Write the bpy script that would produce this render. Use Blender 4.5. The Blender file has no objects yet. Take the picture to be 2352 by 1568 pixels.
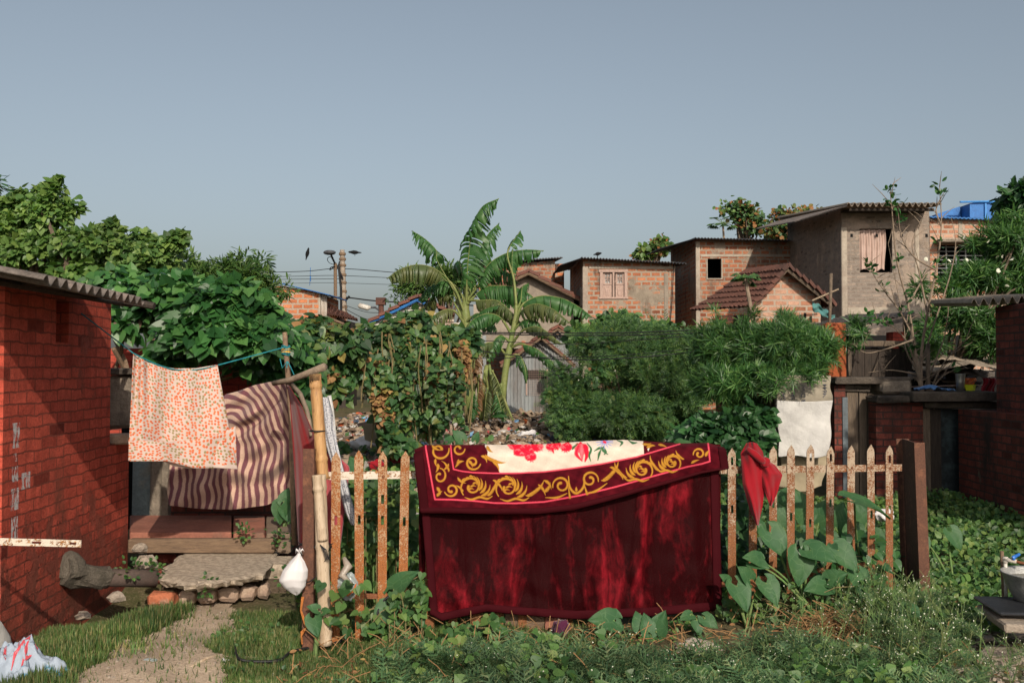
import bpy, math, random
import numpy as np
from mathutils import Vector, Matrix
SC = bpy.context.scene
COL = SC.collection
R = math.radians
PI = math.pi
rnd = random.Random(7)
NP = np.random.default_rng(11)

# ---------------------------------------------------------------- camera model
F = 2352*35/36.0; CX = 1176.0; CY = 784.0
PITCH = math.atan(64/F); CP, SP = math.cos(PITCH), math.sin(PITCH)
CAMZ = 1.6
def pt(u, v, Y):
    a = (u-CX)/F; b = (CY-v)/F
    k = Y/(CP-b*SP)
    return Vector((a*k, Y, CAMZ+(SP+b*CP)*k))
def pta(u, v, Y):
    u = np.asarray(u, float); v = np.asarray(v, float); Y = np.asarray(Y, float)+0*u
    b = (CY-v)/F; k = Y/(CP-b*SP)
    return np.stack([(u-CX)/F*k, Y, CAMZ+(SP+b*CP)*k], -1)
GY = [-50, 5, 8, 13, 16, 20, 25, 30, 60, 900]; GZ = [-.08, -.08, -.08, -.02, .05, .2, .38, .5, .5, .5]
def gza(x, y):
    x = np.asarray(x, float); y = np.asarray(y, float)
    z = np.interp(y, GY, GZ)
    a = np.clip((60-np.abs(y))/60, 0, 1)
    z = z + a*(.018*np.sin(x*2.1+y*1.3)+.014*np.sin(x*5.3-y*3.7+1)+.008*np.sin(x*11+y*9.1))
    z = z - .24*np.exp(-((x+2.85)/.28)**2-((y-7.35)/.75)**4)                  # gully beside the hut
    z = z + .05*np.exp(-((x+2.0)/.45)**2-((y-5.6)/.8)**2)
    z = z + .16*np.exp(-((y-21)/2.2)**2-((x+.5)/3.2)**2)*(1+.5*np.sin(x*4)+.4*np.sin(x*9+y*5))  # rubbish heap
    return z
def gz(x, y): return float(gza(x, y))
def onground(u, v):
    y = 6.0
    for _ in range(40):
        p = pt(u, v, y); z = gz(p.x, y)
        s = (p.z-CAMZ)/y
        if s >= -1e-4: return p
        y = .5*y+.5*(z-CAMZ)/s
    return pt(u, v, y)
def sn(x, y, k=0.):
    return (np.sin(x*1.7+y*.9+k)+np.sin(-x*1.1+y*2.3+k*1.7+1)+.6*np.sin(x*3.9+y*1.7+k*2.3+2)+.5*np.sin(x*2.6-y*4.3+k*.7))/3.1

# ---------------------------------------------------------------- object helpers
def tag(o, label=None, cat=None, group=None, kind=None):
    if label: o['label'] = label
    if cat: o['category'] = cat
    if group: o['group'] = group
    if kind: o['kind'] = kind
    return o
def thing(name, label, cat, loc=(0, 0, 0), group=None):
    o = bpy.data.objects.new(name, None); COL.objects.link(o); o.location = loc
    o.empty_display_size = .1
    return tag(o, label, cat, group)
def wloc(o):
    v = Vector((0, 0, 0))
    while o is not None:
        v += Vector(o.location); o = o.parent
    return np.array(v)
def link(name, me, mats, parent, smooth=False):
    if not isinstance(mats, (list, tuple)): mats = [mats]
    for m in mats: me.materials.append(m)
    me.polygons.foreach_set('use_smooth', np.full(len(me.polygons), bool(smooth)))
    o = bpy.data.objects.new(name, me); COL.objects.link(o)
    if parent is not None: o.parent = parent
    return o
def arrmesh(name, V, loops, starts, mats, parent=None, smooth=False, midx=None, colors=None, origin=None, uv=None):
    V = np.asarray(V, float)
    if parent is not None: V = V-wloc(parent)
    elif origin is not None: V = V-np.array(origin)
    me = bpy.data.meshes.new(name)
    me.vertices.add(len(V)); me.vertices.foreach_set('co', V.astype(np.float32).ravel())
    me.loops.add(len(loops)); me.loops.foreach_set('vertex_index', np.asarray(loops, np.int32))
    me.polygons.add(len(starts)); me.polygons.foreach_set('loop_start', np.asarray(starts, np.int32))
    if midx is not None: me.polygons.foreach_set('material_index', np.asarray(midx, np.int32))
    if colors is not None:
        a = me.color_attributes.new('col', 'FLOAT_COLOR', 'POINT')
        c = np.ones((len(V), 4), np.float32); c[:, :3] = colors; a.data.foreach_set('color', c.ravel())
    me.update(calc_edges=True)
    if uv is not None:
        l = me.uv_layers.new(name='uv'); l.data.foreach_set('uv', np.asarray(uv, np.float32)[np.asarray(loops)].ravel())
    o = link(name, me, mats, parent, smooth)
    if parent is None and origin is not None: o.location = origin
    return o
class MB:
    def __init__(s): s.v = []; s.f = []; s.m = []; s.mi = 0
    def add(s, vs, fs):
        b = len(s.v); s.v += [tuple(p) for p in vs]
        s.f += [tuple(i+b for i in f) for f in fs]; s.m += [s.mi]*len(fs)
    def box(s, c, d, rot=None, jit=0, bev=0):
        x, y, z = d[0]/2, d[1]/2, d[2]/2
        if bev:
            vs = []; b = min(bev, x*.9, y*.9, z*.9)
            for sx in (-1, 1):
                for sy in (-1, 1):
                    for sz in (-1, 1):
                        vs += [(sx*x, sy*(y-b), sz*(z-b)), (sx*(x-b), sy*y, sz*(z-b)), (sx*(x-b), sy*(y-b), sz*z)]
            I = lambda sx, sy, sz, k: ((sx > 0)*4+(sy > 0)*2+(sz > 0))*3+k
            fs = []
            for a in (-1, 1):
                fs.append([I(a, -1, -1, 0), I(a, 1, -1, 0), I(a, 1, 1, 0), I(a, -1, 1, 0)][::a])
                fs.append([I(-1, a, -1, 1), I(-1, a, 1, 1), I(1, a, 1, 1), I(1, a, -1, 1)][::a])
                fs.append([I(-1, -1, a, 2), I(1, -1, a, 2), I(1, 1, a, 2), I(-1, 1, a, 2)][::a])
                for c2 in (-1, 1):
                    fs.append([I(a, c2, -1, 0), I(a, c2, 1, 0), I(a, c2, 1, 1), I(a, c2, -1, 1)][::a*c2])
                    fs.append([I(a, -1, c2, 0), I(a, -1, c2, 2), I(a, 1, c2, 2), I(a, 1, c2, 0)][::a*c2*-1])
                    fs.append([I(-1, a, c2, 1), I(1, a, c2, 1), I(1, a, c2, 2), I(-1, a, c2, 2)][::a*c2*-1])
                    for c3 in (-1, 1):
                        fs.append([I(a, c2, c3, 0), I(a, c2, c3, 1), I(a, c2, c3, 2)][::a*c2*c3])
        else:
            vs = [(-x, -y, -z), (x, -y, -z), (x, y, -z), (-x, y, -z), (-x, -y, z), (x, -y, z), (x, y, z), (-x, y, z)]
            fs = [(0, 3, 2, 1), (4, 5, 6, 7), (0, 1, 5, 4), (1, 2, 6, 5), (2, 3, 7, 6), (3, 0, 4, 7)]
        if jit: vs = [tuple(q+rnd.uniform(-jit, jit) for q in p) for p in vs]
        M = Matrix.Identity(3) if rot is None else rot
        s.add([M @ Vector(p)+Vector(c) for p in vs], fs)
    def hexa(s, p):   # 8 corners: bottom 4 ccw, top 4 ccw
        s.add(p, [(0, 3, 2, 1), (4, 5, 6, 7), (0, 1, 5, 4), (1, 2, 6, 5), (2, 3, 7, 6), (3, 0, 4, 7)])
    def tube(s, pts, rad, n=8, cap=True, sq=1.):
        pts = [Vector(p) for p in pts]; k = len(pts)
        if not isinstance(rad, (list, tuple)): rad = [rad]*k
        up = Vector((0.01, .02, 1)); vs = []; prev = None
        for i, p in enumerate(pts):
            t = (pts[min(i+1, k-1)]-pts[max(i-1, 0)])
            t = t.normalized() if t.length > 1e-9 else Vector((0, 0, 1))
            if prev is None:
                a = t.cross(up) if abs(t.dot(up)) < .95 else t.cross(Vector((0, 1, 0)))
            else: a = prev-t*prev.dot(t)
            a.normalize(); prev = a; b = t.cross(a)
            for j in range(n):
                q = 2*PI*j/n
                vs.append(p+(a*math.cos(q)+b*math.sin(q)*sq)*rad[i])
        fs = [(i*n+j, i*n+(j+1) % n, (i+1)*n+(j+1) % n, (i+1)*n+j) for i in range(k-1) for j in range(n)]
        if cap: fs += [tuple(range(n))[::-1], tuple((k-1)*n+j for j in range(n))]
        s.add(vs, fs)
    def lathe(s, c, prof, n=20, axis=None, cap=True):
        M = Matrix.Identity(3) if axis is None else Vector((0, 0, 1)).rotation_difference(Vector(axis)).to_matrix()
        vs = [M @ Vector((r*math.cos(2*PI*j/n), r*math.sin(2*PI*j/n), z))+Vector(c) for r, z in prof for j in range(n)]
        k = len(prof)
        fs = [(i*n+j, i*n+(j+1) % n, (i+1)*n+(j+1) % n, (i+1)*n+j) for i in range(k-1) for j in range(n)]
        if cap: fs += [tuple(range(n))[::-1], tuple((k-1)*n+j for j in range(n))]
        s.add(vs, fs)
    def grid(s, P):   # P[i][j]
        P = np.asarray(P); a, b = P.shape[:2]
        s.add(P.reshape(-1, 3), [(i*b+j, (i+1)*b+j, (i+1)*b+j+1, i*b+j+1) for i in range(a-1) for j in range(b-1)])
    def slab(s, P, th, nrm=None):   # closed sheet of thickness th from grid P
        P = np.asarray(P, float); a, b = P.shape[:2]
        if nrm is None:
            n = np.cross(P[-1, 0]-P[0, 0], P[0, -1]-P[0, 0]); n /= np.linalg.norm(n)
        else: n = np.array(nrm, float)
        Q = P-n*th; m = a*b
        V = np.concatenate([P.reshape(-1, 3), Q.reshape(-1, 3)])
        fs = []
        for i in range(a-1):
            for j in range(b-1):
                q = (i*b+j, (i+1)*b+j, (i+1)*b+j+1, i*b+j+1)
                fs.append(q); fs.append(tuple(x+m for x in q[::-1]))
        for i in range(a-1):
            fs.append((i*b, i*b+m, (i+1)*b+m, (i+1)*b)); fs.append((i*b+b-1, (i+1)*b+b-1, (i+1)*b+b-1+m, i*b+b-1+m))
        for j in range(b-1):
            fs.append((j, j+1, j+1+m, j+m)); k = (a-1)*b
            fs.append((k+j, k+j+m, k+j+1+m, k+j+1))
        s.add(V, fs)
    def corr(s, p00, p10, p01, p11, waves, amp, th=.006, nt=2, per=8, rows=0, sag=0):
        """corrugated sheet: waves run across p00->p10, ridges along p00->p01; rows>0 = courses of tiles"""
        p00, p10, p01, p11 = [np.array(p, float) for p in (p00, p10, p01, p11)]
        n = np.cross(p10-p00, p01-p00); n /= np.linalg.norm(n)
        if n[2] < 0: n = -n
        ns = int(waves*per)+1
        S = np.linspace(0, 1, ns)
        if rows:
            T = []; O = []
            for r in range(rows): T += [r/rows, (r+1)/rows-.001]; O += [amp*1.3, 0]
        else: T = list(np.linspace(0, 1, nt)); O = [0]*nt
        P = np.zeros((len(T), ns, 3))
        for i, t in enumerate(T):
            base = (p00[None]*(1-t)+p01[None]*t)*(1-S[:, None])+(p10[None]*(1-t)+p11[None]*t)*S[:, None]
            w = np.sin(S*waves*2*PI)
            if rows: w = np.abs(np.sin(S*waves*PI))*2-1; w = w+.12*np.sin(np.floor(S*waves)*17.3+(i//2)*5.1)
            P[i] = base+n*(amp*w+O[i]+sag*math.sin(t*PI))[:, None]
            if rows: P[i] += ((p00-p01)/np.linalg.norm(p00-p01))[None]*(.012*np.sin(np.floor(S*waves)*9.1+(i//2)*3))[:, None]
        s.slab(P, th, n)
    def build(s, name, mat, parent=None, smooth=False, origin=None, bevel=0, solid=0, auto=None):
        V = np.array(s.v, float)
        L = np.array([len(f) for f in s.f]); st = np.concatenate([[0], np.cumsum(L)[:-1]])
        lo = np.concatenate([np.array(f) for f in s.f])
        if parent is None and origin is None:
            origin = ((V[:, 0].min()+V[:, 0].max())/2, (V[:, 1].min()+V[:, 1].max())/2, V[:, 2].min())
        o = arrmesh(name, V, lo, st, mat, parent, smooth, s.m if isinstance(mat, (list, tuple)) else None, None, origin)
        if bevel:
            b = o.modifiers.new('b', 'BEVEL'); b.width = bevel; b.segments = 2; b.limit_method = 'ANGLE'
        if solid:
            b = o.modifiers.new('s', 'SOLIDIFY'); b.thickness = solid; b.offset = 0
        return o
def copy_tree(o, parent=None):
    c = o.copy(); COL.objects.link(c); c.parent = parent
    for ch in o.children: copy_tree(ch, c)
    return c

# ---------------------------------------------------------------- leaves
def fold_leaf(out, z=.07, mid=.5):
    """out: right side outline from base to tip [(x,y)], mirrored; folded on the midrib"""
    n = len(out); v = [(0, 0, 0), (0, mid, -.01), (0, 1, -.06)]
    r = [(x, y, z*abs(x)*3) for x, y in out]; l = [(-x, y, zz) for x, y, zz in r]
    V = v+r+l; f = []
    for k in (0, 1):
        o = 3+k*n; q = []
        lo = [i for i in range(n) if out[i][1] <= mid]; hi = [i for i in range(n) if out[i][1] > mid]
        a = [0]+[o+i for i in lo]+([o+hi[0]] if hi else [])+[1]
        b = [1]+[o+i for i in hi]+[2]
        for p in (a, b): f.append(tuple(p) if k == 0 else tuple(p[::-1]))
    return np.array(V), f
HEART = fold_leaf([(.26, -.13), (.46, .03), (.5, .25), (.36, .55), (.16, .82)])
OVAL = fold_leaf([(.14, .12), (.25, .38), (.22, .66), (.1, .88)])
ROUND = fold_leaf([(.24, .02), (.42, .25), (.42, .55), (.22, .84)])
LANCE = fold_leaf([(.07, .15), (.12, .4), (.09, .72)])
BLADE = (np.array([(-.035, 0, 0), (.035, 0, 0), (.045, .5, .02), (-.045, .5, .02), (0, 1, -.1)]), [(0, 1, 2, 3), (3, 2, 4)])
def whorl(n, seed, w=1., spread=.9):
    r = random.Random(seed); V = []; f = []
    for i in range(n):
        a = 2*PI*i/n*2.4+r.uniform(-.2, .2); el = r.uniform(-.2, 1.2)*spread
        d = Vector((math.cos(a)*math.cos(el), math.sin(el), math.sin(a)*math.cos(el)))
        s = d.cross(Vector((.1, 1, .2))).normalized()*.032*w; L = r.uniform(.7, 1.05); b0 = Vector((0, r.uniform(-.25, .15), 0))
        m = b0+d*L*.5; t = b0+d*L+Vector((0, -.06, 0))+Vector((0, 0, -.06)); k = len(V)
        V += [b0-s*.5, b0+s*.5, m+s, m-s, t]; f += [(k, k+1, k+2, k+3), (k+3, k+2, k+4)]
    return np.array([tuple(v) for v in V]), f
def pinnate(n, w, seed=1, L=.3):
    r = random.Random(seed); V = [(-.008, 0, 0), (.008, 0, 0), (.004, 1, -.08), (-.004, 1, -.08)]; f = [(0, 1, 2, 3)]
    for i in range(n):
        y = .15+.82*i/(n-1)
        for sx in (-1, 1):
            k = len(V); l = L*(1-.3*abs(2*y-1))*r.uniform(.85, 1.1); a = .6; dx, dy = sx*math.cos(a)*l, math.sin(a)*l
            z = -.08*y*y+r.uniform(-.02, .05)
            V += [(0, y, z), (dx*.5-dy*w*sx, y+dy*.5+abs(dx)*w*-1, z+.03), (dx, y+dy, z-.02), (dx*.5+dy*w*sx, y+dy*.5+abs(dx)*w, z+.03)]
            f.append((k, k+1, k+2, k+3))
    return np.array(V), f
PINN = pinnate(6, .32); PINN2 = pinnate(5, .42, 4, .36); FEATHER = pinnate(7, .13, 3, .42)
def feather2(seed):
    r = random.Random(seed); V = [(-.02, 0, 0), (.02, 0, 0), (.012, 1, -.12), (-.012, 1, -.12)]; f = [(0, 1, 2, 3)]
    for i in range(6):
        y = .12+.8*i/5
        for sx in (-1, 1):
            l = .46*math.sin(PI*(.18+.72*y))*r.uniform(.85, 1.1); a = r.uniform(.5, .8)
            dx, dy = sx*math.cos(a)*l, math.sin(a)*l; z = -.12*y*y; k = len(V); w = .035
            V += [(0, y-w, z), (0, y+w, z), (dx, y+dy, z+.02)]; f.append((k, k+1, k+2))
            for q, sg in ((.45, 1), (.6, -1), (.8, 1)):
                bx, by = dx*q, y+dy*q; ex = bx+sx*.10*math.cos(a+sg*.8); ey = by+.13*math.sin(a+sg*.8)+.02
                k = len(V); V += [(bx, by-.018, z+.01), (bx, by+.018, z+.01), (ex, ey, z+.03)]; f.append((k, k+1, k+2))
    return np.array(V), f
FERN = feather2(5)
WH1 = whorl(16, 1); WH2 = whorl(11, 2, 1.3)
def norm(a): return a/(np.linalg.norm(a, axis=-1, keepdims=True)+1e-9)
def leaves(name, tmpl, P, D, N, S, mat, parent=None, midx=None, origin=None, W=None):
    """one mesh of many leaves: P position, D leaf direction, N normal hint, S size"""
    tv, tf = tmpl; P = np.asarray(P); m = len(P)
    D = norm(D); X = norm(np.cross(D, N)); Z = np.cross(X, D)
    S = np.asarray(S)+np.zeros(m); Wd = S if W is None else S*W
    V = P[:, None]+tv[None, :, 0:1]*X[:, None]*Wd[:, None, None]+tv[None, :, 1:2]*D[:, None]*S[:, None, None]+tv[None, :, 2:3]*Z[:, None]*S[:, None, None]
    k = len(tv); V = V.reshape(-1, 3)
    L = np.array([len(f) for f in tf]); lo = np.concatenate([np.array(f) for f in tf])
    loops = (lo[None]+np.arange(m)[:, None]*k).ravel()
    Ls = np.tile(L, m); st = np.concatenate([[0], np.cumsum(Ls)[:-1]])
    mi = None if midx is None else np.repeat(midx, len(tf))
    if parent is None and origin is None: origin = (V[:, 0].mean(), V[:, 1].mean(), V[:, 2].min())
    return arrmesh(name, V, loops, st, mat, parent, False, mi, None, origin)
def rdir(n): return norm(NP.normal(size=(n, 3)))
def blob(u, v, Y, ru, rv, rd):
    c = pt(u, v, Y); return (np.array(c), np.array([ru*Y/F, rd, rv*Y/F]))
def crown_pts(blobs, ncl, nper, rc, shell=.55, front=.35, flat=1.):
    """clumps of leaf points on/in a set of ellipsoids. returns P, outward dir"""
    w = np.array([(b[1][0]*b[1][2]+b[1][1]*b[1][2]) for b in blobs]); w /= w.sum()
    bi = NP.choice(len(blobs), ncl, p=w)
    C = np.array([b[0] for b in blobs])[bi]; Rr = np.array([b[1] for b in blobs])[bi]
    d = rdir(ncl); d[:, 1] = np.where(NP.random(ncl) < front, -np.abs(d[:, 1]), d[:, 1]); d[:, 2] += .12; d = norm(d)
    rr = shell+(1-shell)*NP.random(ncl)**.6
    cc = C+d*Rr*rr[:, None]
    idx = np.repeat(np.arange(ncl), nper); n = len(idx)
    sz = (rc*NP.uniform(.55, 1.25, ncl))[idx]
    off = rdir(n)*(sz*NP.random(n)**.45)[:, None]; off[:, 2] *= flat
    return cc[idx]+off, norm(d[idx]*.6+norm(off)*.8), cc
def limbs(mb, base, targets, r0, r1=.012, bend=.15, n=6):
    base = Vector(base)
    for t in targets:
        t = Vector(t); L = (t-base).length; pts = []
        k1 = Vector([rnd.uniform(-1, 1)*bend*L for _ in range(3)])
        for i in range(n):
            q = i/(n-1); p = base.lerp(t, q)+k1*math.sin(q*PI)+Vector((0, 0, .12*L*math.sin(q*PI)))
            pts.append(p)
        mb.tube(pts, [r0*(1-i/(n-1))+r1*i/(n-1) for i in range(n)], 6)
def catmull(P, n=8):
    P = [Vector(p) for p in P]; P = [P[0]*2-P[1]]+P+[P[-1]*2-P[-2]]; out = []
    for i in range(1, len(P)-2):
        for k in range(n):
            t = k/n; a, b, c, d = P[i-1:i+3]
            out.append(.5*((2*b)+(c-a)*t+(2*a-5*b+4*c-d)*t*t+(3*b-a-3*c+d)*t**3))
    out.append(P[-2]); return out

# ---------------------------------------------------------------- materials
class NT:
    def __init__(s, name):
        s.m = bpy.data.materials.new(name); s.m.use_nodes = True; s.t = s.m.node_tree; s.t.nodes.clear()
        s.out = s.n('OutputMaterial')
    def n(s, typ, props=None, **inp):
        nd = s.t.nodes.new('ShaderNode'+typ)
        for k, v in (props or {}).items(): setattr(nd, k, v)
        for k, v in inp.items():
            key = int(k[1:]) if k[0] == '_' and k[1:].isdigit() else k.replace('_', ' ')
            s.set(nd.inputs[key], v)
        return nd
    def set(s, sock, v):
        if hasattr(v, 'outputs'): v = v.outputs[0]
        if isinstance(v, bpy.types.NodeSocket): s.t.links.new(v, sock)
        else:
            if sock.type == 'RGBA' and len(v) == 3: v = (*v, 1)
            sock.default_value = v
    def mix(s, f, a, b, typ='MIX'):
        nd = s.t.nodes.new('ShaderNodeMix'); nd.data_type = 'RGBA'; nd.blend_type = typ
        s.set(nd.inputs[0], f); s.set(nd.inputs[6], a); s.set(nd.inputs[7], b); return nd.outputs[2]
    def math(s, op, a, b=0., c=None):
        nd = s.t.nodes.new('ShaderNodeMath'); nd.operation = op; s.set(nd.inputs[0], a); s.set(nd.inputs[1], b)
        if c is not None: s.set(nd.inputs[2], c)
        return nd.outputs[0]
    def ramp(s, f, stops, mode='LINEAR'):
        nd = s.t.nodes.new('ShaderNodeValToRGB'); cr = nd.color_ramp; cr.interpolation = mode
        while len(cr.elements) < len(stops): cr.elements.new(.5)
        for e, (p, c) in zip(cr.elements, stops):
            e.position = p; e.color = (c, c, c, 1) if isinstance(c, (int, float)) else (*c, 1)
        s.set(nd.inputs[0], f); return nd.outputs[0]
    def noise(s, scale, detail=4, rough=.6, vec=None, dist=0.):
        nd = s.n('TexNoise', Scale=scale, Detail=detail, Roughness=rough, Distortion=dist)
        s.set(nd.inputs['Vector'], vec if vec is not None else s.co()); return nd.outputs[0]
    def co(s):
        if not hasattr(s, '_c'): s._c = s.n('TexCoord').outputs['Object']
        return s._c
    def scaled(s, sc):
        nd = s.n('Mapping'); s.set(nd.inputs['Vector'], s.co()); nd.inputs['Scale'].default_value = sc; return nd.outputs[0]
    def fin(s, base, rough=.8, bump=None, bs=.3, bd=.01, spec=.3, **kw):
        b = s.n('BsdfPrincipled'); s.set(b.inputs['Base Color'], base); s.set(b.inputs['Roughness'], rough)
        b.inputs['Specular IOR Level'].default_value = spec
        for k, v in kw.items(): s.set(b.inputs[k.replace('_', ' ')], v)
        if bump is not None:
            bp = s.n('Bump', Strength=bs, Distance=bd, Height=bump); s.set(b.inputs['Normal'], bp)
        s.b = b; s.t.links.new(b.outputs[0], s.out.inputs[0]); return s.m
def simple(name, c1, c2=None, scale=8, rough=.85, bs=.4, bd=.006, c3=None, spec=.25, lo=.35, hi=.65, sc=None, metal=0., detail=6):
    t = NT(name); c2 = c2 or tuple(x*.65 for x in c1)
    v = t.scaled(sc) if sc else None
    n = t.noise(scale, detail, .65, v); col = t.mix(t.ramp(n, [(lo, 0.), (hi, 1.)]), c1, c2)
    if c3: col = t.mix(t.ramp(t.noise(scale*.23, 5, .7, v), [(.52, 0.), (.66, 1.)]), col, c3)
    f = t.noise(scale*7, 4, .7, v)
    col = t.mix(.35, col, t.mix(1., col, t.ramp(f, [(.3, .45), (.7, 1.45)]), 'MULTIPLY'))
    return t.fin(col, rough, t.math('ADD', t.math('MULTIPLY', n, 1.5), f), bs, bd, spec, Metallic=metal)
def leafmat(name, cols, rough=.45, trans=.25, tcol=None, spec=.4, gloss=0):
    t = NT(name); rp = t.n('NewGeometry').outputs['Random Per Island']
    k = len(cols); col = t.ramp(rp, [(i/max(1, k-1), c) for i, c in enumerate(cols)])
    big = t.noise(1.3, 3, .6); col = t.mix(.8, col, t.mix(1., col, t.ramp(big, [(.35, .62), (.65, 1.35)]), 'MULTIPLY'))
    b = t.n('BsdfPrincipled', Base_Color=col, Roughness=rough); b.inputs['Specular IOR Level'].default_value = spec
    tr = t.n('BsdfTranslucent', Color=t.mix(1., col, tcol or (1.3, 1.5, .6), 'MULTIPLY'))
    ms = t.n('MixShader'); t.set(ms.inputs[0], trans); t.set(ms.inputs[1], b); t.set(ms.inputs[2], tr)
    t.t.links.new(ms.outputs[0], t.out.inputs[0]); return t.m
def brickmat(name, c1, c2, mortar, bw=.25, bh=.075, ms=.01, wob=.006, stain=None, stain_lo=.55, plaster=None, pl_lo=.6, pl_scale=1.2, dark=.5, bs=.8, bd=.012, rough=.9, paint=None, seed=0., pscale=(1, 1, 1)):
    t = NT(name); sp = t.n('SeparateXYZ', Vector=t.co())
    w = t.noise(5, 3, .6); w2 = t.noise(23, 3, .6)
    u = t.math('ADD', sp.outputs[0], sp.outputs[1]); u = t.math('ADD', u, t.math('MULTIPLY', w2, wob)); u = t.math('ADD', u, seed)
    z = t.math('ADD', sp.outputs[2], t.math('MULTIPLY', w, wob*3)); z = t.math('ADD', z, t.math('MULTIPLY', w2, wob))
    vec = t.n('CombineXYZ', X=u, Y=z)
    br = t.n('TexBrick', Vector=vec, Color1=(0, 0, 0, 1), Color2=(1, 1, 1, 1), Mortar=(.5, .5, .5, 1), Scale=1., Mortar_Size=ms, Mortar_Smooth=.25, Bias=0., Brick_Width=bw, Row_Height=bh)
    rndb = br.outputs[0]; fac = br.outputs[1]
    col = t.mix(rndb, c1, c2)
    # a few burnt / pale bricks
    col = t.mix(t.ramp(rndb, [(.0, dark), (.12, 0.), (1., 0.)]), col, tuple(x*.35 for x in c1))
    fine = t.noise(60, 5, .7); mid = t.noise(9, 5, .7)
    col = t.mix(.6, col, t.mix(1., col, t.ramp(mid, [(.3, .5), (.7, 1.5)]), 'MULTIPLY'))
    mfac = t.ramp(t.math('ADD', fac, t.math('MULTIPLY', t.math('SUBTRACT', mid, .5), .8)), [(.25, 0.), (.6, 1.)])
    col = t.mix(mfac, col, mortar)
    pv = t.scaled(pscale)
    if plaster:
        pf = t.ramp(t.noise(pl_scale, 7, .68, pv), [(pl_lo, 0.), (pl_lo+.035, 1.)])
        pc = t.mix(t.ramp(t.noise(3.5, 6, .7), [(.35, 0.), (.65, 1.)]), plaster, tuple(x*.6 for x in plaster))
        col = t.mix(pf, col, pc); mfac = t.mix(pf, mfac, (.2, .2, .2))
    if stain:
        sf = t.ramp(t.noise(2.1, 7, .72, t.scaled((1, 1, .45))), [(stain_lo, 0.), (stain_lo+.18, 1.)])
        col = t.mix(sf, col, stain)
    if paint: col = paint(t, col, sp)
    col = t.mix(.5, col, t.mix(1., col, t.ramp(fine, [(.3, .55), (.7, 1.45)]), 'MULTIPLY'))
    h = t.math('ADD', t.math('MULTIPLY', mfac, -1.), t.math('ADD', t.math('MULTIPLY', fine, .5), t.math('MULTIPLY', mid, .7)))
    return t.fin(col, rough, h, bs, bd, .2)
def vcol(name, rough=.85, sheen=0., bump=None, mult=True, **kw):
    t = NT(name); a = t.n('Attribute', {'attribute_name': 'col'}).outputs['Color']
    if mult: a = t.mix(.5, a, t.mix(1., a, t.ramp(t.noise(120, 3, .7), [(.3, .6), (.7, 1.4)]), 'MULTIPLY'))
    if sheen: kw['Sheen Weight'] = sheen
    return t.fin(a, rough, t.noise(bump or 90, 4, .7), .25, .003, .15, **kw)
def rustmat(name, paint, thr=.5, sc=60, dark=(.10, .035, .015), light=(.42, .17, .05), grad=0.):
    t = NT(name); n = t.noise(sc, 5, .75); n2 = t.noise(sc*.12, 3, .6); n3 = t.noise(sc*2.2, 4, .7)
    s = t.math('ADD', n, t.math('MULTIPLY', t.math('SUBTRACT', n2, .5), .45))
    if grad:
        z = t.n('SeparateXYZ', Vector=t.co()).outputs[2]; s = t.math('ADD', s, t.math('MULTIPLY', t.math('SUBTRACT', .7, z), grad))
    f = t.ramp(s, [(thr-.03, 0.), (thr+.03, 1.)])
    rust = t.mix(t.ramp(n3, [(.42, 0.), (.6, 1.)]), light, dark)
    col = t.mix(f, paint, rust)
    return t.fin(col, .85, t.math('ADD', f, n3), .6, .003, .2)
# ---------------------------------------------------------------- world, sun, camera
SUN = Vector((.25, -1., .58)).normalized()      # towards the sun
w = bpy.data.worlds.new('World'); SC.world = w; w.use_nodes = True
nt = w.node_tree; nt.nodes.clear()
sky = nt.nodes.new('ShaderNodeTexSky'); sky.sky_type = 'NISHITA'; sky.sun_disc = False
sky.sun_elevation = math.asin(SUN.z); sky.sun_rotation = math.atan2(SUN.x, SUN.y)
sky.air_density = 1.0; sky.dust_density = 3.6; sky.ozone_density = 1.5; sky.altitude = 0
hs = nt.nodes.new('ShaderNodeHueSaturation'); hs.inputs['Saturation'].default_value = .60; hs.inputs['Value'].default_value = 1.0; hs.inputs['Hue'].default_value = .488
bg = nt.nodes.new('ShaderNodeBackground'); bg.inputs[1].default_value = .109
wo = nt.nodes.new('ShaderNodeOutputWorld')
nt.links.new(sky.outputs[0], hs.inputs['Color']); nt.links.new(hs.outputs[0], bg.inputs[0]); nt.links.new(bg.outputs[0], wo.inputs[0])
ld = bpy.data.lights.new('sun', 'SUN'); ld.energy = 4.3; ld.angle = R(.55); ld.color = (1, .89, .74)
lo = bpy.data.objects.new('sun', ld); COL.objects.link(lo)
lo.rotation_euler = SUN.to_track_quat('Z', 'Y').to_euler(); lo.location = (5, -20, 20)
cd = bpy.data.cameras.new('camera'); cd.lens = 35; cd.sensor_width = 36; cd.clip_end = 3000
cam = bpy.data.objects.new('camera', cd); COL.objects.link(cam)
cam.location = (0, 0, CAMZ); cam.rotation_euler = (R(90)+PITCH, 0, 0); SC.camera = cam
SC.view_settings.view_transform = 'Standard'; SC.view_settings.look = 'None'; SC.view_settings.exposure = 0; SC.view_settings.gamma = 1
SC.cycles.max_bounces = 6; SC.cycles.transparent_max_bounces = 6

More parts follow.
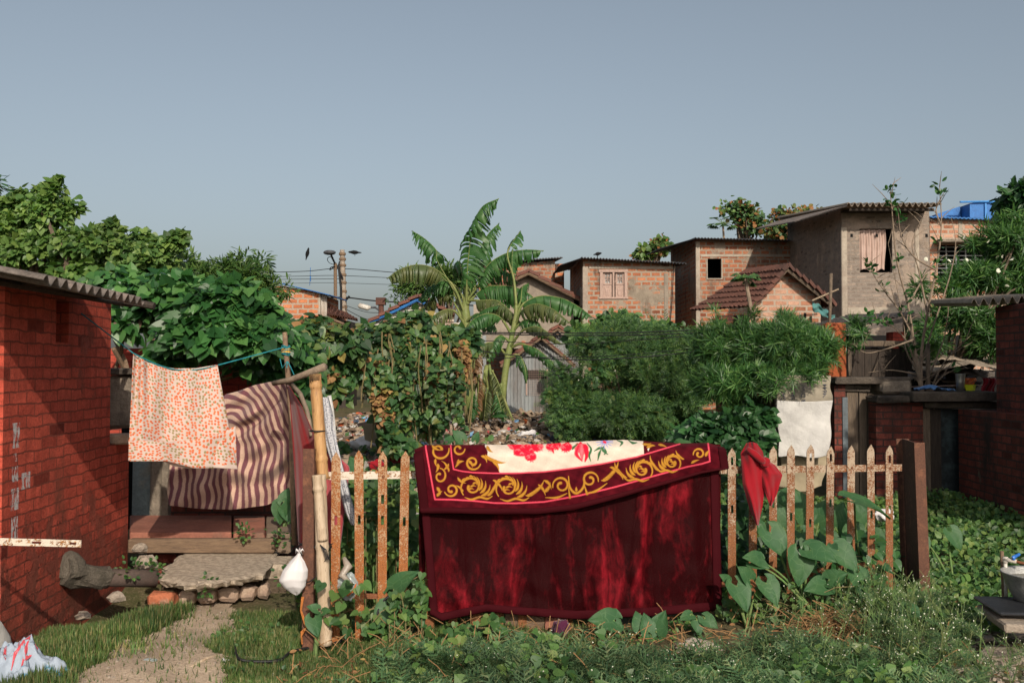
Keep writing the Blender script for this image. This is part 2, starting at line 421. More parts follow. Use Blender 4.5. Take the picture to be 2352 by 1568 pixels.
# ---------------------------------------------------------------- materials
M = {}
M['redbrick'] = None
def chalk(t, col, sp):
    """white chalk smears on the hut wall (object space: y along the wall, z up)"""
    y, z = sp.outputs[1], sp.outputs[2]
    nz = t.noise(38, 4, .75, t.scaled((1, 1, .35)))
    def box(y0, y1, z0, z1):
        f = t.math('MULTIPLY', t.math('GREATER_THAN', y, y0), t.math('LESS_THAN', y, y1))
        return t.math('MULTIPLY', f, t.math('MULTIPLY', t.math('GREATER_THAN', z, z0), t.math('LESS_THAN', z, z1)))
    m = None
    for b in ((5.93, 6.03, 1.13, 1.28), (5.93, 6.02, .93, 1.02), (5.92, 6.03, .76, .89), (6.06, 6.19, .87, .97), (5.93, 6.02, .55, .72), (5.95, 6.0, 1.05, 1.1)):
        q = box(*b); m = q if m is None else t.math('MAXIMUM', m, q)
    f = t.math('MULTIPLY', m, t.ramp(nz, [(.47, 0.), (.52, 1.)]))
    col = t.mix(f, col, (.55, .52, .52))
    low = t.math('MULTIPLY', t.ramp(z, [(.0, 1.), (.55, 0.)]), t.ramp(t.noise(4, 5, .7), [(.35, .2), (.6, 1.)]))
    return t.mix(t.math('MULTIPLY', low, .7), col, (.09, .045, .03))
M['hut'] = brickmat('hut_brick', (.36, .058, .036), (.50, .088, .054), (.20, .048, .032), .225, .0745, .006, .013, stain=(.16, .055, .035), stain_lo=.57, plaster=(.31, .075, .050), pl_lo=.53, pl_scale=.9, dark=.95, bs=1., bd=.02, paint=chalk)
M['brick_a'] = brickmat('wall_a', (.25, .082, .042), (.43, .175, .09), (.29, .235, .18), .26, .128, .028, .012, stain=(.07, .04, .03), stain_lo=.53, plaster=(.29, .24, .185), pl_lo=.525, pl_scale=1.0, dark=.8)
M['brick_b'] = brickmat('wall_b', (.24, .078, .042), (.40, .16, .085), (.28, .23, .175), .26, .128, .022, .010, stain=(.12, .08, .06), stain_lo=.51, plaster=(.31, .25, .195), pl_lo=.53, pl_scale=1.1)
M['brick_c'] = brickmat('wall_c', (.19, .155, .13), (.27, .215, .175), (.23, .195, .165), .25, .09, .02, .012, stain=(.14, .115, .095), stain_lo=.58, plaster=(.34, .27, .215), pl_lo=.53, pl_scale=1.5, bs=.9)
M['brick_g'] = brickmat('wall_g', (.34, .14, .08), (.46, .28, .20), (.36, .29, .23), .27, .12, .022, .012, stain=(.30, .22, .17), stain_lo=.60, plaster=(.42, .32, .25), pl_lo=.66)
M['brick_h'] = brickmat('wall_h', (.32, .10, .045), (.48, .18, .085), (.34, .26, .20), .30, .15, .03, .02, stain=(.34, .22, .16), stain_lo=.62)
M['brick_dark'] = brickmat('wall_dark', (.11, .030, .022), (.20, .052, .038), (.06, .035, .03), .235, .085, .010, .008, stain=(.035, .025, .022), stain_lo=.48, plaster=(.17, .12, .09), pl_lo=.66, pl_scale=1.6, dark=.8, bs=1., bd=.02)
M['brick_far'] = brickmat('wall_far', (.30, .045, .030), (.40, .07, .045), (.17, .04, .03), .23, .078, .006, .008)
M['plaster'] = simple('plaster', (.28, .235, .185), (.19, .16, .13), 1.7, c3=(.15, .12, .10))
M['plaster_pale'] = simple('plaster_pale', (.38, .33, .27), (.27, .23, .185), 2.5, c3=(.26, .21, .17))
M['concrete'] = simple('concrete', (.25, .21, .165), (.15, .125, .10), 6, bs=.9, bd=.02, c3=(.10, .085, .07))
M['concrete_slab'] = simple('concrete_slab', (.46, .38, .29), (.26, .21, .16), 26, bs=.8, bd=.006, lo=.4, hi=.6)
M['concrete_dark'] = simple('concrete_dark', (.055, .045, .038), (.11, .09, .072), 5, bs=.9, bd=.02, c3=(.03, .026, .024))
M['dirty_wall'] = simple('dirty_wall', (.12, .105, .09), (.07, .06, .05), 7, bs=.9, bd=.02, c3=(.2, .17, .14))
M['asbestos'] = simple('asbestos', (.20, .17, .15), (.10, .085, .075), 14, bs=.6, c3=(.28, .22, .19))
M['asbestos_pale'] = simple('asbestos_pale', (.33, .27, .21), (.22, .18, .14), 6, bs=.6)
M['tin_dark'] = simple('tin_dark', (.075, .08, .09), (.045, .045, .05), 6, .6)
M['tin_blue'] = simple('tin_blue', (.035, .16, .42), (.03, .11, .30), 3, .5)
M['tin_white'] = simple('tin_white', (.52, .50, .45), (.38, .35, .31), 2.5, .6, c3=(.22, .14, .09), sc=(1, 1, .3))
M['tin_grey'] = simple('tin_grey', (.25, .27, .275), (.19, .20, .205), 3, .55, c3=(.15, .13, .115), sc=(1, 1, .3))
M['tile'] = simple('tile', (.125, .055, .040), (.075, .036, .028), 4, bs=.6, c3=(.055, .032, .027))
M['tile_red'] = simple('tile_red', (.18, .075, .052), (.11, .05, .038), 4, bs=.6, c3=(.09, .05, .04))
M['wood_grey'] = simple('wood_grey', (.17, .13, .095), (.10, .075, .055), 10, sc=(4, 4, .5), bs=.6, c3=(.055, .045, .038))
M['wood_dark'] = simple('wood_dark', (.055, .042, .034), (.03, .024, .02), 9, sc=(4, 4, .5), bs=.6)
M['wood_beam'] = simple('wood_beam', (.20, .135, .085), (.12, .08, .055), 12, sc=(.5, 4, 4), bs=.6)
M['wood_pink'] = simple('wood_pink', (.42, .30, .25), (.31, .22, .185), 14, sc=(3, 3, .6), bs=.5)
M['branch'] = simple('branch', (.23, .155, .10), (.14, .095, .065), 18, sc=(1, 1, 1), bs=.7)
M['bark'] = simple('bark', (.17, .125, .09), (.09, .07, .05), 14, bs=.7)
M['bark_pale'] = simple('bark_pale', (.27, .205, .15), (.17, .13, .095), 14, bs=.7)
M['vine_stem'] = simple('vine_stem', (.24, .17, .09), (.12, .12, .045), 14)
M['dry'] = simple('dry', (.30, .17, .075), (.20, .11, .05), 22)
M['redstone'] = simple('redstone', (.30, .125, .085), (.21, .085, .06), 5, bs=.5, c3=(.16, .11, .08))
M['brownstone'] = simple('brownstone', (.19, .14, .10), (.13, .095, .07), 5, bs=.5)
M['stone'] = simple('stone', (.33, .275, .22), (.22, .18, .145), 6, bs=.8, bd=.015)
M['brick_piece'] = simple('brick_piece', (.40, .13, .065), (.28, .095, .05), 9, bs=.8, c3=(.33, .26, .20))
M['brick_pale'] = simple('brick_pale', (.37, .28, .21), (.29, .19, .14), 9, bs=.8, c3=(.18, .15, .12))
M['pipe'] = simple('pipe', (.085, .06, .05), (.055, .042, .036), 8, bs=.5, c3=(.16, .10, .075))
M['mortar'] = simple('mortar', (.17, .145, .115), (.09, .078, .06), 13, bs=1., bd=.03)
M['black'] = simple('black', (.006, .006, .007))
M['wire'] = simple('wire', (.015, .015, .017), rough=.5)
M['rope_teal'] = simple('rope_teal', (.02, .22, .25), (.015, .15, .18), 40)
M['rope_orange'] = simple('rope_orange', (.45, .16, .04), (.34, .12, .03), 60)
M['rope_yellow'] = simple('rope_yellow', (.6, .36, .06), (.5, .28, .05), 60)
M['rust'] = rustmat('rust', (.30, .14, .07), .30, 90, (.09, .035, .018), (.24, .095, .045))
M['post_rust'] = simple('post_rust', (.135, .062, .040), (.085, .042, .030), 70, bs=.8, bd=.003, c3=(.19, .085, .05))
M['picket'] = rustmat('picket', (.36, .28, .205), .445, 95, grad=.24, light=(.27, .115, .05))
M['picket_or'] = rustmat('picket_or', (.40, .26, .155), .455, 100, light=(.38, .14, .045), dark=(.15, .05, .02), grad=.12)
M['rail_white'] = rustmat('rail_white', (.56, .49, .41), .55, 50, light=(.42, .20, .07))
M['steel'] = simple('steel', (.45, .45, .44), (.36, .36, .35), 12, .35, metal=.85)
M['alum'] = simple('alum', (.42, .42, .40), (.30, .30, .29), 18, .45, metal=.5)
M['water'] = simple('water', (.15, .14, .10), (.13, .12, .09), 6, .08, bs=.05)
M['pvc'] = simple('pvc', (.55, .52, .47), (.42, .38, .32), 14, .5)
M['blue_plastic'] = simple('blue_plastic', (.02, .14, .5), (.02, .1, .4), 5, .4)
M['yellow_plastic'] = simple('yellow_plastic', (.55, .60, .03), (.45, .5, .02), 5, .4)
M['black_plastic'] = simple('black_plastic', (.02, .022, .026), (.03, .032, .036), 6, .35)
M['soil'] = simple('soil', (.13, .095, .065), (.08, .06, .04), 5, bs=1., bd=.03)
def clothmat(name, c, c2=None, rough=.9, trans=.12, sheen=.2, sc=130, bd=.002):
    t = NT(name); n = t.noise(sc, 3, .7); col = t.mix(t.ramp(t.noise(4, 5, .6), [(.35, 0.), (.65, 1.)]), c, c2 or tuple(x*.85 for x in c))
    b = t.n('BsdfPrincipled', Base_Color=col, Roughness=rough); b.inputs['Sheen Weight'].default_value = sheen; b.inputs['Specular IOR Level'].default_value = .15
    bp = t.n('Bump', Strength=.5, Distance=bd, Height=n); t.set(b.inputs['Normal'], bp)
    tr = t.n('BsdfTranslucent', Color=col); ms = t.n('MixShader'); t.set(ms.inputs[0], trans); t.set(ms.inputs[1], b); t.set(ms.inputs[2], tr)
    t.t.links.new(ms.outputs[0], t.out.inputs[0]); return t.m
M['red_cloth'] = clothmat('red_cloth', (.30, .008, .016), (.22, .006, .012))
M['red_sheet'] = clothmat('red_sheet', (.25, .016, .018), (.19, .012, .014), trans=.2)
M['pink_cloth'] = clothmat('pink_cloth', (.42, .10, .11), (.30, .03, .04))
M['white_sack'] = clothmat('white_sack', (.60, .59, .57), (.47, .46, .45), .7, sc=9, bd=.03)
M['beige_sack'] = clothmat('beige_sack', (.36, .32, .25), (.25, .22, .17), .7)
M['tan_tarp'] = clothmat('tan_tarp', (.38, .32, .22), (.27, .22, .15), .8)
M['old_sack'] = clothmat('old_sack', (.40, .385, .36), (.31, .30, .28), .75, sc=14, bd=.02)
M['white_bag'] = clothmat('white_bag', (.66, .64, .64), (.58, .55, .56), .45, .1, 0)
M['curtain'] = clothmat('curtain', (.50, .37, .32), (.42, .30, .25), .9, .1)
M['curtain_dark'] = clothmat('curtain_dark', (.33, .24, .21), (.28, .2, .17), .9, .1)
M['blue_cloth'] = clothmat('blue_cloth', (.06, .16, .38), (.1, .22, .45))
M['purple_cloth'] = clothmat('purple_cloth', (.06, .01, .035), (.09, .02, .05))
M['teal_tarp'] = clothmat('teal_tarp', (.10, .25, .24), (.06, .17, .17))
M['orange_cloth'] = clothmat('orange_cloth', (.55, .14, .03), (.45, .10, .02))
M['ink'] = simple('ink', (.04, .05, .09), rough=.8)
M['red_ink'] = simple('red_ink', (.55, .08, .10), rough=.8)
def plastic(name, c, tr=.35):
    t = NT(name); n = t.noise(18, 4, .7)
    b = t.n('BsdfPrincipled', Base_Color=t.mix(n, c, tuple(x*.7 for x in c)), Roughness=.25)
    bp = t.n('Bump', Strength=.7, Distance=.01, Height=n); t.set(b.inputs['Normal'], bp)
    tp = t.n('BsdfTransparent'); ms = t.n('MixShader'); t.set(ms.inputs[0], tr); t.set(ms.inputs[1], b); t.set(ms.inputs[2], tp)
    t.t.links.new(ms.outputs[0], t.out.inputs[0]); return t.m
M['clear'] = plastic('clear', (.40, .46, .46), .3)
M['clear_brown'] = plastic('clear_brown', (.42, .36, .30), .25)
M['glass'] = simple('glass', (.35, .34, .33), (.28, .27, .26), 5, .2)
# bamboo: pale culm with long stains
t = NT('bamboo'); n1 = t.noise(6, 5, .7, t.scaled((6, 6, .6))); n2 = t.noise(40, 4, .7, t.scaled((3, 3, .4)))
c = t.mix(t.ramp(n1, [(.35, 0.), (.62, 1.)]), (.50, .30, .13), (.33, .17, .07)); c = t.mix(t.ramp(n2, [(.55, 0.), (.68, .8)]), c, (.15, .085, .045))
M['bamboo'] = t.fin(c, .55, n2, .3, .003, .35)
t = NT('bamboo_pale'); n1 = t.noise(6, 5, .7, t.scaled((6, 6, .6))); n2 = t.noise(40, 4, .7, t.scaled((3, 3, .4)))
c = t.mix(t.ramp(n1, [(.35, 0.), (.62, 1.)]), (.50, .40, .29), (.37, .27, .18)); c = t.mix(t.ramp(n2, [(.55, 0.), (.68, .8)]), c, (.20, .13, .08))
M['bamboo_pale'] = t.fin(c, .6, n2, .3, .003, .35)
# leaves
M['lf_vine'] = leafmat('lf_vine', [(.014, .055, .016), (.028, .095, .024), (.042, .13, .032), (.085, .19, .05)], .38, .25)
M['lf_light'] = leafmat('lf_light', [(.04, .095, .024), (.075, .15, .034), (.11, .19, .045), (.17, .25, .06)], .45, .32)
M['lf_dark'] = leafmat('lf_dark', [(.012, .05, .016), (.022, .075, .02), (.035, .10, .028)], .42, .2)
M['lf_mango'] = leafmat('lf_mango', [(.020, .060, .014), (.045, .095, .02), (.09, .15, .03)], .4, .2)
M['lf_creeper'] = leafmat('lf_creeper', [(.015, .045, .016), (.028, .075, .024), (.042, .10, .030), (.07, .14, .038), (.11, .12, .03)], .45, .25)
M['lf_dead'] = leafmat('lf_dead', [(.13, .055, .022), (.22, .11, .045), (.30, .17, .07), (.24, .19, .05)], .8, .2)
M['lf_bush'] = leafmat('lf_bush', [(.024, .068, .026), (.045, .11, .036), (.075, .155, .048), (.12, .21, .05)], .5, .25)
M['lf_ole'] = leafmat('lf_ole', [(.022, .07, .022), (.038, .11, .028), (.062, .15, .036), (.12, .22, .055)], .42, .28)
M['lf_autumn'] = leafmat('lf_autumn', [(.05, .10, .02), (.10, .13, .03), (.22, .11, .03), (.28, .09, .03)], .6, .25)
M['lf_weed'] = leafmat('lf_weed', [(.018, .050, .020), (.035, .085, .032), (.055, .120, .045), (.095, .165, .065), (.15, .17, .07)], .65, .2)
M['lf_ground'] = leafmat('lf_ground', [(.025, .075, .02), (.05, .115, .03), (.08, .16, .038), (.14, .19, .05)], .5, .25)
M['lf_taro'] = leafmat('lf_taro', [(.030, .12, .040), (.042, .16, .05), (.05, .18, .052)], .42, .28)
M['lf_stem'] = simple('lf_stem', (.10, .20, .06), (.14, .15, .06), 10)
M['grass'] = leafmat('grass', [(.032, .078, .02), (.055, .115, .028), (.085, .145, .034), (.13, .16, .05), (.28, .23, .11)], .6, .25)
M['petal_white'] = leafmat('petal_white', [(.6, .6, .5), (.75, .75, .62)], .7, .2)
def bananamat(name, a, b, c):
    t = NT(name); rp = t.n('NewGeometry').outputs['Random Per Island']
    n = t.noise(5, 5, .65); col = t.mix(t.ramp(n, [(.35, 0.), (.65, 1.)]), a, b); col = t.mix(t.math('MULTIPLY', rp, .55), col, c)
    bs = t.n('BsdfPrincipled', Base_Color=col, Roughness=.42); bs.inputs['Specular IOR Level'].default_value = .35
    tr = t.n('BsdfTranslucent', Color=t.mix(1., col, (1.6, 1.9, .6), 'MULTIPLY')); ms = t.n('MixShader')
    t.set(ms.inputs[0], .3); t.set(ms.inputs[1], bs); t.set(ms.inputs[2], tr); t.t.links.new(ms.outputs[0], t.out.inputs[0]); return t.m
M['banana'] = bananamat('banana', (.025, .085, .025), (.045, .125, .035), (.08, .17, .045))
M['banana_old'] = bananamat('banana_old', (.055, .085, .03), (.08, .11, .04), (.15, .15, .05))
M['banana_dead'] = bananamat('banana_dead', (.20, .11, .05), (.13, .07, .035), (.30, .18, .09))
M['banana_stem'] = simple('banana_stem', (.12, .17, .05), (.20, .21, .075), 4, .5, c3=(.16, .16, .06))

# ---------------------------------------------------------------- ground
def sheet(name, xs, ys, mat, lift=0., kind='structure', mask=None):
    X, Y = np.meshgrid(xs, ys, indexing='ij'); Z = gza(X, Y)+lift
    P = np.stack([X, Y, Z], -1); a, b = X.shape; fs = []
    ii, jj = np.meshgrid(np.arange(a-1), np.arange(b-1), indexing='ij'); ii = ii.ravel(); jj = jj.ravel()
    q = np.stack([ii*b+jj, (ii+1)*b+jj, (ii+1)*b+jj+1, ii*b+jj+1], -1)
    if mask is not None:
        cx = (X[:-1, :-1]+X[1:, 1:]).ravel()/2; cy = (Y[:-1, :-1]+Y[1:, 1:]).ravel()/2; q = q[mask(cx, cy)]
    o = arrmesh(name, P.reshape(-1, 3), q.ravel(), np.arange(len(q))*4, mat, None, True)
    return tag(o, kind=kind)
t = NT('ground'); n = t.noise(3, 8, .7); f = t.noise(40, 5, .75); pb = t.noise(14, 6, .7)
c = t.mix(t.ramp(n, [(.38, 0.), (.6, 1.)]), (.10, .078, .045), (.060, .068, .026)); c = t.mix(t.ramp(f, [(.5, 0.), (.68, .8)]), c, (.22, .17, .11))
M['ground'] = t.fin(c, .95, t.math('ADD', f, pb), .9, .01, .1)
t = NT('path'); n = t.noise(5, 8, .7); f = t.noise(55, 5, .8); v = t.n('TexVoronoi', Scale=60.); t.set(v.inputs['Vector'], t.co())
c = t.mix(t.ramp(n, [(.35, 0.), (.65, 1.)]), (.46, .36, .265), (.32, .245, .18)); c = t.mix(t.ramp(f, [(.50, 0.), (.64, .8)]), c, (.24, .18, .13))
c = t.mix(t.ramp(v.outputs[0], [(.12, .55), (.25, 0.)]), c, (.48, .40, .32))
M['path'] = t.fin(c, .95, t.math('ADD', f, v.outputs[0]), .8, .005, .1)
xs = np.concatenate([[-900, -300, -100, -40, -20, -12], np.arange(-8, 12, .07), [14, 20, 40, 100, 300, 900]])
ys = np.concatenate([[-40, -10, 0, 2], np.arange(3.5, 9, .07), np.arange(9, 32, .2), [34, 38, 45, 60, 100, 200, 500, 900]])
sheet('ground', xs, ys, M['ground'])
PC = [(7.4, -2.14, .05), (7.15, -2.12, .11), (6.75, -2.06, .16), (6.18, -2.03, .23), (5.8, -1.98, .31), (5.34, -1.88, .40), (5.0, -1.85, .45), (4.5, -1.8, .5), (3.5, -1.7, .55)]
PTH_Y = np.array([p[0] for p in PC])[::-1]; PTH_C = np.array([p[1] for p in PC])[::-1]; PTH_W = np.array([p[2] for p in PC])[::-1]
def pathd(x, y):     # <0 inside the trodden earth
    c = np.interp(y, PTH_Y, PTH_C); w_ = np.interp(y, PTH_Y, PTH_W)
    return np.abs(x-c)/w_-1+.38*sn(x*3.3, y*3.1, 1)+.45*sn(x*9, y*8, 4)+.18*sn(x*29, y*31, 6)+(y > 7.5)*3
sheet('path', np.arange(-3.2, -.8, .03), np.arange(3.6, 7.6, .03), M['path'], .012, mask=lambda x, y: pathd(x, y) < .1)
# ================================================================ LEFT HUT
def wy(u, X0=-2.96, Y0=5.8, k=.065):     # depth where column u meets the hut's side wall
    r = (u-CX)/F; return (X0+k*Y0)/(r+k)
def wx(y): return -2.96-.065*(y-5.8)
hut = thing('brick_hut', 'red painted brick hut with chalk marks and a grey corrugated roof at the left edge', 'hut', (-3.6, 6.6, -.1))
m = MB(); ya, yb = 5.8, 7.64
zt = 2.13; vy0, vy1, vz0, vz1 = wy(128), wy(157), 1.78, 2.06
def hexw(y0, y1, z0, z1, xb=-4.6, z1b=None):
    m.hexa([(wx(y0), y0, z0), (wx(y1), y1, z0), (xb, y1, z0), (xb, y0, z0), (wx(y0), y0, z1), (wx(y1), y1, z1 if z1b is None else z1b), (xb, y1, z1+.05), (xb, y0, z1+.05)])
hexw(ya, vy0, -.25, zt); hexw(vy1, yb, -.25, zt); hexw(vy0, vy1, -.25, vz0); hexw(vy0, vy1, vz1, zt)
m.hexa([(wx(yb)-.0, yb, -.25), (wx(8.1), 8.1, -.25), (-4.6, 8.1, -.25), (-4.6, yb, -.25), (wx(yb), yb, 1.02), (wx(8.1), 8.1, 1.02), (-4.6, 8.1, 1.02), (-4.6, yb, 1.02)])
wl = m.build('wall', M['hut'], hut)
wl.location = (0, 0, 0)
# object coords must be world aligned so that the chalk marks fall where they stand
for vtx in wl.data.vertices: vtx.co = vtx.co+Vector(hut.location)
wl.location = -Vector(hut.location)
m = MB(); m.box((wx(7.1)-.25, (vy0+vy1)/2, (vz0+vz1)/2), (.02, vy1-vy0+.1, vz1-vz0+.1)); m.build('vent', M['black'], hut)
m = MB(); nc = pt(100, 640, 5.12); fc = pt(332, 692, 6.95)
b0 = nc+Vector((-2.6, 0, .50)); b1 = fc+Vector((-2.5, 0, .46))
m.corr(nc, fc, b0, b1, 13, .026, .009, 3, 10)
m.build('roof', M['asbestos'], hut, True)
m = MB()
for y in (5.75, 7.5): m.tube([(-4.5, y, 2.39), (wx(y)+.38, y-.02, 2.075)], .028, 8)
m.tube([(-2.82, 5.3, 2.08), (-2.95, 7.7, 2.1)], .022, 8)
m.build('rafter', M['wood_dark'], hut)
m = MB(); a = pt(0, 1268, 5.5)
m = MB(); z0 = 1.02
m.box((-3.12, 7.9, z0+.035), (.28, .30, .07), None, .008, .012); m.build('coping', M['brick_pale'], hut)

# pier and lintel blocks right behind the hut
o = MB(); p = pt(272, 925, 8.15); o.box((p.x, 8.32, (pt(0, 985, 8.15).z+pt(0, 862, 8.15).z)/2), (.22, .34, pt(0, 862, 8.15).z-pt(0, 985, 8.15).z), None, .012, .03)
g = thing('concrete_pier', 'stained grey concrete block with a flat cap behind the red hut corner', 'pier', (p.x, 8.3, 1.1))
o.build('block', M['concrete'], g)
o = MB(); o.box((p.x+.04, 8.32, pt(0, 853, 8.15).z), (.36, .44, .055), None, .006, .012); o.build('cap', M['concrete_dark'], g)

# ---- passage wall behind the platform: jamb, blue door, brick
def wbox(mb, u0, u1, v0, v1, Y, d, jit=0, bev=0):
    a = pt(u0, v0, Y); b = pt(u1, v1, Y); mb.box(((a.x+b.x)/2, Y+d/2, (a.z+b.z)/2), (abs(b.x-a.x), d, abs(a.z-b.z)), None, jit, bev)
g = thing('doorway', 'weathered pale blue door beside a grey concrete jamb, behind the dotted cloth', 'doorway', (-3.0, 9.0, .2))
o = MB(); wbox(o, 306, 346, 950, 1215, 8.95, .05, .004); o.build('door', simple('bluedoor', (.20, .26, .27), (.13, .17, .18), 7, c3=(.3, .26, .2)), g)
o = MB(); wbox(o, 346, 366, 900, 1215, 8.86, .16, .01, .015); wbox(o, 366, 388, 960, 1215, 8.9, .14, .01, .015); o.build('jamb', M['concrete'], g)
o = MB(); wbox(o, 280, 306, 900, 1215, 9.15, .05); o.build('gap_dark', M['black'], g)  # black sheet standing in for the shade in the door gap
g = MB(); wbox(g, 385, 720, 1000, 1215, 8.98, .2, .01); tag(g.build('low_brick_wall', M['brick_dark']), 'low dark red brick wall standing behind the striped cloth', 'wall')
g = MB(); wbox(g, 240, 500, 800, 1150, 10.4, .2); wbox(g, 500, 640, 800, 1150, 10.6, .2); tag(g.build('garden_wall', M['brick_far']), 'old red brick wall half hidden by the large-leaved vine', 'wall')
g = MB()
for u0, v0, u1, v1 in ((280, 760, 262, 860), (300, 790, 330, 700), (262, 800, 300, 905), (335, 845, 352, 760), (345, 870, 330, 800), (300, 880, 262, 780)):
    a = pt(u0, v0, 9.6); b = pt(u1, v1, 9.9); g.tube([a, a.lerp(b, .5)+Vector((.02, .02, .01)), b], [.028, .022, .014], 6)
tag(g.build('cut_branches', M['branch']), 'bundle of dry cut branches under the vine beside the hut', 'branches', kind='stuff')

# ================================================================ PLATFORM, SLAB, PIPE
g = thing('stone_platform', 'low platform of red stone slabs with a timber edge beyond the broken concrete', 'platform', (-2.4, 8.3, -.05))
zp = .30
def top_quad(us, Yf, Yb, z0, z1, mb, gap=.012):
    a = (us[0]-CX)/F; b = (us[1]-CX)/F
    mb.hexa([(a*Yf+gap, Yf, z0), (b*Yf-gap, Yf, z0), (b*Yb-gap, Yb, z0), (a*Yb+gap, Yb, z0), (a*Yf+gap, Yf, z1), (b*Yf-gap, Yf, z1), (b*Yb-gap, Yb, z1+.01), (a*Yb+gap, Yb, z1+.01)])
for k, (u0, u1, nm, mt) in enumerate([((301), (536), 'slab', 'redstone'), (538, 612, 'slab', 'redstone'), (613, 642, 'slab', 'brownstone'), (643, 672, 'slab', 'brownstone')]):
    o = MB(); top_quad((u0, u1), 7.98, 8.86, .24+.003*k, zp-.004*k, o, .004); q = o.build(nm, M[mt], g); q.modifiers.new('b', 'BEVEL').width = .008
o = MB(); x0 = (299-CX)/F*7.9; x1 = (632-CX)/F*7.9; o.box(((x0+x1)/2, 7.93, .205), (x1-x0, .09, .115), None, .004, .012); o.build('timber_edge', M['wood_beam'], g)
o = MB(); x2 = (668-CX)/F*7.9; o.box(((x1+x2)/2+.01, 7.95, .20), (x2-x1-.02, .10, .10), None, .006, .014); o.build('edge_brick', M['brownstone'], g)
o = MB(); o.box(((x0+x2)/2, 8.5, .04), (x2-x0-.1, .7, .36), None, .01, .02); o.build('base', M['brick_dark'], g)
# concrete slab
g = thing('concrete_slab', 'broken slab of rough grey concrete laid like a step below the timber platform', 'slab', (-2.25, 7.4, -.05))
o = MB(); outl = [(372, 1332), (430, 1347), (520, 1336), (612, 1318), (640, 1262), (640, 1243), (560, 1247), (440, 1252), (402, 1284), (372, 1312)]
top = []
for u, v in outl:
    Y = .135
    y = (CAMZ-.135)/(-((CY-v)/F*CP+SP)/(CP-(CY-v)/F*SP)); top.append(Vector(((u-CX)/F*y/(CP-(CY-v)/F*SP), y, .135)))
ring = []
for i in range(len(top)):
    a, b = top[i], top[(i+1) % len(top)]
    for k in range(7):
        q = a.lerp(b, k/7); ring.append(q+Vector((rnd.uniform(-.022, .022), rnd.uniform(-.022, .022), rnd.uniform(-.008, .006))))
cen = sum(ring, Vector())/len(ring); n = len(ring)
r1 = [cen+(q-cen)*.93+Vector((0, 0, .012)) for q in ring]; r2 = [cen+(q-cen)*(.97+rnd.uniform(-.03, .03))-Vector((0, 0, .028)) for q in ring]; r3 = [cen+(q-cen)*(.90+rnd.uniform(-.05, .05))-Vector((0, 0, .05)) for q in ring]
vs = r1+ring+r2+r3; fs = [tuple(range(n))]
for k in range(3): fs += [(k*n+i, (k+1)*n+i, (k+1)*n+(i+1) % n, k*n+(i+1) % n) for i in range(n)]
o.add(vs, fs); o.build('slab_top', M['concrete_slab'], g)
o = MB(); o.box((-1.70, 7.75, .06), (.5, .35, .10), R_ if False else None, .02, .02); o.box((-1.98, 7.72, .09), (.5, .32, .08), None, .02, .02)
o.build('broken_edge', M['concrete_slab'], g)
o = MB(); o.box((-2.16, 7.72, -.02), (.95, .4, .1), None, .02); o.build('fill', M['soil'], g)
for k, (u0, u1, mt, w) in enumerate([(336, 402, 'brick_piece', 0), (408, 447, 'brick_pale', 1), (451, 496, 'brick_pale', 2), (499, 546, 'brick_pale', 3), (549, 586, 'brick_pale', 4), (588, 618, 'brick_pale', 5)]):
    o = MB(); a = pt(u0, 1345-k*3.5, 6.98+k*.05); b = pt(u1, 1345-k*3.5, 6.98+k*.05)
    o.box(((a.x+b.x)/2, 7.03+k*.05, -.005), (b.x-a.x-.01, .12, .095), Matrix.Rotation(.08*(k % 2), 3, 'Z'), .008, .02)
    tag(o.build('brick', M[mt]), ['orange brick at the left end of the row under the concrete slab', 'short cracked pale brick next to the orange one under the slab', 'third brick from the left in the row under the concrete slab', 'fourth brick from the left, below the weed in the slab crack', 'fifth brick from the left in the row under the concrete slab', 'rightmost brick of the row, half sunk in grass under the slab'][k], 'brick', 'bricks under the concrete slab')
for (u, v, s, mt, lab) in [(655, 1255, .1, 'brick_piece', 'flat broken red brick at the right corner of the concrete slab'), (662, 1290, .12, 'brick_piece', 'tilted half brick against the slab end beside the red cloth'), (377, 1292, .07, 'brick_piece', 'small orange brick chip beside the pipe and slab')]:
    p = onground(u, v); o = MB(); o.box((p.x, p.y+.6, p.z+.06), (s*1.6, s, s*.8), Matrix.Rotation(.4, 3, 'Z') @ Matrix.Rotation(.3, 3, 'X'), .01, .018); tag(o.build('brick_fragment', M[mt]), lab, 'brick')
# rubble between platform and slab
for k, (u, v, s, lab) in enumerate([(335, 1290, .085, 'round grey stone next to the hut foot below the platform'), (322, 1258, .06, 'small upright stone under the left end of the timber edge'), (352, 1298, .05, 'flat stone lying just left of the concrete slab'), (191, 1413, .05, 'small brown stone in the gully by the hut wall'), (268, 1370, .06, 'dark stone in the gully under the drain pipe')]):
    p = pt(u, v, 7.25-.7*(v > 1350)); o = MB(); o.lathe((p.x, p.y, p.z-s*.5), [(s*.3, 0), (s*.9, s*.15), (s, s*.5), (s*.6, s*.95), (s*.1, s*1.05)], 7); o.v = [tuple(q+rnd.uniform(-.12, .12)*s for q in vv) for vv in o.v]
    tag(o.build('stone', M['stone']), lab, 'stone')
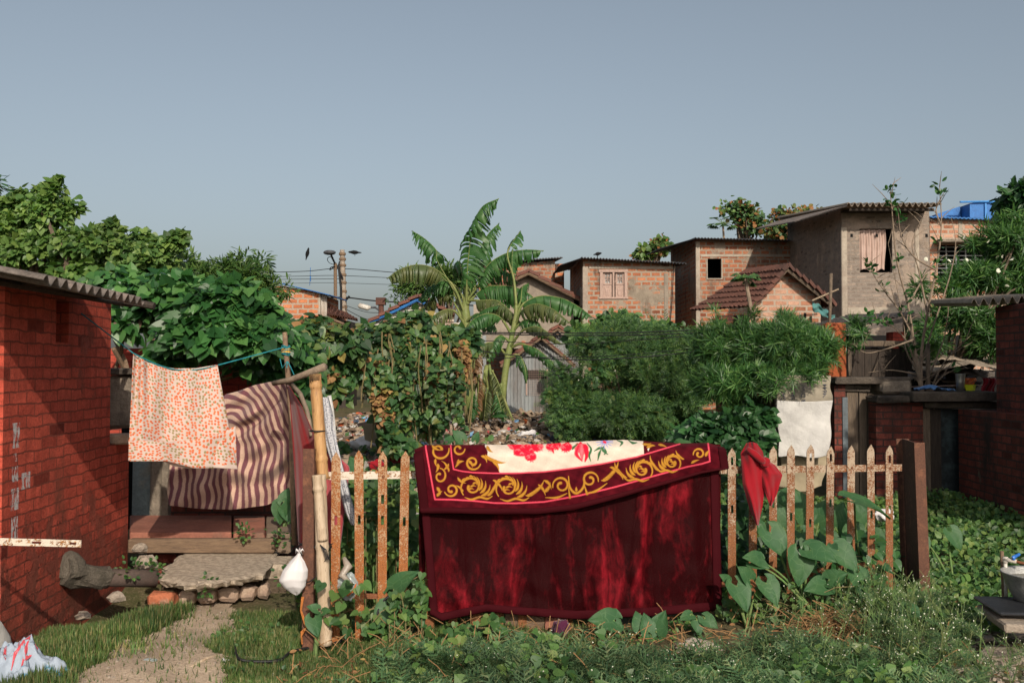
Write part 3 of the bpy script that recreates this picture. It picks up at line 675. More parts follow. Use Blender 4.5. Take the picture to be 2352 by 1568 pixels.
# drain pipe
g = thing('drain_pipe', 'brown drain pipe with a rough mortar collar coming out of the red hut wall', 'pipe', (-2.7, 7, 0))
o = MB(); a = pt(240, 1325, 6.95); b = pt(360, 1328, 7.12); o.tube([a, b], .062, 18); o.tube([a-Vector((.06, 0, 0)), a+Vector((.02, 0, 0)), a+Vector((.03, 0, 0))], [.075, .077, .064], 18)
o.build('pipe', M['pipe'], g, True)
o = MB(); pts = [pt(140, 1310, 6.72), pt(170, 1318, 6.8), pt(200, 1322, 6.86), pt(235, 1325, 6.93), pt(250, 1325, 6.96)]
o.tube(pts, [.105, .088, .078, .074, .068], 14)
o.v = [tuple(np.array(vv)+.018*np.array([sn(vv[1]*30, vv[2]*30, 1), sn(vv[0]*30, vv[2]*30, 2), sn(vv[0]*28, vv[1]*30, 3)])) for vv in o.v]
c = pt(168, 1288, 6.78); o.lathe((c.x-.02, c.y, c.z-.09), [(.12, 0), (.10, .08), (.05, .14), (.01, .16)], 9); o.build('collar', M['mortar'], g)
# rusty slotted bar on the left
g = thing('fence_bar', 'rusty white slotted metal bar jutting in front of the red hut', 'bar', (-2.3, 4.9, .78))
o = MB(); a = pt(-60, 1242, 5.25); b = pt(186, 1248, 5.45); h = .038
d = (b-a)
def barpiece(t0, t1, z0, z1):
    p, q = a.lerp(b, t0), a.lerp(b, t1); th = .006
    o.hexa([p+Vector((0, 0, z0)), q+Vector((0, 0, z0)), q+Vector((0, th, z0)), p+Vector((0, th, z0)), p+Vector((0, 0, z1)), q+Vector((0, 0, z1)), q+Vector((0, th, z1)), p+Vector((0, th, z1))])
barpiece(0, 1, -.019, -.006); barpiece(0, 1, .006, .019)
for t0, t1 in ((0, .53), (.62, .89), (.955, 1)): barpiece(t0, t1, -.006, .006)
o.build('flat_bar', M['rail_white'], g)
# ================================================================ SACKS bottom left
def lump(mb, c, r, seed, n=28, fl=.2):
    vs = []; k = n//2
    for i in range(k+1):
        th = PI*i/k
        for j in range(n):
            ph = 2*PI*j/n; d = Vector((math.sin(th)*math.cos(ph), math.sin(th)*math.sin(ph), math.cos(th)))
            w = 1+fl*sn(d.x*3+d.z*2, d.y*3+d.z, seed)+fl*.4*sn(d.x*9+d.z*5, d.y*9-d.z*6, seed+2)
            vs.append(Vector(c)+Vector((d.x*r[0], d.y*r[1], d.z*r[2]))*w)
    mb.add(vs, [(i*n+j, (i+1)*n+j, (i+1)*n+(j+1) % n, i*n+(j+1) % n) for i in range(k) for j in range(n)])
g = thing('filled_sack', 'full white woven sack standing against the hut at the left edge', 'sack', (-2.99, 5.52, -.08))
o = MB(); o.lathe((-2.93, 5.52, -.08), [(.10, 0), (.155, .03), (.17, .10), (.15, .20), (.11, .28), (.06, .33), (.03, .35)], 26)
o.v = [tuple(np.array(v)+.008*np.array([sn(v[1]*25, v[2]*30, 1), sn(v[0]*22, v[2]*30, 2), sn(v[0]*22, v[1]*20, 3)])) for v in o.v]
o.build('sack', M['old_sack'], g, True)
for k in range(3):
    o = MB(); z_ = .06+.05*k; o.tube([(-2.93+.173*(1-1.2*max(0, z_-.10))*math.cos(a), 5.52+.173*(1-1.2*max(0, z_-.10))*math.sin(a), -.08+z_+.01*math.sin(a*9)) for a in np.linspace(-2.2, .1, 14)], .0022, 4); o.build('printed_line', M['ink'], g)
def cl_Y(u, v): return 5.25+(1545-v)*.004+.03*sn(u*.045, v*.05, 2)
# crumpled cloth on the ground
def drape(name, poly_c, ru, rv, Yc, hgt, mat, parent, seed, n=70, flat=False):
    U = np.linspace(-1, 1, n); A, B = np.meshgrid(U, U, indexing='ij')
    rr = np.sqrt(A**2+B**2)+1e-6; sq = np.maximum(np.abs(A), np.abs(B))/rr; A2, B2 = A*sq, B*sq
    ang = np.arctan2(B2, A2); k = 1+.18*np.sin(3*ang+seed)+.12*np.sin(7*ang+seed*2)+.05*np.sin(13*ang)
    x = poly_c[0]+A2*ru*k; y = poly_c[1]+B2*rv*k; r2 = np.clip(A2**2+B2**2, 0, 1)
    z = gza(x, y)+.012+hgt*(1-r2**1.5)*(.65+.6*sn(A2*3, B2*3, seed))+hgt*.16*np.abs(sn(A2*8+B2*3, B2*7, seed+3))*(1-r2*.6)+hgt*.1*sn(A2*22, B2*20-A2*9, seed+5)*(1-r2)
    P = np.stack([x, y, z], -1); mb = MB(); mb.grid(P); return mb, P
g = thing('printed_cloth', 'crumpled pale blue plastic sack with red letters lying in the grass beside the white sack', 'cloth', (-2.6, 5.4, -.06))
mb, P = drape('c', (-2.66, 5.40), .24, .20, 5.4, .19, None, g, 1.3)
t = NT('pale_blue_print'); n = t.noise(7, 5, .7); c = t.mix(t.ramp(n, [(.56, 0.), (.62, 1.)]), (.28, .33, .40), (.06, .20, .32)); M['pbp'] = t.fin(c, .6, t.noise(30, 4, .7), .5, .01)
mb.build('sheet', M['pbp'], g, True)
def text_mesh(name, txt, fn, mat, parent, size=1., res=.25):
    """flat text -> mapped through fn(x, y) onto a surface"""
    cu = bpy.data.curves.new(name, 'FONT'); cu.body = txt; cu.size = size; cu.resolution_u = 3
    ob = bpy.data.objects.new(name+'_tmp', cu); COL.objects.link(ob)
    dg = bpy.context.evaluated_depsgraph_get(); dg.update(); me = bpy.data.meshes.new_from_object(ob.evaluated_get(dg))
    bpy.data.objects.remove(ob); bpy.data.curves.remove(cu)
    import bmesh
    bm = bmesh.new(); bm.from_mesh(me); bmesh.ops.triangulate(bm, faces=bm.faces[:])
    for _ in range(2):
        es = [e for e in bm.edges if e.calc_length() > res]
        if es: bmesh.ops.subdivide_edges(bm, edges=es, cuts=1); bmesh.ops.triangulate(bm, faces=bm.faces[:])
    off = Vector(wloc(parent))
    for vv in bm.verts: vv.co = Vector(fn(vv.co.x, vv.co.y))-off
    bm.to_mesh(me); bm.free(); me.materials.clear(); return link(name, me, mat, parent)
def onP(P):
    from mathutils.bvhtree import BVHTree
    a, b = P.shape[:2]; fs = [(i*b+j, (i+1)*b+j, (i+1)*b+j+1, i*b+j+1) for i in range(a-1) for j in range(b-1)]
    T = BVHTree.FromPolygons([tuple(p) for p in P.reshape(-1, 3)], fs)
    def f(x, y):
        h = T.ray_cast(Vector((x, y, 3)), Vector((0, 0, -1)))
        return h[0]+Vector((0, -.002, .004)) if h[0] else Vector((x, y, -.05))
    return f
fP = onP(P)
text_mesh('lettering', 'KW', lambda x, y: fP(-2.74+x*.11+y*.02, 5.30+y*.20-x*.01), M['red_ink'], g)

# ================================================================ CLOTHES ON THE LEFT LINE
a0 = pt(150, 692, 7.05); a1 = pt(306, 811, 6.9); a2 = pt(502, 838, 7.3); a3 = pt(655, 797, 7.55)
g = MB(); mid = []
for k in range(13):
    q = k/12; mid.append(Vector(a1.lerp(a2, q))+Vector((0, 0, -.075*math.sin(q*PI))))
g.tube([a0]+mid+[a3], .0045, 6); tag(g.build('clothesline', M['rope_teal'], origin=tuple(a1)), 'turquoise cord tied from the hut vent to the thin wooden pole', 'clothesline')
t = NT('petal_print')
uvn = t.n('UVMap'); uvn.uv_map = 'uv'; mp = t.n('Mapping', Vector=uvn); mp.inputs['Scale'].default_value = (29, 31, 1)
vo = t.n('TexVoronoi', {'feature': 'F1', 'voronoi_dimensions': '2D'}, Vector=mp, Scale=1., Randomness=.75)
d = vo.outputs['Distance']; sc = t.n('SeparateColor', Color=vo.outputs['Color'])
msk = t.ramp(t.math('ADD', d, t.math('MULTIPLY', sc.outputs[1], .06)), [(.35, 1.), (.40, 0.)])
orange = t.mix(sc.outputs[2], (.62, .13, .045), (.72, .22, .09)); olive = (.33, .26, .12)
zone = t.noise(3.5, 3, .5, mp.outputs[0]); zone = t.n('TexNoise', Vector=mp, Scale=.16, Detail=2.).outputs[0]
pc = t.mix(t.math('GREATER_THAN', t.math('ADD', sc.outputs[0], t.math('MULTIPLY', t.math('SUBTRACT', zone, .5), 2.2)), .68), orange, olive)
hem = t.n('SeparateXYZ', Vector=uvn).outputs[1]
msk = t.math('MULTIPLY', msk, t.math('GREATER_THAN', hem, .03))
col = t.mix(msk, (.62, .50, .44), pc)
b = t.n('BsdfPrincipled', Base_Color=col, Roughness=.9); tr = t.n('BsdfTranslucent', Color=col); ms = t.n('MixShader'); t.set(ms.inputs[0], .3); t.set(ms.inputs[1], b); t.set(ms.inputs[2], tr)
t.t.links.new(ms.outputs[0], t.out.inputs[0]); M['petal'] = t.m
def uvgrid(name, fn, nu, nv, mat, parent=None, solid=.0015, colors=None, origin=None, uvs=1.):
    S, T = np.meshgrid(np.linspace(0, 1, nu), np.linspace(0, 1, nv), indexing='ij')
    P = fn(S, T).reshape(-1, 3); ii, jj = np.meshgrid(np.arange(nu-1), np.arange(nv-1), indexing='ij'); ii = ii.ravel(); jj = jj.ravel()
    q = np.stack([ii*nv+jj, ii*nv+jj+1, (ii+1)*nv+jj+1, (ii+1)*nv+jj], -1)
    uv = np.stack([S.ravel(), uvs*(1-T.ravel())+.2*(uvs < 1)], -1)
    c = None if colors is None else colors(S, T, P.reshape(nu, nv, 3)).reshape(-1, 3)
    if parent is None and origin is None: origin = (P[:, 0].mean(), P[:, 1].mean(), P[:, 2].min())
    o = arrmesh(name, P, q.ravel(), np.arange(len(q))*4, mat, parent, True, None, c, origin, uv)
    if solid: s = o.modifiers.new('s', 'SOLIDIFY'); s.thickness = solid; s.offset = 0
    return o
def lin(x, xs, ys): return np.interp(x, xs, ys)
def dotted(S, T):
    ut = 306+(500-306)*S; vt = lin(S, [0, .12, .3, .5, .75, 1], [812, 826, 841, 846, 845, 837])
    ub = lin(S, [0, 1], [294, 546]); vb = lin(S, [0, .15, .3, .42, .55, .8, 1], [1058, 1052, 1056, 1070, 1076, 1074, 1077])
    u = ut+(ub-ut)*T**1.05+5*np.sin(T*6)*S*(1-S); v = vt+(vb-vt)*T
    Y = 6.9+.4*S-.10*T*S-.12*T+.020*np.sin(S*17+T*3)*(.3+T)+.035*np.sin(S*7-T*2)*T+.012*np.sin(S*41)*(1-T)*np.exp(-((S-.08)/.1)**2)*3
    return pta(u, v, Y)
g = thing('dotted_cloth', 'white cotton cloth with orange and olive petals drying on the turquoise cord', 'cloth', tuple(pt(420, 1070, 7)))
uvgrid('sheet', dotted, 90, 90, M['petal'], g)
def dotted2(S, T):    # the back layer hanging lower
    ut = lin(S, [0, 1], [296, 545]); vt = lin(S, [0, .5, .8, 1], [1012, 1012, 1000, 975]); vb = lin(S, [0, .12, .3, .42, .55, .8, 1], [1062, 1054, 1058, 1073, 1079, 1077, 1079])
    u = ut+T*2; Y = 6.9+.4*S-.16-.02*T+.02*np.sin(S*14+1)
    return pta(u, vt+(vb-vt)*T, Y+.03)
uvgrid('hem_fold', lambda S, T: pta(lin(S, [0, 1], [295, 541])+T*3, lin(S, [0, .35, .6, .85, 1], [1010, 1013, 1010, 995, 978])+T*lin(S, [0, .35, .6, .85, 1], [49, 46, 65, 80, 99]), 6.9+.4*S-.19+.02*np.sin(S*14+1)-.02*T), 60, 12, M['petal'], g, uvs=.26)
# striped cloth
OL = [(400, 1080), (386, 1160)]
def striped(S, T):
    ut = lin(S, [0, .10, .25, .5, .75, 1], [400, 520, 548, 585, 625, 664]); vt = lin(S, [0, .10, .25, .5, .75, 1], [985, 905, 898, 884, 876, 868])
    ub = lin(S, [0, .06, 1], [384, 388, 672]); vb = lin(S, [0, .06, .3, .55, .8, 1], [1130, 1160, 1168, 1170, 1160, 1135])
    u = ut+(ub-ut)*T**(.75); v = vt+(vb-vt)*T
    fold = .05*np.sin(6.5*(S*1.0+T*1.2)*2.1)*(.4+T*.3)+.03*np.sin(31*S-9*T+2*np.sin(T*5))*(.3+.7*T)
    # swagged folds low down, bunched folds upper left
    sw = .05*np.sin((v-60*((u-560)/110)**2*-1)*.085)*np.exp(-((v-1080)/45)**2)*np.clip((u-480)/80, 0, 1)
    bn = .05*np.sin((v+.5*(u-540))*.13+np.sin(u*.03)*2)*np.exp(-((u-565)/48)**2-((v-965)/55)**2)
    Y = 8.62-.55*S**1.5*(1-T)-.1*T+fold*.8+sw+bn
    return pta(u, v, Y)
def scol(S, T, P):
    A = S*17.5+.8*np.sin(T*3+S*3)*.6
    X = P[..., 0]; Z = P[..., 2]
    # upper left lobe: stripes run round a centre
    cx, cz = float(pt(545, 985, 8.5).x), float(pt(545, 985, 8.5).z)
    rr = np.sqrt((X-cx)**2+((Z-cz)*1.0)**2)/.062
    ph = np.arctan2(Z-cz, X-cx)
    diag = ((X-cx)*.93+(Z-cz)*.36)/.062
    w = np.clip((Z-(cz-.12))/.30, 0, 1); w = w*w*(3-2*w)
    low = (X-cx)/.062+.4*np.sin(Z*9)
    B = diag*(1-w)+(rr*.75+diag*.25)*w
    lw = np.clip((Z-.62)/.35, 0, 1); B = low*(1-lw)+B*lw
    ph = B+.12*sn(X*14, Z*14, 2)
    f = ph-np.floor(ph); s = np.clip((np.abs(f-.5)-.25)*18+.5, 0, 1)
    a = np.array([.135, .050, .062]); b = np.array([.46, .31, .235])
    return a*(1-s[..., None])+b*s[..., None]
M['striped'] = vcol('striped', .9, .2)
uvgrid('striped_cloth', striped, 220, 220, M['striped'], None, .002, scol)
tag(bpy.data.objects['striped_cloth'], 'maroon and beige striped cloth draped in folds over the low wall', 'cloth')
# thin wooden pole, cross branch
g = thing('wooden_pole', 'thin crooked wooden pole tied with turquoise and yellow cord holding the clothesline', 'pole', tuple(pt(668, 1260, 7.7)))
o = MB(); o.tube([pt(654, 763, 7.6), pt(656, 800, 7.6), pt(660, 840, 7.6), pt(664, 885, 7.6), pt(668, 960, 7.62), pt(671, 1080, 7.65), pt(676, 1250, 7.7)], [.018, .021, .020, .024, .018, .02, .02], 8); o.build('stick', M['branch'], g, True)
o = MB()
for k in range(7):
    c = pt(656.5, 795+k*3.2, 7.6); rr = .028+.004*(k % 2); o.tube([c+Vector((rr*math.cos(a), rr*math.sin(a), .006*math.sin(a*2+k))) for a in np.linspace(0, 2*PI, 13)], .005, 5)
for k in range(3):
    c = pt(659+k, 830, 7.55); o.tube([c, c+Vector((.03*(k-1), -.02, -.05)), c+Vector((.05*(k-1), -.01, .02-.06*k))], .004, 5)
o.build('cord', M['rope_teal'], g)
o = MB()
for k in range(3):
    c = pt(656.5, 801+k*4, 7.6); rr = .030; o.tube([c+Vector((rr*math.cos(a), rr*math.sin(a), 0)) for a in np.linspace(0, 2*PI, 13)], .0065, 5)
o.build('yellow_cord', M['rope_yellow'], g)
o = MB(); o.tube([pt(628, 880, 7.58), pt(665, 873, 7.5), pt(700, 860, 7.42), pt(746, 842, 7.3)], [.02, .022, .026, .029], 9); tag(o.build('cross_branch', M['bark_pale'], smooth=True), 'thick cut branch tied crosswise to the thin pole above the red sheet', 'branch')
o = MB(); o.tube([pt(668, 880, 7.55), pt(690, 905, 7.35), pt(706, 945, 7.1), pt(716, 1000, 6.9)], [.016, .018, .016, .015], 8); tag(o.build('slanting_stick', M['bark_pale'], smooth=True), 'bent stick slanting down behind the red sheet top', 'stick')
# red sheet
def redsheet(S, T):
    ul = lin(T, [0, .1, .35, .7, 1], [659, 666, 672, 680, 686]); ur = lin(T, [0, .12, .3, .42, .7, .9, 1], [664, 693, 722, 745, 742, 712, 694])
    v = 884+(1262-884)*T+2*S; u = ul+(ur-ul)*S
    Y = 7.45-1.05*T**.8*.75-.28*S+.03*np.sin(S*9+T*3)*(1.1-S)+.008*np.sin(S*31)*(1-S)**2
    return pta(u, v, Y)
o = uvgrid('red_sheet', redsheet, 40, 80, M['red_sheet'], None, .003); tag(o, 'dull red sheet hanging between the striped cloth and the bamboo post', 'cloth')
o = MB(); o.tube([pt(776, 1032, 6.75), pt(790, 1050, 6.72), pt(800, 1075, 6.7), pt(803, 1180, 6.72), pt(798, 1260, 6.75)], [.02, .035, .04, .03, .015], 10)
o = MB()
def rs2(S, T): return pta(742+lin(T, [0, .15, 1], [26, 62, 40])*S, 1040+215*T, 6.65+.02*np.sin(S*12)+.06*S)
o = uvgrid('pink_rag', rs2, 14, 30, M['pink_cloth'], None, .003); tag(o, 'faded pink and red rag hanging just right of the bamboo post', 'cloth')
# ================================================================ POSTS
g = thing('steel_angle_post', 'rough brown rusted steel angle post left of the bamboo', 'post', tuple(pt(708, 1478, 6.05)))
o = MB(); a = pt(702, 1031, 6.0); z1 = a.z; o.box((a.x+.012, 6.03, (z1-.15)/2), (.068, .012, z1+.15)); o.box((a.x+.040, 6.07, (z1-.15)/2-.002), (.010, .066, z1+.146)); q = o.build('angle', M['post_rust'], g); q.modifiers.new('b', 'BEVEL').width = .003
o = MB(); c = pt(694, 1452, 5.97)
for k in range(3): o.tube([pt(694, 1370, 6.0)+Vector((.004*k, 0, 0)), pt(691, 1400+k, 5.98), pt(700, 1425+k*4, 5.97), pt(704, 1440, 5.97), pt(692, 1450+k*5, 5.97), pt(694, 1478, 5.98)], .005, 5)
o.build('cord', M['rope_orange'], g)
o = MB()
for v, r_ in ((1248, .07), (1252, .075), (1257, .07)):
    c = pt(722, v, 6.08); o.tube([c+Vector((1.45*r_*math.cos(a), .8*r_*math.sin(a)+.01, .01*math.sin(a*3+v))) for a in np.linspace(0, 2*PI, 21)], .0028, 5)
for k in range(5): o.tube([pt(735, 1250, 5.98), pt(742+k*2, 1262, 5.96), pt(748+k*2, 1285, 5.97), pt(744+3*k, 1290-k*6, 6.0)], .0022, 4)
o.tube([pt(694, 1338, 6.0), pt(712, 1335, 5.97), pt(724, 1325, 6.0)], .004, 5); o.tube([pt(728, 1138, 6.0), pt(735, 1150, 5.98), pt(733, 1160, 5.98), pt(728, 1160, 6.0)], .003, 4)
o.build('wire_tie', M['wire'], g)
g = thing('bamboo_post', 'thick yellow bamboo post split in two lengths, standing by the rusty fence', 'post', tuple(pt(745, 1478, 6.1)))
def bamboo(mb, u0, v0, u1, v1, Y, r, nodes, n=16, notch=False):
    P = [pt(u0+(u1-u0)*k/40, v0+(v1-v0)*k/40, Y) for k in range(41)]; rr = []
    for k, p in enumerate(P):
        v = v0+(v1-v0)*k/40; q = r*(1+.02*math.sin(k)); 
        for nd in nodes: q *= 1+.14*math.exp(-((v-nd)/4.)**2)-.05*math.exp(-((v-nd-9)/4.)**2)
        rr.append(q)
    mb.tube(P, rr, n)
    if notch:
        for j in range(n):
            a = 2*PI*j/n; i = j; v = Vector(mb.v[i]); mb.v[i] = tuple(v+Vector((0, 0, .045*math.cos(2*math.atan2(v.y-P[0].y, v.x-P[0].x))-.02)))
o = MB(); bamboo(o, 724, 868, 742, 1100, 6.10, .036, [886, 1053], 16, True); o.build('upper_length', M['bamboo'], g, True)
o = MB(); bamboo(o, 734, 1090, 748, 1480, 6.03, .039, [1122, 1258, 1358, 1450], 16); bamboo(o, 728, 1090, 741, 1240, 6.0, .030, [1122]); o.build('lower_length', M['bamboo_pale'], g, True)
o = MB(); c = pt(729, 989, 6.1); o.tube([c+Vector((.045*math.cos(a), .045*math.sin(a), 0)) for a in np.linspace(0, 2*PI, 17)], .005, 6); o.build('tie', M['wire'], g)
# rolled printed cloth strip + its stick
def strip(S, T):
    uc = lin(T, [0, .12, .25, 1], [742, 748, 752, 812]); v = 912+(1205-912)*T; wd = lin(T, [0, .15, .5, .9, 1], [12, 16, 12, 11, 5])
    return pta(uc+(S-.5)*2*wd, v, 6.55+.05*np.cos((S-.5)*PI)*-1+.01*np.sin(S*20+T*9))
g = thing('printed_strip', 'twisted grey-white printed cloth strip slanting behind the bamboo and first picket', 'cloth', tuple(pt(790, 1200, 6.5)))
t = NT('newsprint'); uvn = t.n('UVMap'); uvn.uv_map = 'uv'; mp = t.n('Mapping', Vector=uvn); mp.inputs['Scale'].default_value = (5, 55, 1)
n = t.n('TexNoise', Vector=mp, Scale=1.6, Detail=3.).outputs[0]; c = t.mix(t.ramp(n, [(.56, 0.), (.6, .85)]), (.42, .42, .44), (.07, .075, .12)); M['newsprint'] = t.fin(c, .7, t.noise(40), .4, .005)
uvgrid('strip', strip, 16, 90, M['newsprint'], g, .004)
o = MB(); o.tube([pt(756, 908, 6.62), pt(762, 940, 6.62), pt(768, 1000, 6.62), pt(772, 1100, 6.65)], .014, 8); o.build('stick', M['white_sack'], g)
# white hanging bag
g = thing('hanging_white_bag', 'full white plastic bag hanging from the rusty angle post', 'bag', tuple(pt(675, 1364, 5.95)))
c0 = pt(673, 1364, 5.95); H = pt(0, 1270, 5.95).z-c0.z; o = MB(); n = 44; rows = 36; vs = []
for i in range(rows):
    q = i/(rows-1); z = c0.z+H*q; r_ = lin(q, [0, .06, .2, .38, .6, .8, .93, 1], [.004, .030, .064, .082, .072, .042, .014, .009]); cx = c0.x+lin(q, [0, .35, 1], [.022, -.004, .036])
    for j in range(n):
        a = 2*PI*j/n; pl = 1+.05*math.sin(a*9+1.5)*q**1.5+.035*math.sin(a*17+q*3)*q+.04*math.sin(a*3+q*4)
        vs.append((cx+r_*math.cos(a)*pl, 5.95+r_*.8*math.sin(a)*pl, z+.006*math.sin(a*3)))
o.add(vs, [(i*n+j, i*n+(j+1) % n, (i+1)*n+(j+1) % n, (i+1)*n+j) for i in range(rows-1) for j in range(n)]); o.build('bag', M['white_bag'], g, True)
k0 = pt(688, 1268, 5.95); o = MB()
for a in range(4): o.tube([k0, k0+Vector((.018*math.cos(a*1.6), .012*math.sin(a*1.6), .02)), k0+Vector((.028*math.cos(a*1.6+.5), .01, .004-.006*a))], [.007, .006, .003], 6)
o.build('knot', M['white_bag'], g, True)
# ================================================================ FENCE
def fY(u):  # depth of the fence plane at display column u
    r = (u-CX)/F; return 6.45/(1-.273*r)
def fp(u, v, d=0.): return pt(u, v, fY(u)+d)
fence = thing('picket_fence', 'rusty metal picket fence running behind the velvet blanket', 'fence', (1, 6.7, -.1))
fdir = Vector((1, .273, 0)).normalized(); fn_ = Vector((.273, -1, 0)).normalized()
def picket(u, vt, zb=-.18, slots=(), lean=0., w=.056, mat='picket'):
    o = MB(); c = fp(u, vt); top = c.z; hw = w/2; xs = [-hw, -.009, .009, hw]
    zs = sorted(set([zb, top-.06]+[q for s in slots for q in (top-s-.03, top-s+.03) if top-s+.03 < top-.0]))
    base = Vector((c.x, c.y, 0)); V = []; Fc = []
    def P(s, z, d): 
        b = .006*(1-abs(s)/hw) if True else 0
        return base+fdir*(s+lean*(top-z))+fn_*(d+b)+Vector((0, 0, z))
    def quadpair(s0, s1, z0, z1):
        k = len(V); 
        for d in (0, -.005):
            V.extend([P(s0, z0, d), P(s1, z0, d), P(s1, z1, d), P(s0, z1, d)])
        Fc.extend([(k, k+1, k+2, k+3), (k+7, k+6, k+5, k+4), (k, k+4, k+5, k+1), (k+1, k+5, k+6, k+2), (k+2, k+6, k+7, k+3), (k+3, k+7, k+4, k)])
    sl = [(top-s-.028, top-s+.028) for s in slots]
    cuts = sorted([zb, top-.055]+[q for s in sl for q in s if q < top-.056])
    for z0, z1 in zip(cuts[:-1], cuts[1:]):
        zm = (z0+z1)/2; hole = any(a < zm < b for a, b in sl)
        if hole: quadpair(-hw, -.009, z0, z1); quadpair(.009, hw, z0, z1)
        else: quadpair(-hw, 0, z0, z1); quadpair(0, hw, z0, z1)
    # pointed head
    k = len(V); zt = top-.055
    for d in (0, -.005): V.extend([P(-hw, zt, d), P(hw, zt, d), P(hw*.8, zt+.02, d), P(0, top, d), P(-hw*.8, zt+.02, d)])
    Fc.extend([(k, k+1, k+2, k+3, k+4), (k+9, k+8, k+7, k+6, k+5)]+[(k+i, k+5+i, k+5+(i+1) % 5, k+(i+1) % 5) for i in range(5)])
    o.add(V, Fc); q = o.build('picket', M[mat], fence); return q
left = [(772, 1037, (.42,), .0), (824, 1033, (.43,), .01), (879, 1035, (.07, .30, .43), 0), (931, 1035, (.44,), -.014)]
for u, v, s, l in left: picket(u, v, -.12, s, l, .056, 'picket_or')
for u in range(988, 1650, 53): picket(u, 1040+rnd.uniform(-1, 2), -.15, (), 0)
right = [(1681, 1028, (.09, .42), -.005), (1730, 1030, (.45,), -.01), (1776, 1024, (.4,), -.01), (1817, 1021, (.5, .9), -.012), (1862, 1020, (.09, .55), -.02), (1908, 1024, (.08, .40), -.02), (1955, 1022, (.7,), -.01), (2000, 1020, (.5,), -.004), (2043, 1022, (.10, .46), -.012)]
for u, v, s, l in right: picket(u, v, -.12, s, l, .060)
def rail(u0, v0, u1, v1, hpx, mat, d=.012):
    a = fp(u0, v0); b = fp(u1, v1); h = hpx*fY(u0)/F/2; o = MB(); q = -fn_*d; th = -fn_*.006
    o.hexa([a+q-Vector((0, 0, h)), b+q-Vector((0, 0, h)), b+q+th-Vector((0, 0, h)), a+q+th-Vector((0, 0, h)), a+q+Vector((0, 0, h)), b+q+Vector((0, 0, h)), b+q+th+Vector((0, 0, h)), a+q+th+Vector((0, 0, h))])
    return o.build('rail', M[mat], fence)
rail(752, 1093, 1300, 1085, 18, 'rail_white'); rail(1300, 1085, 2074, 1074, 17, 'picket'); rail(770, 1368, 1190, 1375, 12, 'rust'); rail(1640, 1345, 2040, 1290, 12, 'rust')
o = MB()
for u, v, s, l in left[2:3]+right:
    c = fp(u+1, 1074+(1094-1074)*(u < 1000)); o.lathe(c+fn_*.006, [(.010, 0), (.009, .004), (.003, .007)], 8, fn_)
o.build('rivet', M['rust'], fence)
# end post: H-section
g = thing('steel_end_post', 'tall brown rusted steel channel post at the right end of the picket fence', 'post', tuple(fp(2105, 1260)))
o = MB(); a = fp(2071, 1016); b = fp(2091, 1016); dz = .05
def leanbox(mb, x, y, w_, d_, z0, z1, lean):
    L = lean*(z1-z0); mb.hexa([(x-w_/2, y-d_/2, z0), (x+w_/2, y-d_/2, z0), (x+w_/2, y+d_/2, z0), (x-w_/2, y+d_/2, z0), (x-w_/2-L, y-d_/2, z1), (x+w_/2-L, y-d_/2, z1), (x+w_/2-L, y+d_/2, z1), (x-w_/2-L, y+d_/2, z1)])
Yp = 7.25; zt = pt(0, 1016, Yp).z; lean = .028
def ux(u, y=Yp): return (u-CX)/F*y
leanbox(o, ux(2119)-.0, Yp, ux(2134)-ux(2110), .020, -.15, zt, lean); X1, X0, Yb_ = ux(2111), ux(2078, 7.72), 7.72; L = .030; o.hexa([(X1, Yp, -.15), (X1+.012, Yp+.005, -.15), (X0+.012, Yb_, -.15), (X0, Yb_-.005, -.15), (X1-L, Yp, zt-.003), (X1+.012-L, Yp+.005, zt-.003), (X0+.012-L, Yb_, zt-.003), (X0-L, Yb_-.005, zt-.003)]); leanbox(o, ux(2082, 7.73), 7.74, .1, .012, -.15, zt-.006, lean)
o.build('channel', M['post_rust'], g)
# ================================================================ BLANKET (pattern painted in its own flat space, traced at 2352x620)
W_, H_ = 1180, 320; KX = 2352/W_
img = np.zeros((H_, W_, 3), np.float32); yy, xx = np.mgrid[0:H_, 0:W_]; xx = xx*KX; yy = yy*KX
MAR = np.array([.036, .0022, .005]); MAR2 = np.array([.085, .005, .010]); GOLD = np.array([.42, .20, .026]); GOLDD = np.array([.20, .075, .012]); PINK = np.array([.62, .07, .11]); CREAM = np.array([.62, .53, .44])
nzz = sn(xx*.03, yy*.035, 1)*.5+.5; img[:] = MAR+(MAR2-MAR)*nzz[..., None]
def polymask(P):
    P = np.array(P, float); ins = np.zeros(xx.shape, bool); n = len(P)
    for i in range(n):
        x0, y0 = P[i]; x1, y1 = P[(i+1) % n]
        if y0 == y1: continue
        c = ((yy >= min(y0, y1)) & (yy < max(y0, y1))) & (xx < x0+(yy-y0)*(x1-x0)/(y1-y0)); ins ^= c
    return ins
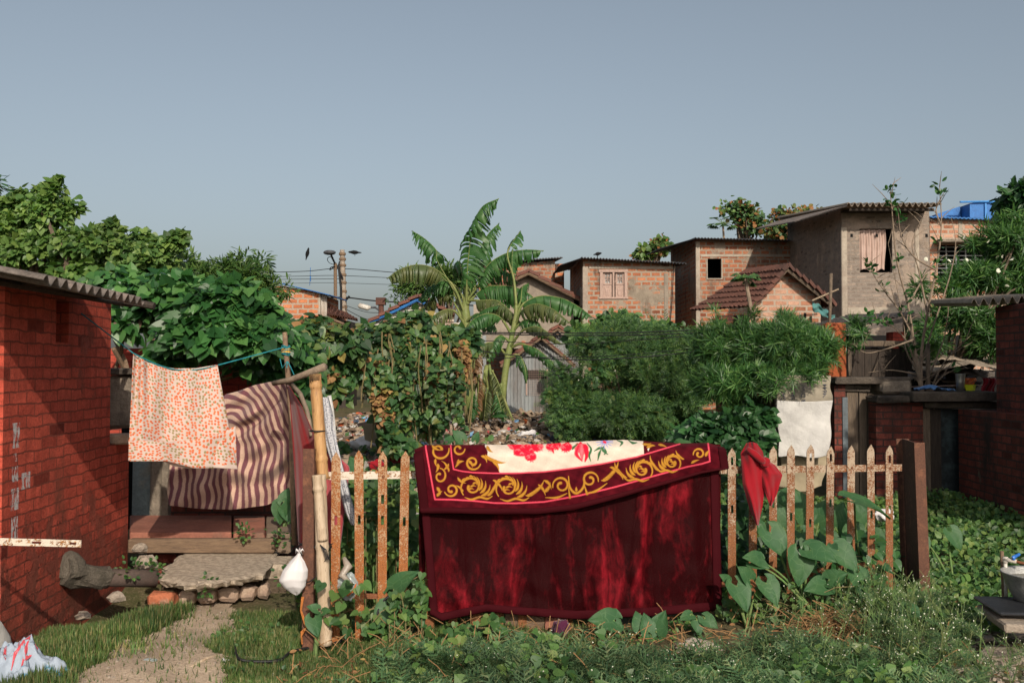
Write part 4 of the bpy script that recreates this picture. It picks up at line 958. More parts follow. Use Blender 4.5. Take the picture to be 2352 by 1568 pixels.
def stroke(P, w, col, col2=None, smooth=True):
    """tapered brush: w = list of widths or number"""
    if smooth: P = [tuple(q)[:2] for q in catmull([(x, y, 0) for x, y in P], 6)]
    P = np.array(P, float); n = len(P); ws = np.interp(np.linspace(0, 1, n), np.linspace(0, 1, len(w)), w) if hasattr(w, '__len__') else np.full(n, float(w))
    mx = ws.max()+4; x0, x1 = max(0, int((P[:, 0].min()-mx)/KX)), min(W_, int((P[:, 0].max()+mx)/KX)+1); y0, y1 = max(0, int((P[:, 1].min()-mx)/KX)), min(H_, int((P[:, 1].max()+mx)/KX)+1)
    if x1 <= x0 or y1 <= y0: return
    X, Y = xx[y0:y1, x0:x1], yy[y0:y1, x0:x1]; best = np.full(X.shape, 9e9); 
    for i in range(n-1):
        a, b = P[i], P[i+1]; d = b-a; L = d@d+1e-9; t = np.clip(((X-a[0])*d[0]+(Y-a[1])*d[1])/L, 0, 1)
        ds = np.hypot(X-a[0]-t*d[0], Y-a[1]-t*d[1])/(ws[i]*(1-t)+ws[i+1]*t+.01); best = np.minimum(best, ds)
    al = np.clip((1-best)*3+.3, 0, 1)[..., None]; cc = np.array(col) if col2 is None else np.array(col2)+(np.array(col)-np.array(col2))*np.clip(1.25-best, 0, 1)[..., None]
    img[y0:y1, x0:x1] = img[y0:y1, x0:x1]*(1-al)+cc*al
def spiral(cx, cy, r, a0, turns, w, sgn=1, sq=1., n=22):
    P = []; 
    for i in range(n):
        q = i/(n-1); a = a0+sgn*turns*2*PI*q; rr = r*(1-.72*q); P.append((cx+rr*math.cos(a), cy+rr*math.sin(a)*sq))
    stroke(P, [w*.5, w, w*.9, w*.8, w*1.3], GOLD, GOLDD)
def leafb(x, y, ang, L, w, bend=.3, col=GOLD, col2=GOLDD):
    P = [(x+L*q*math.cos(ang+bend*q), y+L*q*math.sin(ang+bend*q)) for q in (0, .25, .5, .75, 1)]; stroke(P, [w*.3, w, w*.8, w*.45, 1.], col, col2)
def acanth(x, y, ang, L, w, sgn=1):
    for k in range(5): leafb(x+.16*k*L*math.cos(ang)*.8, y+.16*k*L*math.sin(ang)*.8, ang+sgn*(.75-.16*k), L*(.55+.09*k), w*(.55+.08*k), -sgn*.5)
# inner cream field
inner = [(345, 100), (352, 190), (365, 272), (430, 287), (500, 295), (640, 300), (800, 300), (1000, 290), (1200, 265), (1400, 235), (1650, 185), (1800, 140), (1950, 95), (1950, 30), (345, 30)]
fm = polymask(inner); cre = CREAM*(.9+.12*sn(xx*.02, yy*.03, 3)[..., None])
cm = fm & polymask([(592, 20), (585, 110), (605, 150), (600, 185), (640, 215), (665, 245), (690, 300), (1980, 305), (1975, 90), (1930, 60), (1760, 70), (1755, 100), (1722, 130), (1735, 160), (1700, 190), (1690, 20)])
img[cm] = cre[cm]
rg = fm & polymask([(1755, 20), (1758, 85), (1735, 130), (1722, 175), (1990, 100), (1990, 20)]); img[rg] = (MAR+(MAR2-MAR)*nzz[..., None])[rg]
# flowers
RED = (.62, .012, .035); RL = (.80, .13, .15); RD = (.35, .0, .015)
def rose(cx, cy, r, s, fl=1.):
    q = random.Random(s); stroke([(cx-r*.4, cy), (cx+r*.4, cy)], r*.8, RED, RED, False)
    for k in range(11):
        a = q.uniform(0, 6.28); rr = q.uniform(.3, 1.)*r; x, y = cx+rr*math.cos(a), cy+rr*math.sin(a)*fl
        stroke([(x-r*.3, y+r*.1), (x, y-r*.15), (x+r*.3, y+r*.12)], [3, r*.16, 3], RL if k % 2 else RED, RED if k % 2 else RD)
rose(800, 105, 42, 1); rose(860, 140, 55, 2); rose(935, 110, 50, 3); rose(905, 185, 36, 4); rose(830, 150, 40, 7)
leafb(960, 120, .5, 40, 9, .2, RL, RED); leafb(740, 100, .4, 60, 8, .2, RL, RED)
rose(1045, 115, 30, 5); rose(1080, 100, 34, 8); rose(1155, 118, 36, 6, 1.1); leafb(1055, 130, 1.2, 36, 9, 0, RED, RD)
rose(1262, 125, 42, 9, 1.3); stroke([(1240, 110), (1225, 165), (1265, 215)], [12, 16, 4], RED, RL); stroke([(1285, 110), (1300, 165), (1285, 220)], [12, 18, 4], RED, RD); stroke([(1262, 100), (1262, 150), (1266, 205)], [10, 20, 5], RL, RED)
GR = (.03, .10, .045); GRL = (.09, .18, .08)
for p in ([(1300, 90), (1328, 130), (1315, 175), (1325, 215)], [(1235, 95), (1205, 120), (1197, 135)], [(1420, 120), (1385, 125), (1350, 145)], [(1400, 130), (1385, 165), (1375, 210)], [(1420, 120), (1430, 150), (1420, 170)], [(1510, 70), (1545, 85), (1530, 110)], [(1590, 70), (1620, 88), (1650, 85)], [(1415, 112), (1412, 140), (1445, 168)]): stroke(p, [3, 10, 3], GR, GRL)
for k in range(13):
    a = k*.5+.1; stroke([(1422, 82), (1422+52*math.cos(a)*1.15, 82+46*math.sin(a))], [4, 8, 2], (.17, .20, .50), (.40, .42, .66), False)
stroke([(1418, 80), (1428, 84)], 9, RED, RL, False)
# pink lines
stroke([(165, 60), (172, 130), (205, 320), (235, 483), (350, 484), (500, 492), (650, 508), (800, 510), (1000, 500), (1250, 455), (1500, 395), (1800, 310), (2000, 255), (2100, 235), (2160, 217), (2155, 150), (2143, 60)], 6.5, PINK, RD, False)
stroke(inner[:13], 5.5, PINK, RD, False)
# gold corner inside the field
acanth(590, 170, .6, 110, 15, 1); leafb(600, 110, 1.4, 60, 13, -.6); leafb(640, 220, .4, 80, 12, .6); spiral(500, 225, 55, .2, 1.2, 9); leafb(400, 205, 1.5, 60, 12, .5); leafb(390, 230, -.6, 50, 12); spiral(400, 130, 45, 0, .9, 8); leafb(470, 215, .4, 50, 12, .6); leafb(560, 180, 0, 60, 12, .9)
leafb(1720, 120, -.7, 60, 14, .5); leafb(1690, 95, .3, 60, 11, -.4); leafb(1800, 100, 0, 60, 10, .3)
# gold frieze, left upright
spiral(265, 140, 70, -.2, .95, 9); leafb(215, 105, 1., 70, 12, -.5); leafb(255, 235, 1.3, 60, 12, .5); spiral(268, 320, 48, -1.5, 1., 8, 1, 1.15); leafb(330, 235, 1.9, 60, 11, .4); leafb(240, 200, 1.9, 55, 10, -.5); acanth(330, 290, -1.9, 65, 9)
leafb(250, 400, .9, 55, 13, .2); leafb(250, 460, -1.0, 50, 12, .2); spiral(350, 415, 50, 2.8, 1.2, 9, -1); leafb(395, 330, 1.2, 70, 10, -.6)
# frieze along the bottom: baseline follows between the two pink lines
def mid(x): return np.interp(x, [300, 430, 800, 1000, 1200, 1500, 1800, 2000, 2150], [395, 395, 405, 395, 370, 320, 252, 200, 165])
def hh(x): return np.interp(x, [300, 800, 1500, 2150], [95, 100, 88, 66])
def cell(x, fl):
    y = mid(x); h = hh(x); s = math.atan2(mid(x+60)-mid(x-60), 120)
    def Q(a, b): return (x+fl*a*h*math.cos(s)-b*h*math.sin(s)*.2, y+b*h+fl*a*h*math.sin(s))
    def st(P, w): stroke([Q(*p) for p in P], w, GOLD, GOLDD)
    st([(-.3, .85), (-.75, .5), (-.9, -.1), (-.6, -.75), (-.05, -.85), (.3, -.4), (.15, .1), (-.2, .1), (-.28, -.2)], [3, 8, 10, 9, 8, 8, 7, 9, 12])
    st([(-.3, .85), (.3, .75), (.85, .85), (1.4, .6), (1.9, .75)], [12, 9, 7, 10, 4])
    for k in range(4): st([(.45+.22*k, .70), (.42+.27*k, .15-.12*k), (.72+.34*k, -.45+.10*k), (.55+.42*k, -.82+.18*k)], [4, 10, 13, 2])
    st([(-.1, .75), (-.3, .38), (-.02, .2)], [3, 10, 2])
    st([(1.3, .5), (1.5, .0), (1.95, -.2), (2.2, -.6)], [5, 12, 11, 3]); st([(1.5, .55), (1.9, .35), (2.3, .1)], [4, 11, 2]); st([(1.25, -.1), (1.2, -.5), (1.4, -.85)], [4, 9, 2])
for cx, r, a0, sg, fl in ((492, 80, 2.4, 1, 1), (742, 84, 2.4, 1, 1), (1690, 72, .7, -1, -1), (1898, 60, .7, -1, -1)):
    cy = float(mid(cx)); spiral(cx, cy, r, a0, 1.15, 9, sg)
    for k in range(3): leafb(cx+fl*r*(.1-.2*k), cy+r*.25*(k-1), -.9 if fl > 0 else -2.2, r*.5, 8, .8*fl)
    for k in range(5):
        an = -(.15+.27*k); leafb(cx+fl*r*(.85-.1*k), cy+r*(.75-.24*k), an if fl > 0 else PI-an, r*(1.25-.10*k), 13-k, -.75*fl)
    for k in range(3): leafb(cx-fl*r*(.2+.3*k), cy-r*(.95-.25*k), (-.4-.7*k) if fl > 0 else PI+.4+.7*k, r*.42, 8, .9*fl)
    stroke([(cx-fl*.6*r, cy+r*.9), (cx, cy+r*1.08), (cx+fl*.7*r, cy+r*.88), (cx+fl*1.35*r, cy+r*1.02), (cx+fl*1.8*r, cy+r*.8)], [2, 8, 9, 8, 3], GOLD, GOLDD)
spiral(1120, 385, 62, 2.9, 1.25, 9); spiral(1320, 345, 60, .2, 1.25, 9, -1); leafb(1000, 430, -.5, 80, 14, -.5); leafb(1000, 350, .3, 80, 12, .6); leafb(960, 380, .6, 90, 12, .4); stroke([(1170, 320), (1180, 400), (1225, 440), (1275, 395), (1280, 310)], [3, 9, 10, 9, 3], GOLD, GOLDD); leafb(1225, 425, -1.6, 30, 10, 0); stroke([(1180, 470), (1170, 400)], [9, 3], GOLD, GOLDD, False); stroke([(1300, 445), (1280, 380)], [9, 3], GOLD, GOLDD, False); stroke([(1010, 470), (1090, 470), (1160, 440)], [3, 10, 3], GOLD, GOLDD); stroke([(1290, 440), (1360, 425), (1440, 370)], [3, 10, 3], GOLD, GOLDD)
acanth(870, 455, -.45, 120, 15, 1); acanth(600, 455, -.8, 90, 13, 1); acanth(640, 350, .6, 70, 11, -1); acanth(1580, 330, -2.5, 100, 14, -1); acanth(1810, 280, -2.4, 90, 12, -1); acanth(1980, 200, -2.6, 60, 10, -1); acanth(430, 430, -2.2, 50, 9, 1); acanth(1400, 350, -.6, 130, 16, 1); acanth(1460, 260, .5, 90, 13, -1)
spiral(2085, 165, 42, 3, 1.1, 8); leafb(2130, 180, -1.3, 50, 12); leafb(2030, 230, -.7, 60, 10)
# the flap
def topv(x): return np.interp(x, [75, 165, 300, 700, 1000, 1300, 1550, 1750, 1950, 2150, 2250, 2285], [140, 103, 101, 101, 96, 76, 66, 79, 91, 88, 118, 135])
def botv(x): return np.interp(x, [75, 140, 400, 700, 950, 1200, 1500, 1800, 2100, 2285], [560, 560, 560, 567, 565, 540, 462, 380, 295, 262])
def z5(x, y): return (980+x/2.868)*.9408, (1050+y/2.868)*.9408
def flapfn(S, T, off=0.):
    xt = 120+S*(2262-120)+0*T; xt = np.where(S < .03, 75+S/.03*(184-75), xt) if False else 90+S*(2262-90)
    xb = 138+S*(2283-138); x = xt+(xb-xt)*T; y = topv(xt)+(botv(xb)-topv(xt))*T
    u, v = z5(x, y); r = (u-CX)/F; Y = 6.45/(1-.273*r)
    top = np.clip(1-T*5, 0, 1)
    Y = Y-.115+.11*top**2+.020*np.sin(S*13+T*2)*T+.010*np.sin(S*29-T*5)*T-.012*np.sin(T*PI)
    return pta(u, v, Y-off)
def flapcol(S, T, P):
    xt = 90+S*(2262-90); xb = 138+S*(2283-138); x = xt+(xb-xt)*T; y = topv(xt)+(botv(xb)-topv(xt))*T
    xi = np.clip(x/KX, 0, W_-1.001); yi = np.clip(y/KX, 0, H_-1.001); i0 = xi.astype(int); j0 = yi.astype(int); fx = (xi-i0)[..., None]; fy = (yi-j0)[..., None]
    j1 = np.minimum(j0+1, H_-1); i1 = np.minimum(i0+1, W_-1)
    c = (img[j0, i0]*(1-fx)+img[j0, i1]*fx)*(1-fy)+(img[j1, i0]*(1-fx)+img[j1, i1]*fx)*fy
    return c*(.86+.28*NP.random(c.shape[:2])[..., None])
t = NT('velvet_print'); a = t.n('Attribute', {'attribute_name': 'col'}).outputs['Color']
M['flap'] = t.fin(a, .75, t.noise(160, 3, .7), .35, .004, .03, Sheen_Weight=.04, Sheen_Roughness=.35, Sheen_Tint=(1, .55, .5, 1))
t = NT('velvet')  # crushed pile: nap highlights painted into the colour as stretched noise
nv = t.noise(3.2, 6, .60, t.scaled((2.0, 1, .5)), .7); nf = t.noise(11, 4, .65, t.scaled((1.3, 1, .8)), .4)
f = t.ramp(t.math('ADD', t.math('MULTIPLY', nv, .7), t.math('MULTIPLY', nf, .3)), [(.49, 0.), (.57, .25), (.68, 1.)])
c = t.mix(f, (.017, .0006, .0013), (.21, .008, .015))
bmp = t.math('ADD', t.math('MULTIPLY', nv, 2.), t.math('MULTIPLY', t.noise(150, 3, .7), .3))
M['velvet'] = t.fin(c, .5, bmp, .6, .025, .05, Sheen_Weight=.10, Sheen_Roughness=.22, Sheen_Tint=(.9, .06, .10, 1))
t = NT('binding'); M['binding'] = t.fin((.036, .0040, .0062, 1), .8, t.noise(60, 4, .7), .3, .004, .03)
bl = thing('velvet_blanket', 'large maroon velvet blanket with a gold scroll and rose border hung over the picket fence', 'blanket', tuple(fp(1300, 1425)))
uvgrid('patterned_flap', flapfn, 860, 190, M['flap'], bl, 0, flapcol)
def bodyfn(S, T):
    ut = 968+S*(1647-968); ub = 992+S*(1655-992); vt = lin(S, [0, 1], [1120, 1065]); vb = lin(S, [0, .035, .10, .19, .30, .5, .75, 1], [1408, 1421, 1412, 1400, 1407, 1417, 1410, 1396])
    ub = ub-8*np.exp(-S*20)*0; u = ut+(ub-ut)*T; v = vt+(vb-vt)*T; r = (u-CX)/F; Y = 6.45/(1-.273*r)-.030-.05*T
    fold = .80*(.045*np.exp(-((S-.08-.04*T)/.035)**2)*(T)+.035*np.exp(-((S-.345-.03*T)/.022)**2)+.032*np.exp(-((S-.42+.01*T)/.026)**2)+.030*np.exp(-((S-.50-.05*T)/.03)**2)+.055*np.exp(-((S-.73-.015*np.sin(T*7))/.030)**2)+.03*np.exp(-((S-.93-.03*(1-T)*-1)/.025)**2)+.03*np.exp(-((S-.62-.03*T)/.03)**2)*T)
    Y = Y-fold*(.35+.65*np.sin(np.clip(T*1.15, 0, 1)*PI*.6))+.006*sn(S*14, T*5, 2)-.02*np.exp(-((S-.2)/.1)**2-((T-.85)/.15)**2)+.012*sn(S*12, T*9, 7)*T
    return pta(u, v, Y)
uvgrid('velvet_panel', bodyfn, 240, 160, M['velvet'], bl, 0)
# binding strips along the edges
def edge(name, f, n=120, w=.026, off=-.004, par=bl):
    P = np.array([f(q) for q in np.linspace(0, 1, n)])
def strip_on(fn, s0, s1, t0, t1, nu, nv, off, name='binding'):
    def g_(S, T):
        A = s0(T) if callable(s0) else s0; S2 = s0+(s1-s0)*S; T2 = t0+(t1-t0)*T
        P = fn(S2, T2); P[..., 1] -= off*(.35+.65*np.sin(np.clip(S if abs(s1-s0) < .1 else T, 0, 1)*PI)); return P
    uvgrid(name, g_, nu, nv, M['binding'], bl, .004)
strip_on(bodyfn, -.006, .022, .0, 1.0, 8, 120, .012); strip_on(bodyfn, .976, 1.005, .02, 1.0, 8, 120, .012); strip_on(bodyfn, -.006, 1.004, .952, 1.012, 160, 8, .014)
strip_on(flapfn, -.004, .026, .06, 1.03, 8, 60, .010); strip_on(flapfn, .978, 1.004, .05, 1.03, 8, 60, .010); strip_on(flapfn, -.002, 1.002, .955, 1.045, 200, 8, .014)
# back drop of the blanket behind the fence
def backfn(S, T):
    u = 962+S*(1655-962); v = lin(S, [0, .3, 1], [1035, 1022, 1020])+T*330; r = (u-CX)/F; return pta(u, v, 6.45/(1-.273*r)+.05+.02*T+.01*np.sin(S*20))
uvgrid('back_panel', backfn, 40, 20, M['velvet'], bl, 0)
# ================================================================ red knotted cloth on the fence
g = thing('knotted_red_cloth', 'bright red cotton cloth knotted around a picket right of the blanket', 'cloth', tuple(fp(1745, 1200)))
def rc(S, T):
    ul = lin(T, [0, .12, .5, .8, 1], [1714, 1701, 1706, 1722, 1738]); ur = lin(T, [0, .1, .35, .75, 1], [1738, 1752, 1760, 1752, 1742]); v = 1018+T*(1206-1018)-3*np.sin(S*PI)*(1-T)
    return pta(ul+(ur-ul)*S, v, fY(1740)-.07-.035*np.sin(S*PI)+.022*np.sin(S*5+T*6+2*np.sin(T*5))+.005*np.sin(S*17-T*9))
def rc2(S, T):
    ul = lin(T, [0, .2, .6, 1], [1742, 1740, 1752, 1768]); ur = lin(T, [0, .15, .35, .7, 1], [1752, 1780, 1797, 1786, 1772]); v = 1048+T*(1160-1048)+3*S
    return pta(ul+(ur-ul)*S, v, fY(1760)-.085-.03*np.sin(S*PI)+.020*np.sin(S*6+T*6)+.004*np.sin(S*17-T*8))
uvgrid('long_tail', rc, 60, 90, M['red_cloth'], g, .003); uvgrid('short_tail', rc2, 50, 60, M['red_cloth'], g, .003)
o = MB(); c = fp(1757, 1062, -.12); lump(o, c, (.032, .025, .034), 3, 24, .25); q = pt(1735, 1045, fY(1735)-.12); o.tube([fp(1716, 1030, -.1), fp(1730, 1040, -.13), fp(1748, 1056, -.13), c], [.016, .024, .024, .02], 10); o.build('knot', M['red_cloth'], g, True)
# plastic bag caught between pickets
g = thing('clear_plastic_bag', 'translucent bluish plastic bag with an orange stripe stuck between the first two pickets', 'bag', tuple(fp(795, 1385, .02)))
o = MB(); lump(o, fp(797, 1345, .02), (.075, .05, .085), 5, 40, .2); o.build('bag', M['clear'], g, True)
o = MB(); a = fp(797, 1330, -.04); o.tube([fp(790, 1280, 0), fp(800, 1300, -.03), fp(785, 1320, -.05), fp(805, 1338, -.05), fp(775, 1350, -.04)], [.012, .028, .024, .022, .006], 10); o.build('handle', M['clear_brown'], g, True)
o = MB(); o.tube([fp(783, 1360, -.075), fp(798, 1366, -.085), fp(812, 1356, -.07), fp(818, 1340, -.045)], [.004, .008, .008, .004], 6); o.build('stripe', M['orange_cloth'], g)
# planks leaning under the blanket
for u0, u1, v0, v1, mt, lab in ((1160, 1250, 1395, 1475, 'wood_beam', 'brown board standing on edge under the left half of the blanket'), (1252, 1305, 1412, 1470, 'redstone', 'reddish board beside the brown board under the blanket')):
    o = MB(); wbox(o, u0, u1, v0, v1, 6.48, .02, .002); tag(o.build('plank', M[mt]), lab, 'board', 'boards under the blanket')
o = MB(); lump(o, onground(1287, 1463)+Vector((0, 0, .05)), (.05, .05, .055), 2, 26, .35); tag(o.build('purple_rag', M['purple_cloth'], smooth=True), 'dark purple crumpled rag in the weeds under the blanket', 'rag')
o = MB(); p = onground(1600, 1500); lump(o, p+Vector((0, 0, .03)), (.13, .09, .05), 4, 40, .4); tag(o.build('plastic_wrapper', M['clear_brown'], smooth=True), 'crumpled clear plastic wrapper in the weeds right of the blanket', 'litter')
for (u, v, s, mt, lab) in [(628, 1549, .016, 'white_bag', 'small scrap of white paper on the grass at the bottom'), (345, 1520, .03, 'blue_plastic_p', 'dusty flattened clear bottle piece on the dirt path'), (548, 1463, .014, 'orange_cloth', 'tiny orange flake at the end of the path'), (512, 1518, .02, 'white_bag', 'tiny torn white wrapper on the dirt path')]:
    p = onground(u, v); o = MB(); lump(o, p+Vector((0, 0, s*.3)), (s*1.6, s, s*.4), u, 12, .4); tag(o.build('scrap', M.get(mt, M['clear'])), lab, 'litter')
o = MB(); o.tube([onground(437, 1535)+Vector((0, 0, .01)), onground(475, 1517)+Vector((0, 0, .015)), onground(500, 1508)+Vector((0, 0, .012))], [.006, .011, .004], 6); tag(o.build('wood_splinter', M['bamboo_pale']), 'pale split stick lying across the path edge', 'stick')
o = MB(); cps = [(537, 1484), (545, 1520), (575, 1530), (640, 1528), (665, 1510), (700, 1500), (740, 1495), (800, 1475), (835, 1440), (862, 1420), (875, 1385), (905, 1362), (925, 1352)]
P = [ (onground(u, v)+Vector((0, 0, .03))) if v > 1425 else fp(u, v, -.06) for u, v in cps]; o.tube(catmull(P, 5), .009, 7)
tag(o.build('black_cable', M['wire'], smooth=True), 'black cable snaking over the grass and up to the fence foot', 'cable')
# ================================================================ tap and basin
g = thing('metal_basin', 'round aluminium basin of cloudy water at the right edge', 'basin', tuple(pt(2375, 1385, 5.9)))
c = pt(2385, 1385, 5.95); o = MB(); pr = [(.10, 0), (.13, .02), (.175, .10), (.195, .17), (.205, .178), (.202, .185), (.19, .178), (.168, .10), (.12, .03), (.02, .02)]
o.lathe(c, pr, 48); o.build('bowl', M['alum'], g, True)
o = MB(); o.lathe(c+Vector((0, 0, .14)), [(.183, 0), (.001, .001)], 40); o.build('water', M['water'], g)
o = MB(); q = pt(2350, 1397, 5.75); o.box((q.x+.12, q.y+.1, q.z-.012), (.55, .42, .02), Matrix.Rotation(-.1, 3, 'Z'), 0, .008); tag(o.build('black_tray', M['black_plastic']), 'flat black board under the aluminium basin', 'board')
o = MB(); q = pt(2340, 1420, 5.7); o.box((q.x+.15, q.y+.1, q.z-.03), (.5, .5, .05), Matrix.Rotation(-.15, 3, 'Z'), .004, .01); tag(o.build('stone_block', M['stone']), 'flat stone block below the black board at the right edge', 'stone')
g = thing('water_tap', 'white plastic standpipe with a blue tap handle above the basin', 'tap', tuple(pt(2308, 1370, 6.15)))
o = MB(); a = pt(2306, 1262, 6.15); b = pt(2310, 1385, 6.15); o.tube([pt(2301, 1265, 6.2), pt(2306, 1390, 6.2)], .012, 8); o.build('stake', M['branch'], g)
o = MB(); o.tube([pt(2311, 1385, 6.12), pt(2309, 1283, 6.12)], .011, 10); o.tube([pt(2306, 1283, 6.12), pt(2335, 1289, 6.08)], .013, 10); o.tube([pt(2309, 1292, 6.12), pt(2309, 1278, 6.12)], .016, 10); o.build('pipe', M['pvc'], g, True)
o = MB(); o.tube([pt(2335, 1289, 6.08), pt(2352, 1293, 6.06)], .008, 8); o.build('spout', M['rust'], g)
o = MB(); o.tube([pt(2326, 1281, 6.08), pt(2330, 1278, 6.08), pt(2343, 1271, 6.07)], [.012, .011, .008], 8); o.tube([pt(2328, 1285, 6.08), pt(2329, 1278, 6.08)], .009, 8); o.build('handle', M['blue_plastic'], g)
# ================================================================ HOUSES
def uxx(u, y): return (u-CX)/F*y
def vz(v, y): return pt(CX, v, y).z
def walls(parent, x0, x1, y0, y1, zb, zt, mat, holes=(), th=.14, name='wall', skewr=0.):
    """zt = (front-left, front-right, back-right, back-left); holes in the front (xa, xb, za, zb)"""
    m = MB(); fl, fr, br, bl = zt
    ft = lambda x: fl+(fr-fl)*(x-x0)/(x1-x0)
    xs = sorted(set([x0, x1]+[q for h in holes for q in h[:2]])); zs = sorted(set([zb]+[q for h in holes for q in h[2:]]))+[None]
    for xa, xb in zip(xs[:-1], xs[1:]):
        cells = []
        for za, zc in zip(zs[:-1], zs[1:]):
            inside = zc is not None and any(h[0]-1e-6 <= xa and xb <= h[1]+1e-6 and h[2]-1e-6 <= za and zc <= h[3]+1e-6 for h in holes)
            if inside: cells.append(None)
            elif cells and cells[-1] is not None: cells[-1][1] = zc
            else: cells.append([za, zc])
        for c in cells:
            if c is None: continue
            z0, z1 = c; ta, tb = (ft(xa), ft(xb)) if z1 is None else (z1, z1)
            m.hexa([(xa, y0, z0), (xb, y0, z0), (xb, y0+th, z0), (xa, y0+th, z0), (xa, y0, ta), (xb, y0, tb), (xb, y0+th, tb), (xa, y0+th, ta)])
    ya = y0+th+.0
    m.hexa([(x0, ya, zb), (x0+th, ya, zb), (x0+th, y1, zb), (x0, y1, zb), (x0, ya, fl), (x0+th, ya, fl), (x0+th, y1, bl), (x0, y1, bl)])
    m.hexa([(x1-th, ya, zb), (x1, ya, zb), (x1, y1, zb), (x1-th, y1, zb), (x1-th, ya, fr), (x1, ya, fr), (x1, y1, br), (x1-th, y1, br)])
    m.hexa([(x0, y1, zb), (x1, y1, zb), (x1, y1+th, zb), (x0, y1+th, zb), (x0, y1, bl), (x1, y1, br), (x1, y1+th, br), (x0, y1+th, bl)])
    return m.build(name, mat, parent)
def bx(parent, name, mat, x0, x1, y0, y1, z0, z1, jit=0, bev=0):
    o = MB(); o.box(((x0+x1)/2, (y0+y1)/2, (z0+z1)/2), (x1-x0, y1-y0, z1-z0), None, jit, bev); return o.build(name, mat, parent)
# ---- A: brick house with shuttered window
Y = 27.; g = thing('brick_house', 'small two-tone brick house with closed pale wooden shutters and a flat tin roof', 'house', (uxx(1445, Y), Y+1, .3))
x0, x1 = uxx(1340, Y), uxx(1551, Y); wa, wb, za, zb = uxx(1381, Y), uxx(1438, Y), vz(683, Y), vz(624, Y)
walls(g, x0, x1, Y, Y+6, .2, (vz(592, Y), vz(602, Y), vz(602, Y)+.3, vz(592, Y)+.3), M['brick_a'], [(wa, wb, za, zb)])
bx(g, 'column', M['plaster_pale'], x0-.02, x0+.13, Y-.03, Y+.13, .2, vz(612, Y), .008, .015)
bx(g, 'column', M['plaster'], uxx(1526, Y), uxx(1536, Y), Y-.012, Y+.05, .2, vz(628, Y), .006, .01)
bx(g, 'lintel_band', M['plaster_pale'], x0+.14, x1+.01, Y-.014, Y+.05, vz(618, Y), vz(611, Y), .006, .01)
bx(g, 'plaster_patch', M['plaster'], x0-.035, x0+.02, Y+.4, Y+2.6, vz(700, Y), vz(655, Y), .01)
w_ = bx(g, 'window', M['wood_pink'], wa-.03, wa+.05, Y-.03, Y+.06, za, zb)
o = MB(); o.box(((wa+wb)/2, Y+.01, zb+.02), (wb-wa+.12, .10, .07)); o.box(((wa+wb)/2, Y+.01, za-.015), (wb-wa+.12, .10, .05)); o.box((wb+.0, Y+.01, (za+zb)/2), (.08, .08, zb-za)); o.box(((wa+wb)/2, Y+.01, (za+zb)/2), (.05, .08, zb-za)); o.build('frame', M['wood_pink'], w_).location = -Vector(w_.location)
for k in (0, 1):
    xa = wa+.06+k*((wb-wa)/2); xb = xa+(wb-wa)/2-.10
    o = MB(); zm = za+(zb-za)*.5; o.box(((xa+xb)/2, Y+.055, (za+zm)/2), (xb-xa, .025, zm-za-.02)); o.box(((xa+xb)/2, Y+.045, (za+zm)/2-.03), (xb-xa-.1, .03, zm-za-.16), None, 0, .01)
    for xx_ in (xa+.025, xb-.025): o.box((xx_, Y+.05, (zm+zb)/2), (.05, .03, zb-zm))
    for zz in (zm+.02, zb-.04): o.box(((xa+xb)/2, Y+.052, zz), (xb-xa-.1, .028, .045))
    c = ((xa+xb)/2, zm+.06)
    for r_ in (.08, .13): o.tube([(c[0]+r_*math.cos(a), Y+.045, c[1]+r_*math.sin(a)) for a in np.linspace(0, PI, 11)], .010, 5)
    o.tube([(c[0], Y+.045, c[1]), (c[0], Y+.045, zb-.05)], .009, 5)
    for q in (.22, .32): o.tube([(xa+.04, Y+.046, zm+q), (xb-.04, Y+.046, zm+q)], .008, 5)
    o.build('shutter', M['wood_pink'], g)
    bx(g, 'pane', M['glass'], xa+.04, xb-.04, Y+.075, Y+.08, zm+.02, zb-.03)
o = MB(); o.corr(pt(1335, 591, Y-.35), pt(1577, 604, Y-.35), pt(1335, 591, Y-.35)+Vector((-.1, 6.6, .34)), pt(1577, 604, Y-.35)+Vector((-.1, 6.6, .34)), 34, .02, .012); o.build('roof', M['tin_dark'], g)
q = pt(1335, 591, Y-.35); o = MB(); o.hexa([q+Vector(p) for p in [(-.55, .6, -.16), (0, 0, -.03), (0, 6.4, .3), (-.5, 6.4, .16), (-.55, .6, -.14), (0, 0, -.01), (0, 6.4, .32), (-.5, 6.4, .18)]]); o.build('side_eave', M['tin_dark'], g)
o = MB(); p = pt(1548, 600, Y-.1); o.tube([p, pt(1543, 700, Y-.08), pt(1537, 765, Y-.08)], .012, 5); o.build('drain_wire', M['wire'], g)
# ---- B: brick house with black window
Y = 28.5; g = thing('brick_house', 'orange brick house with one square empty black window and a thin flat roof', 'house', (uxx(1700, Y), Y+1, .3))
x0, x1 = uxx(1601, Y), uxx(1812, Y); wa, wb, za, zb = uxx(1626, Y), uxx(1658, Y), vz(639, Y), vz(594, Y)
walls(g, x0, x1+.3, Y, Y+4.5, .2, (vz(550, Y), vz(553, Y), vz(553, Y)+.3, vz(550, Y)+.3), M['brick_b'], [(wa, wb, za, zb)])
bx(g, 'column', M['plaster_pale'], x0-.02, x0+.10, Y-.02, Y+.10, .2, vz(553, Y), .006, .012)
bx(g, 'lintel_band', M['plaster_pale'], x0+.12, x1+.3, Y-.012, Y+.05, vz(590, Y), vz(584, Y), .005, .01)
o = MB()
for xa, xb, z0, z1 in ((wa-.03, wa, za, zb), (wb, wb+.03, za-.03, zb), (wa-.03, wb, za-.03, za)): o.box(((xa+xb)/2, Y-.008, (z0+z1)/2), (xb-xa, .03, z1-z0))
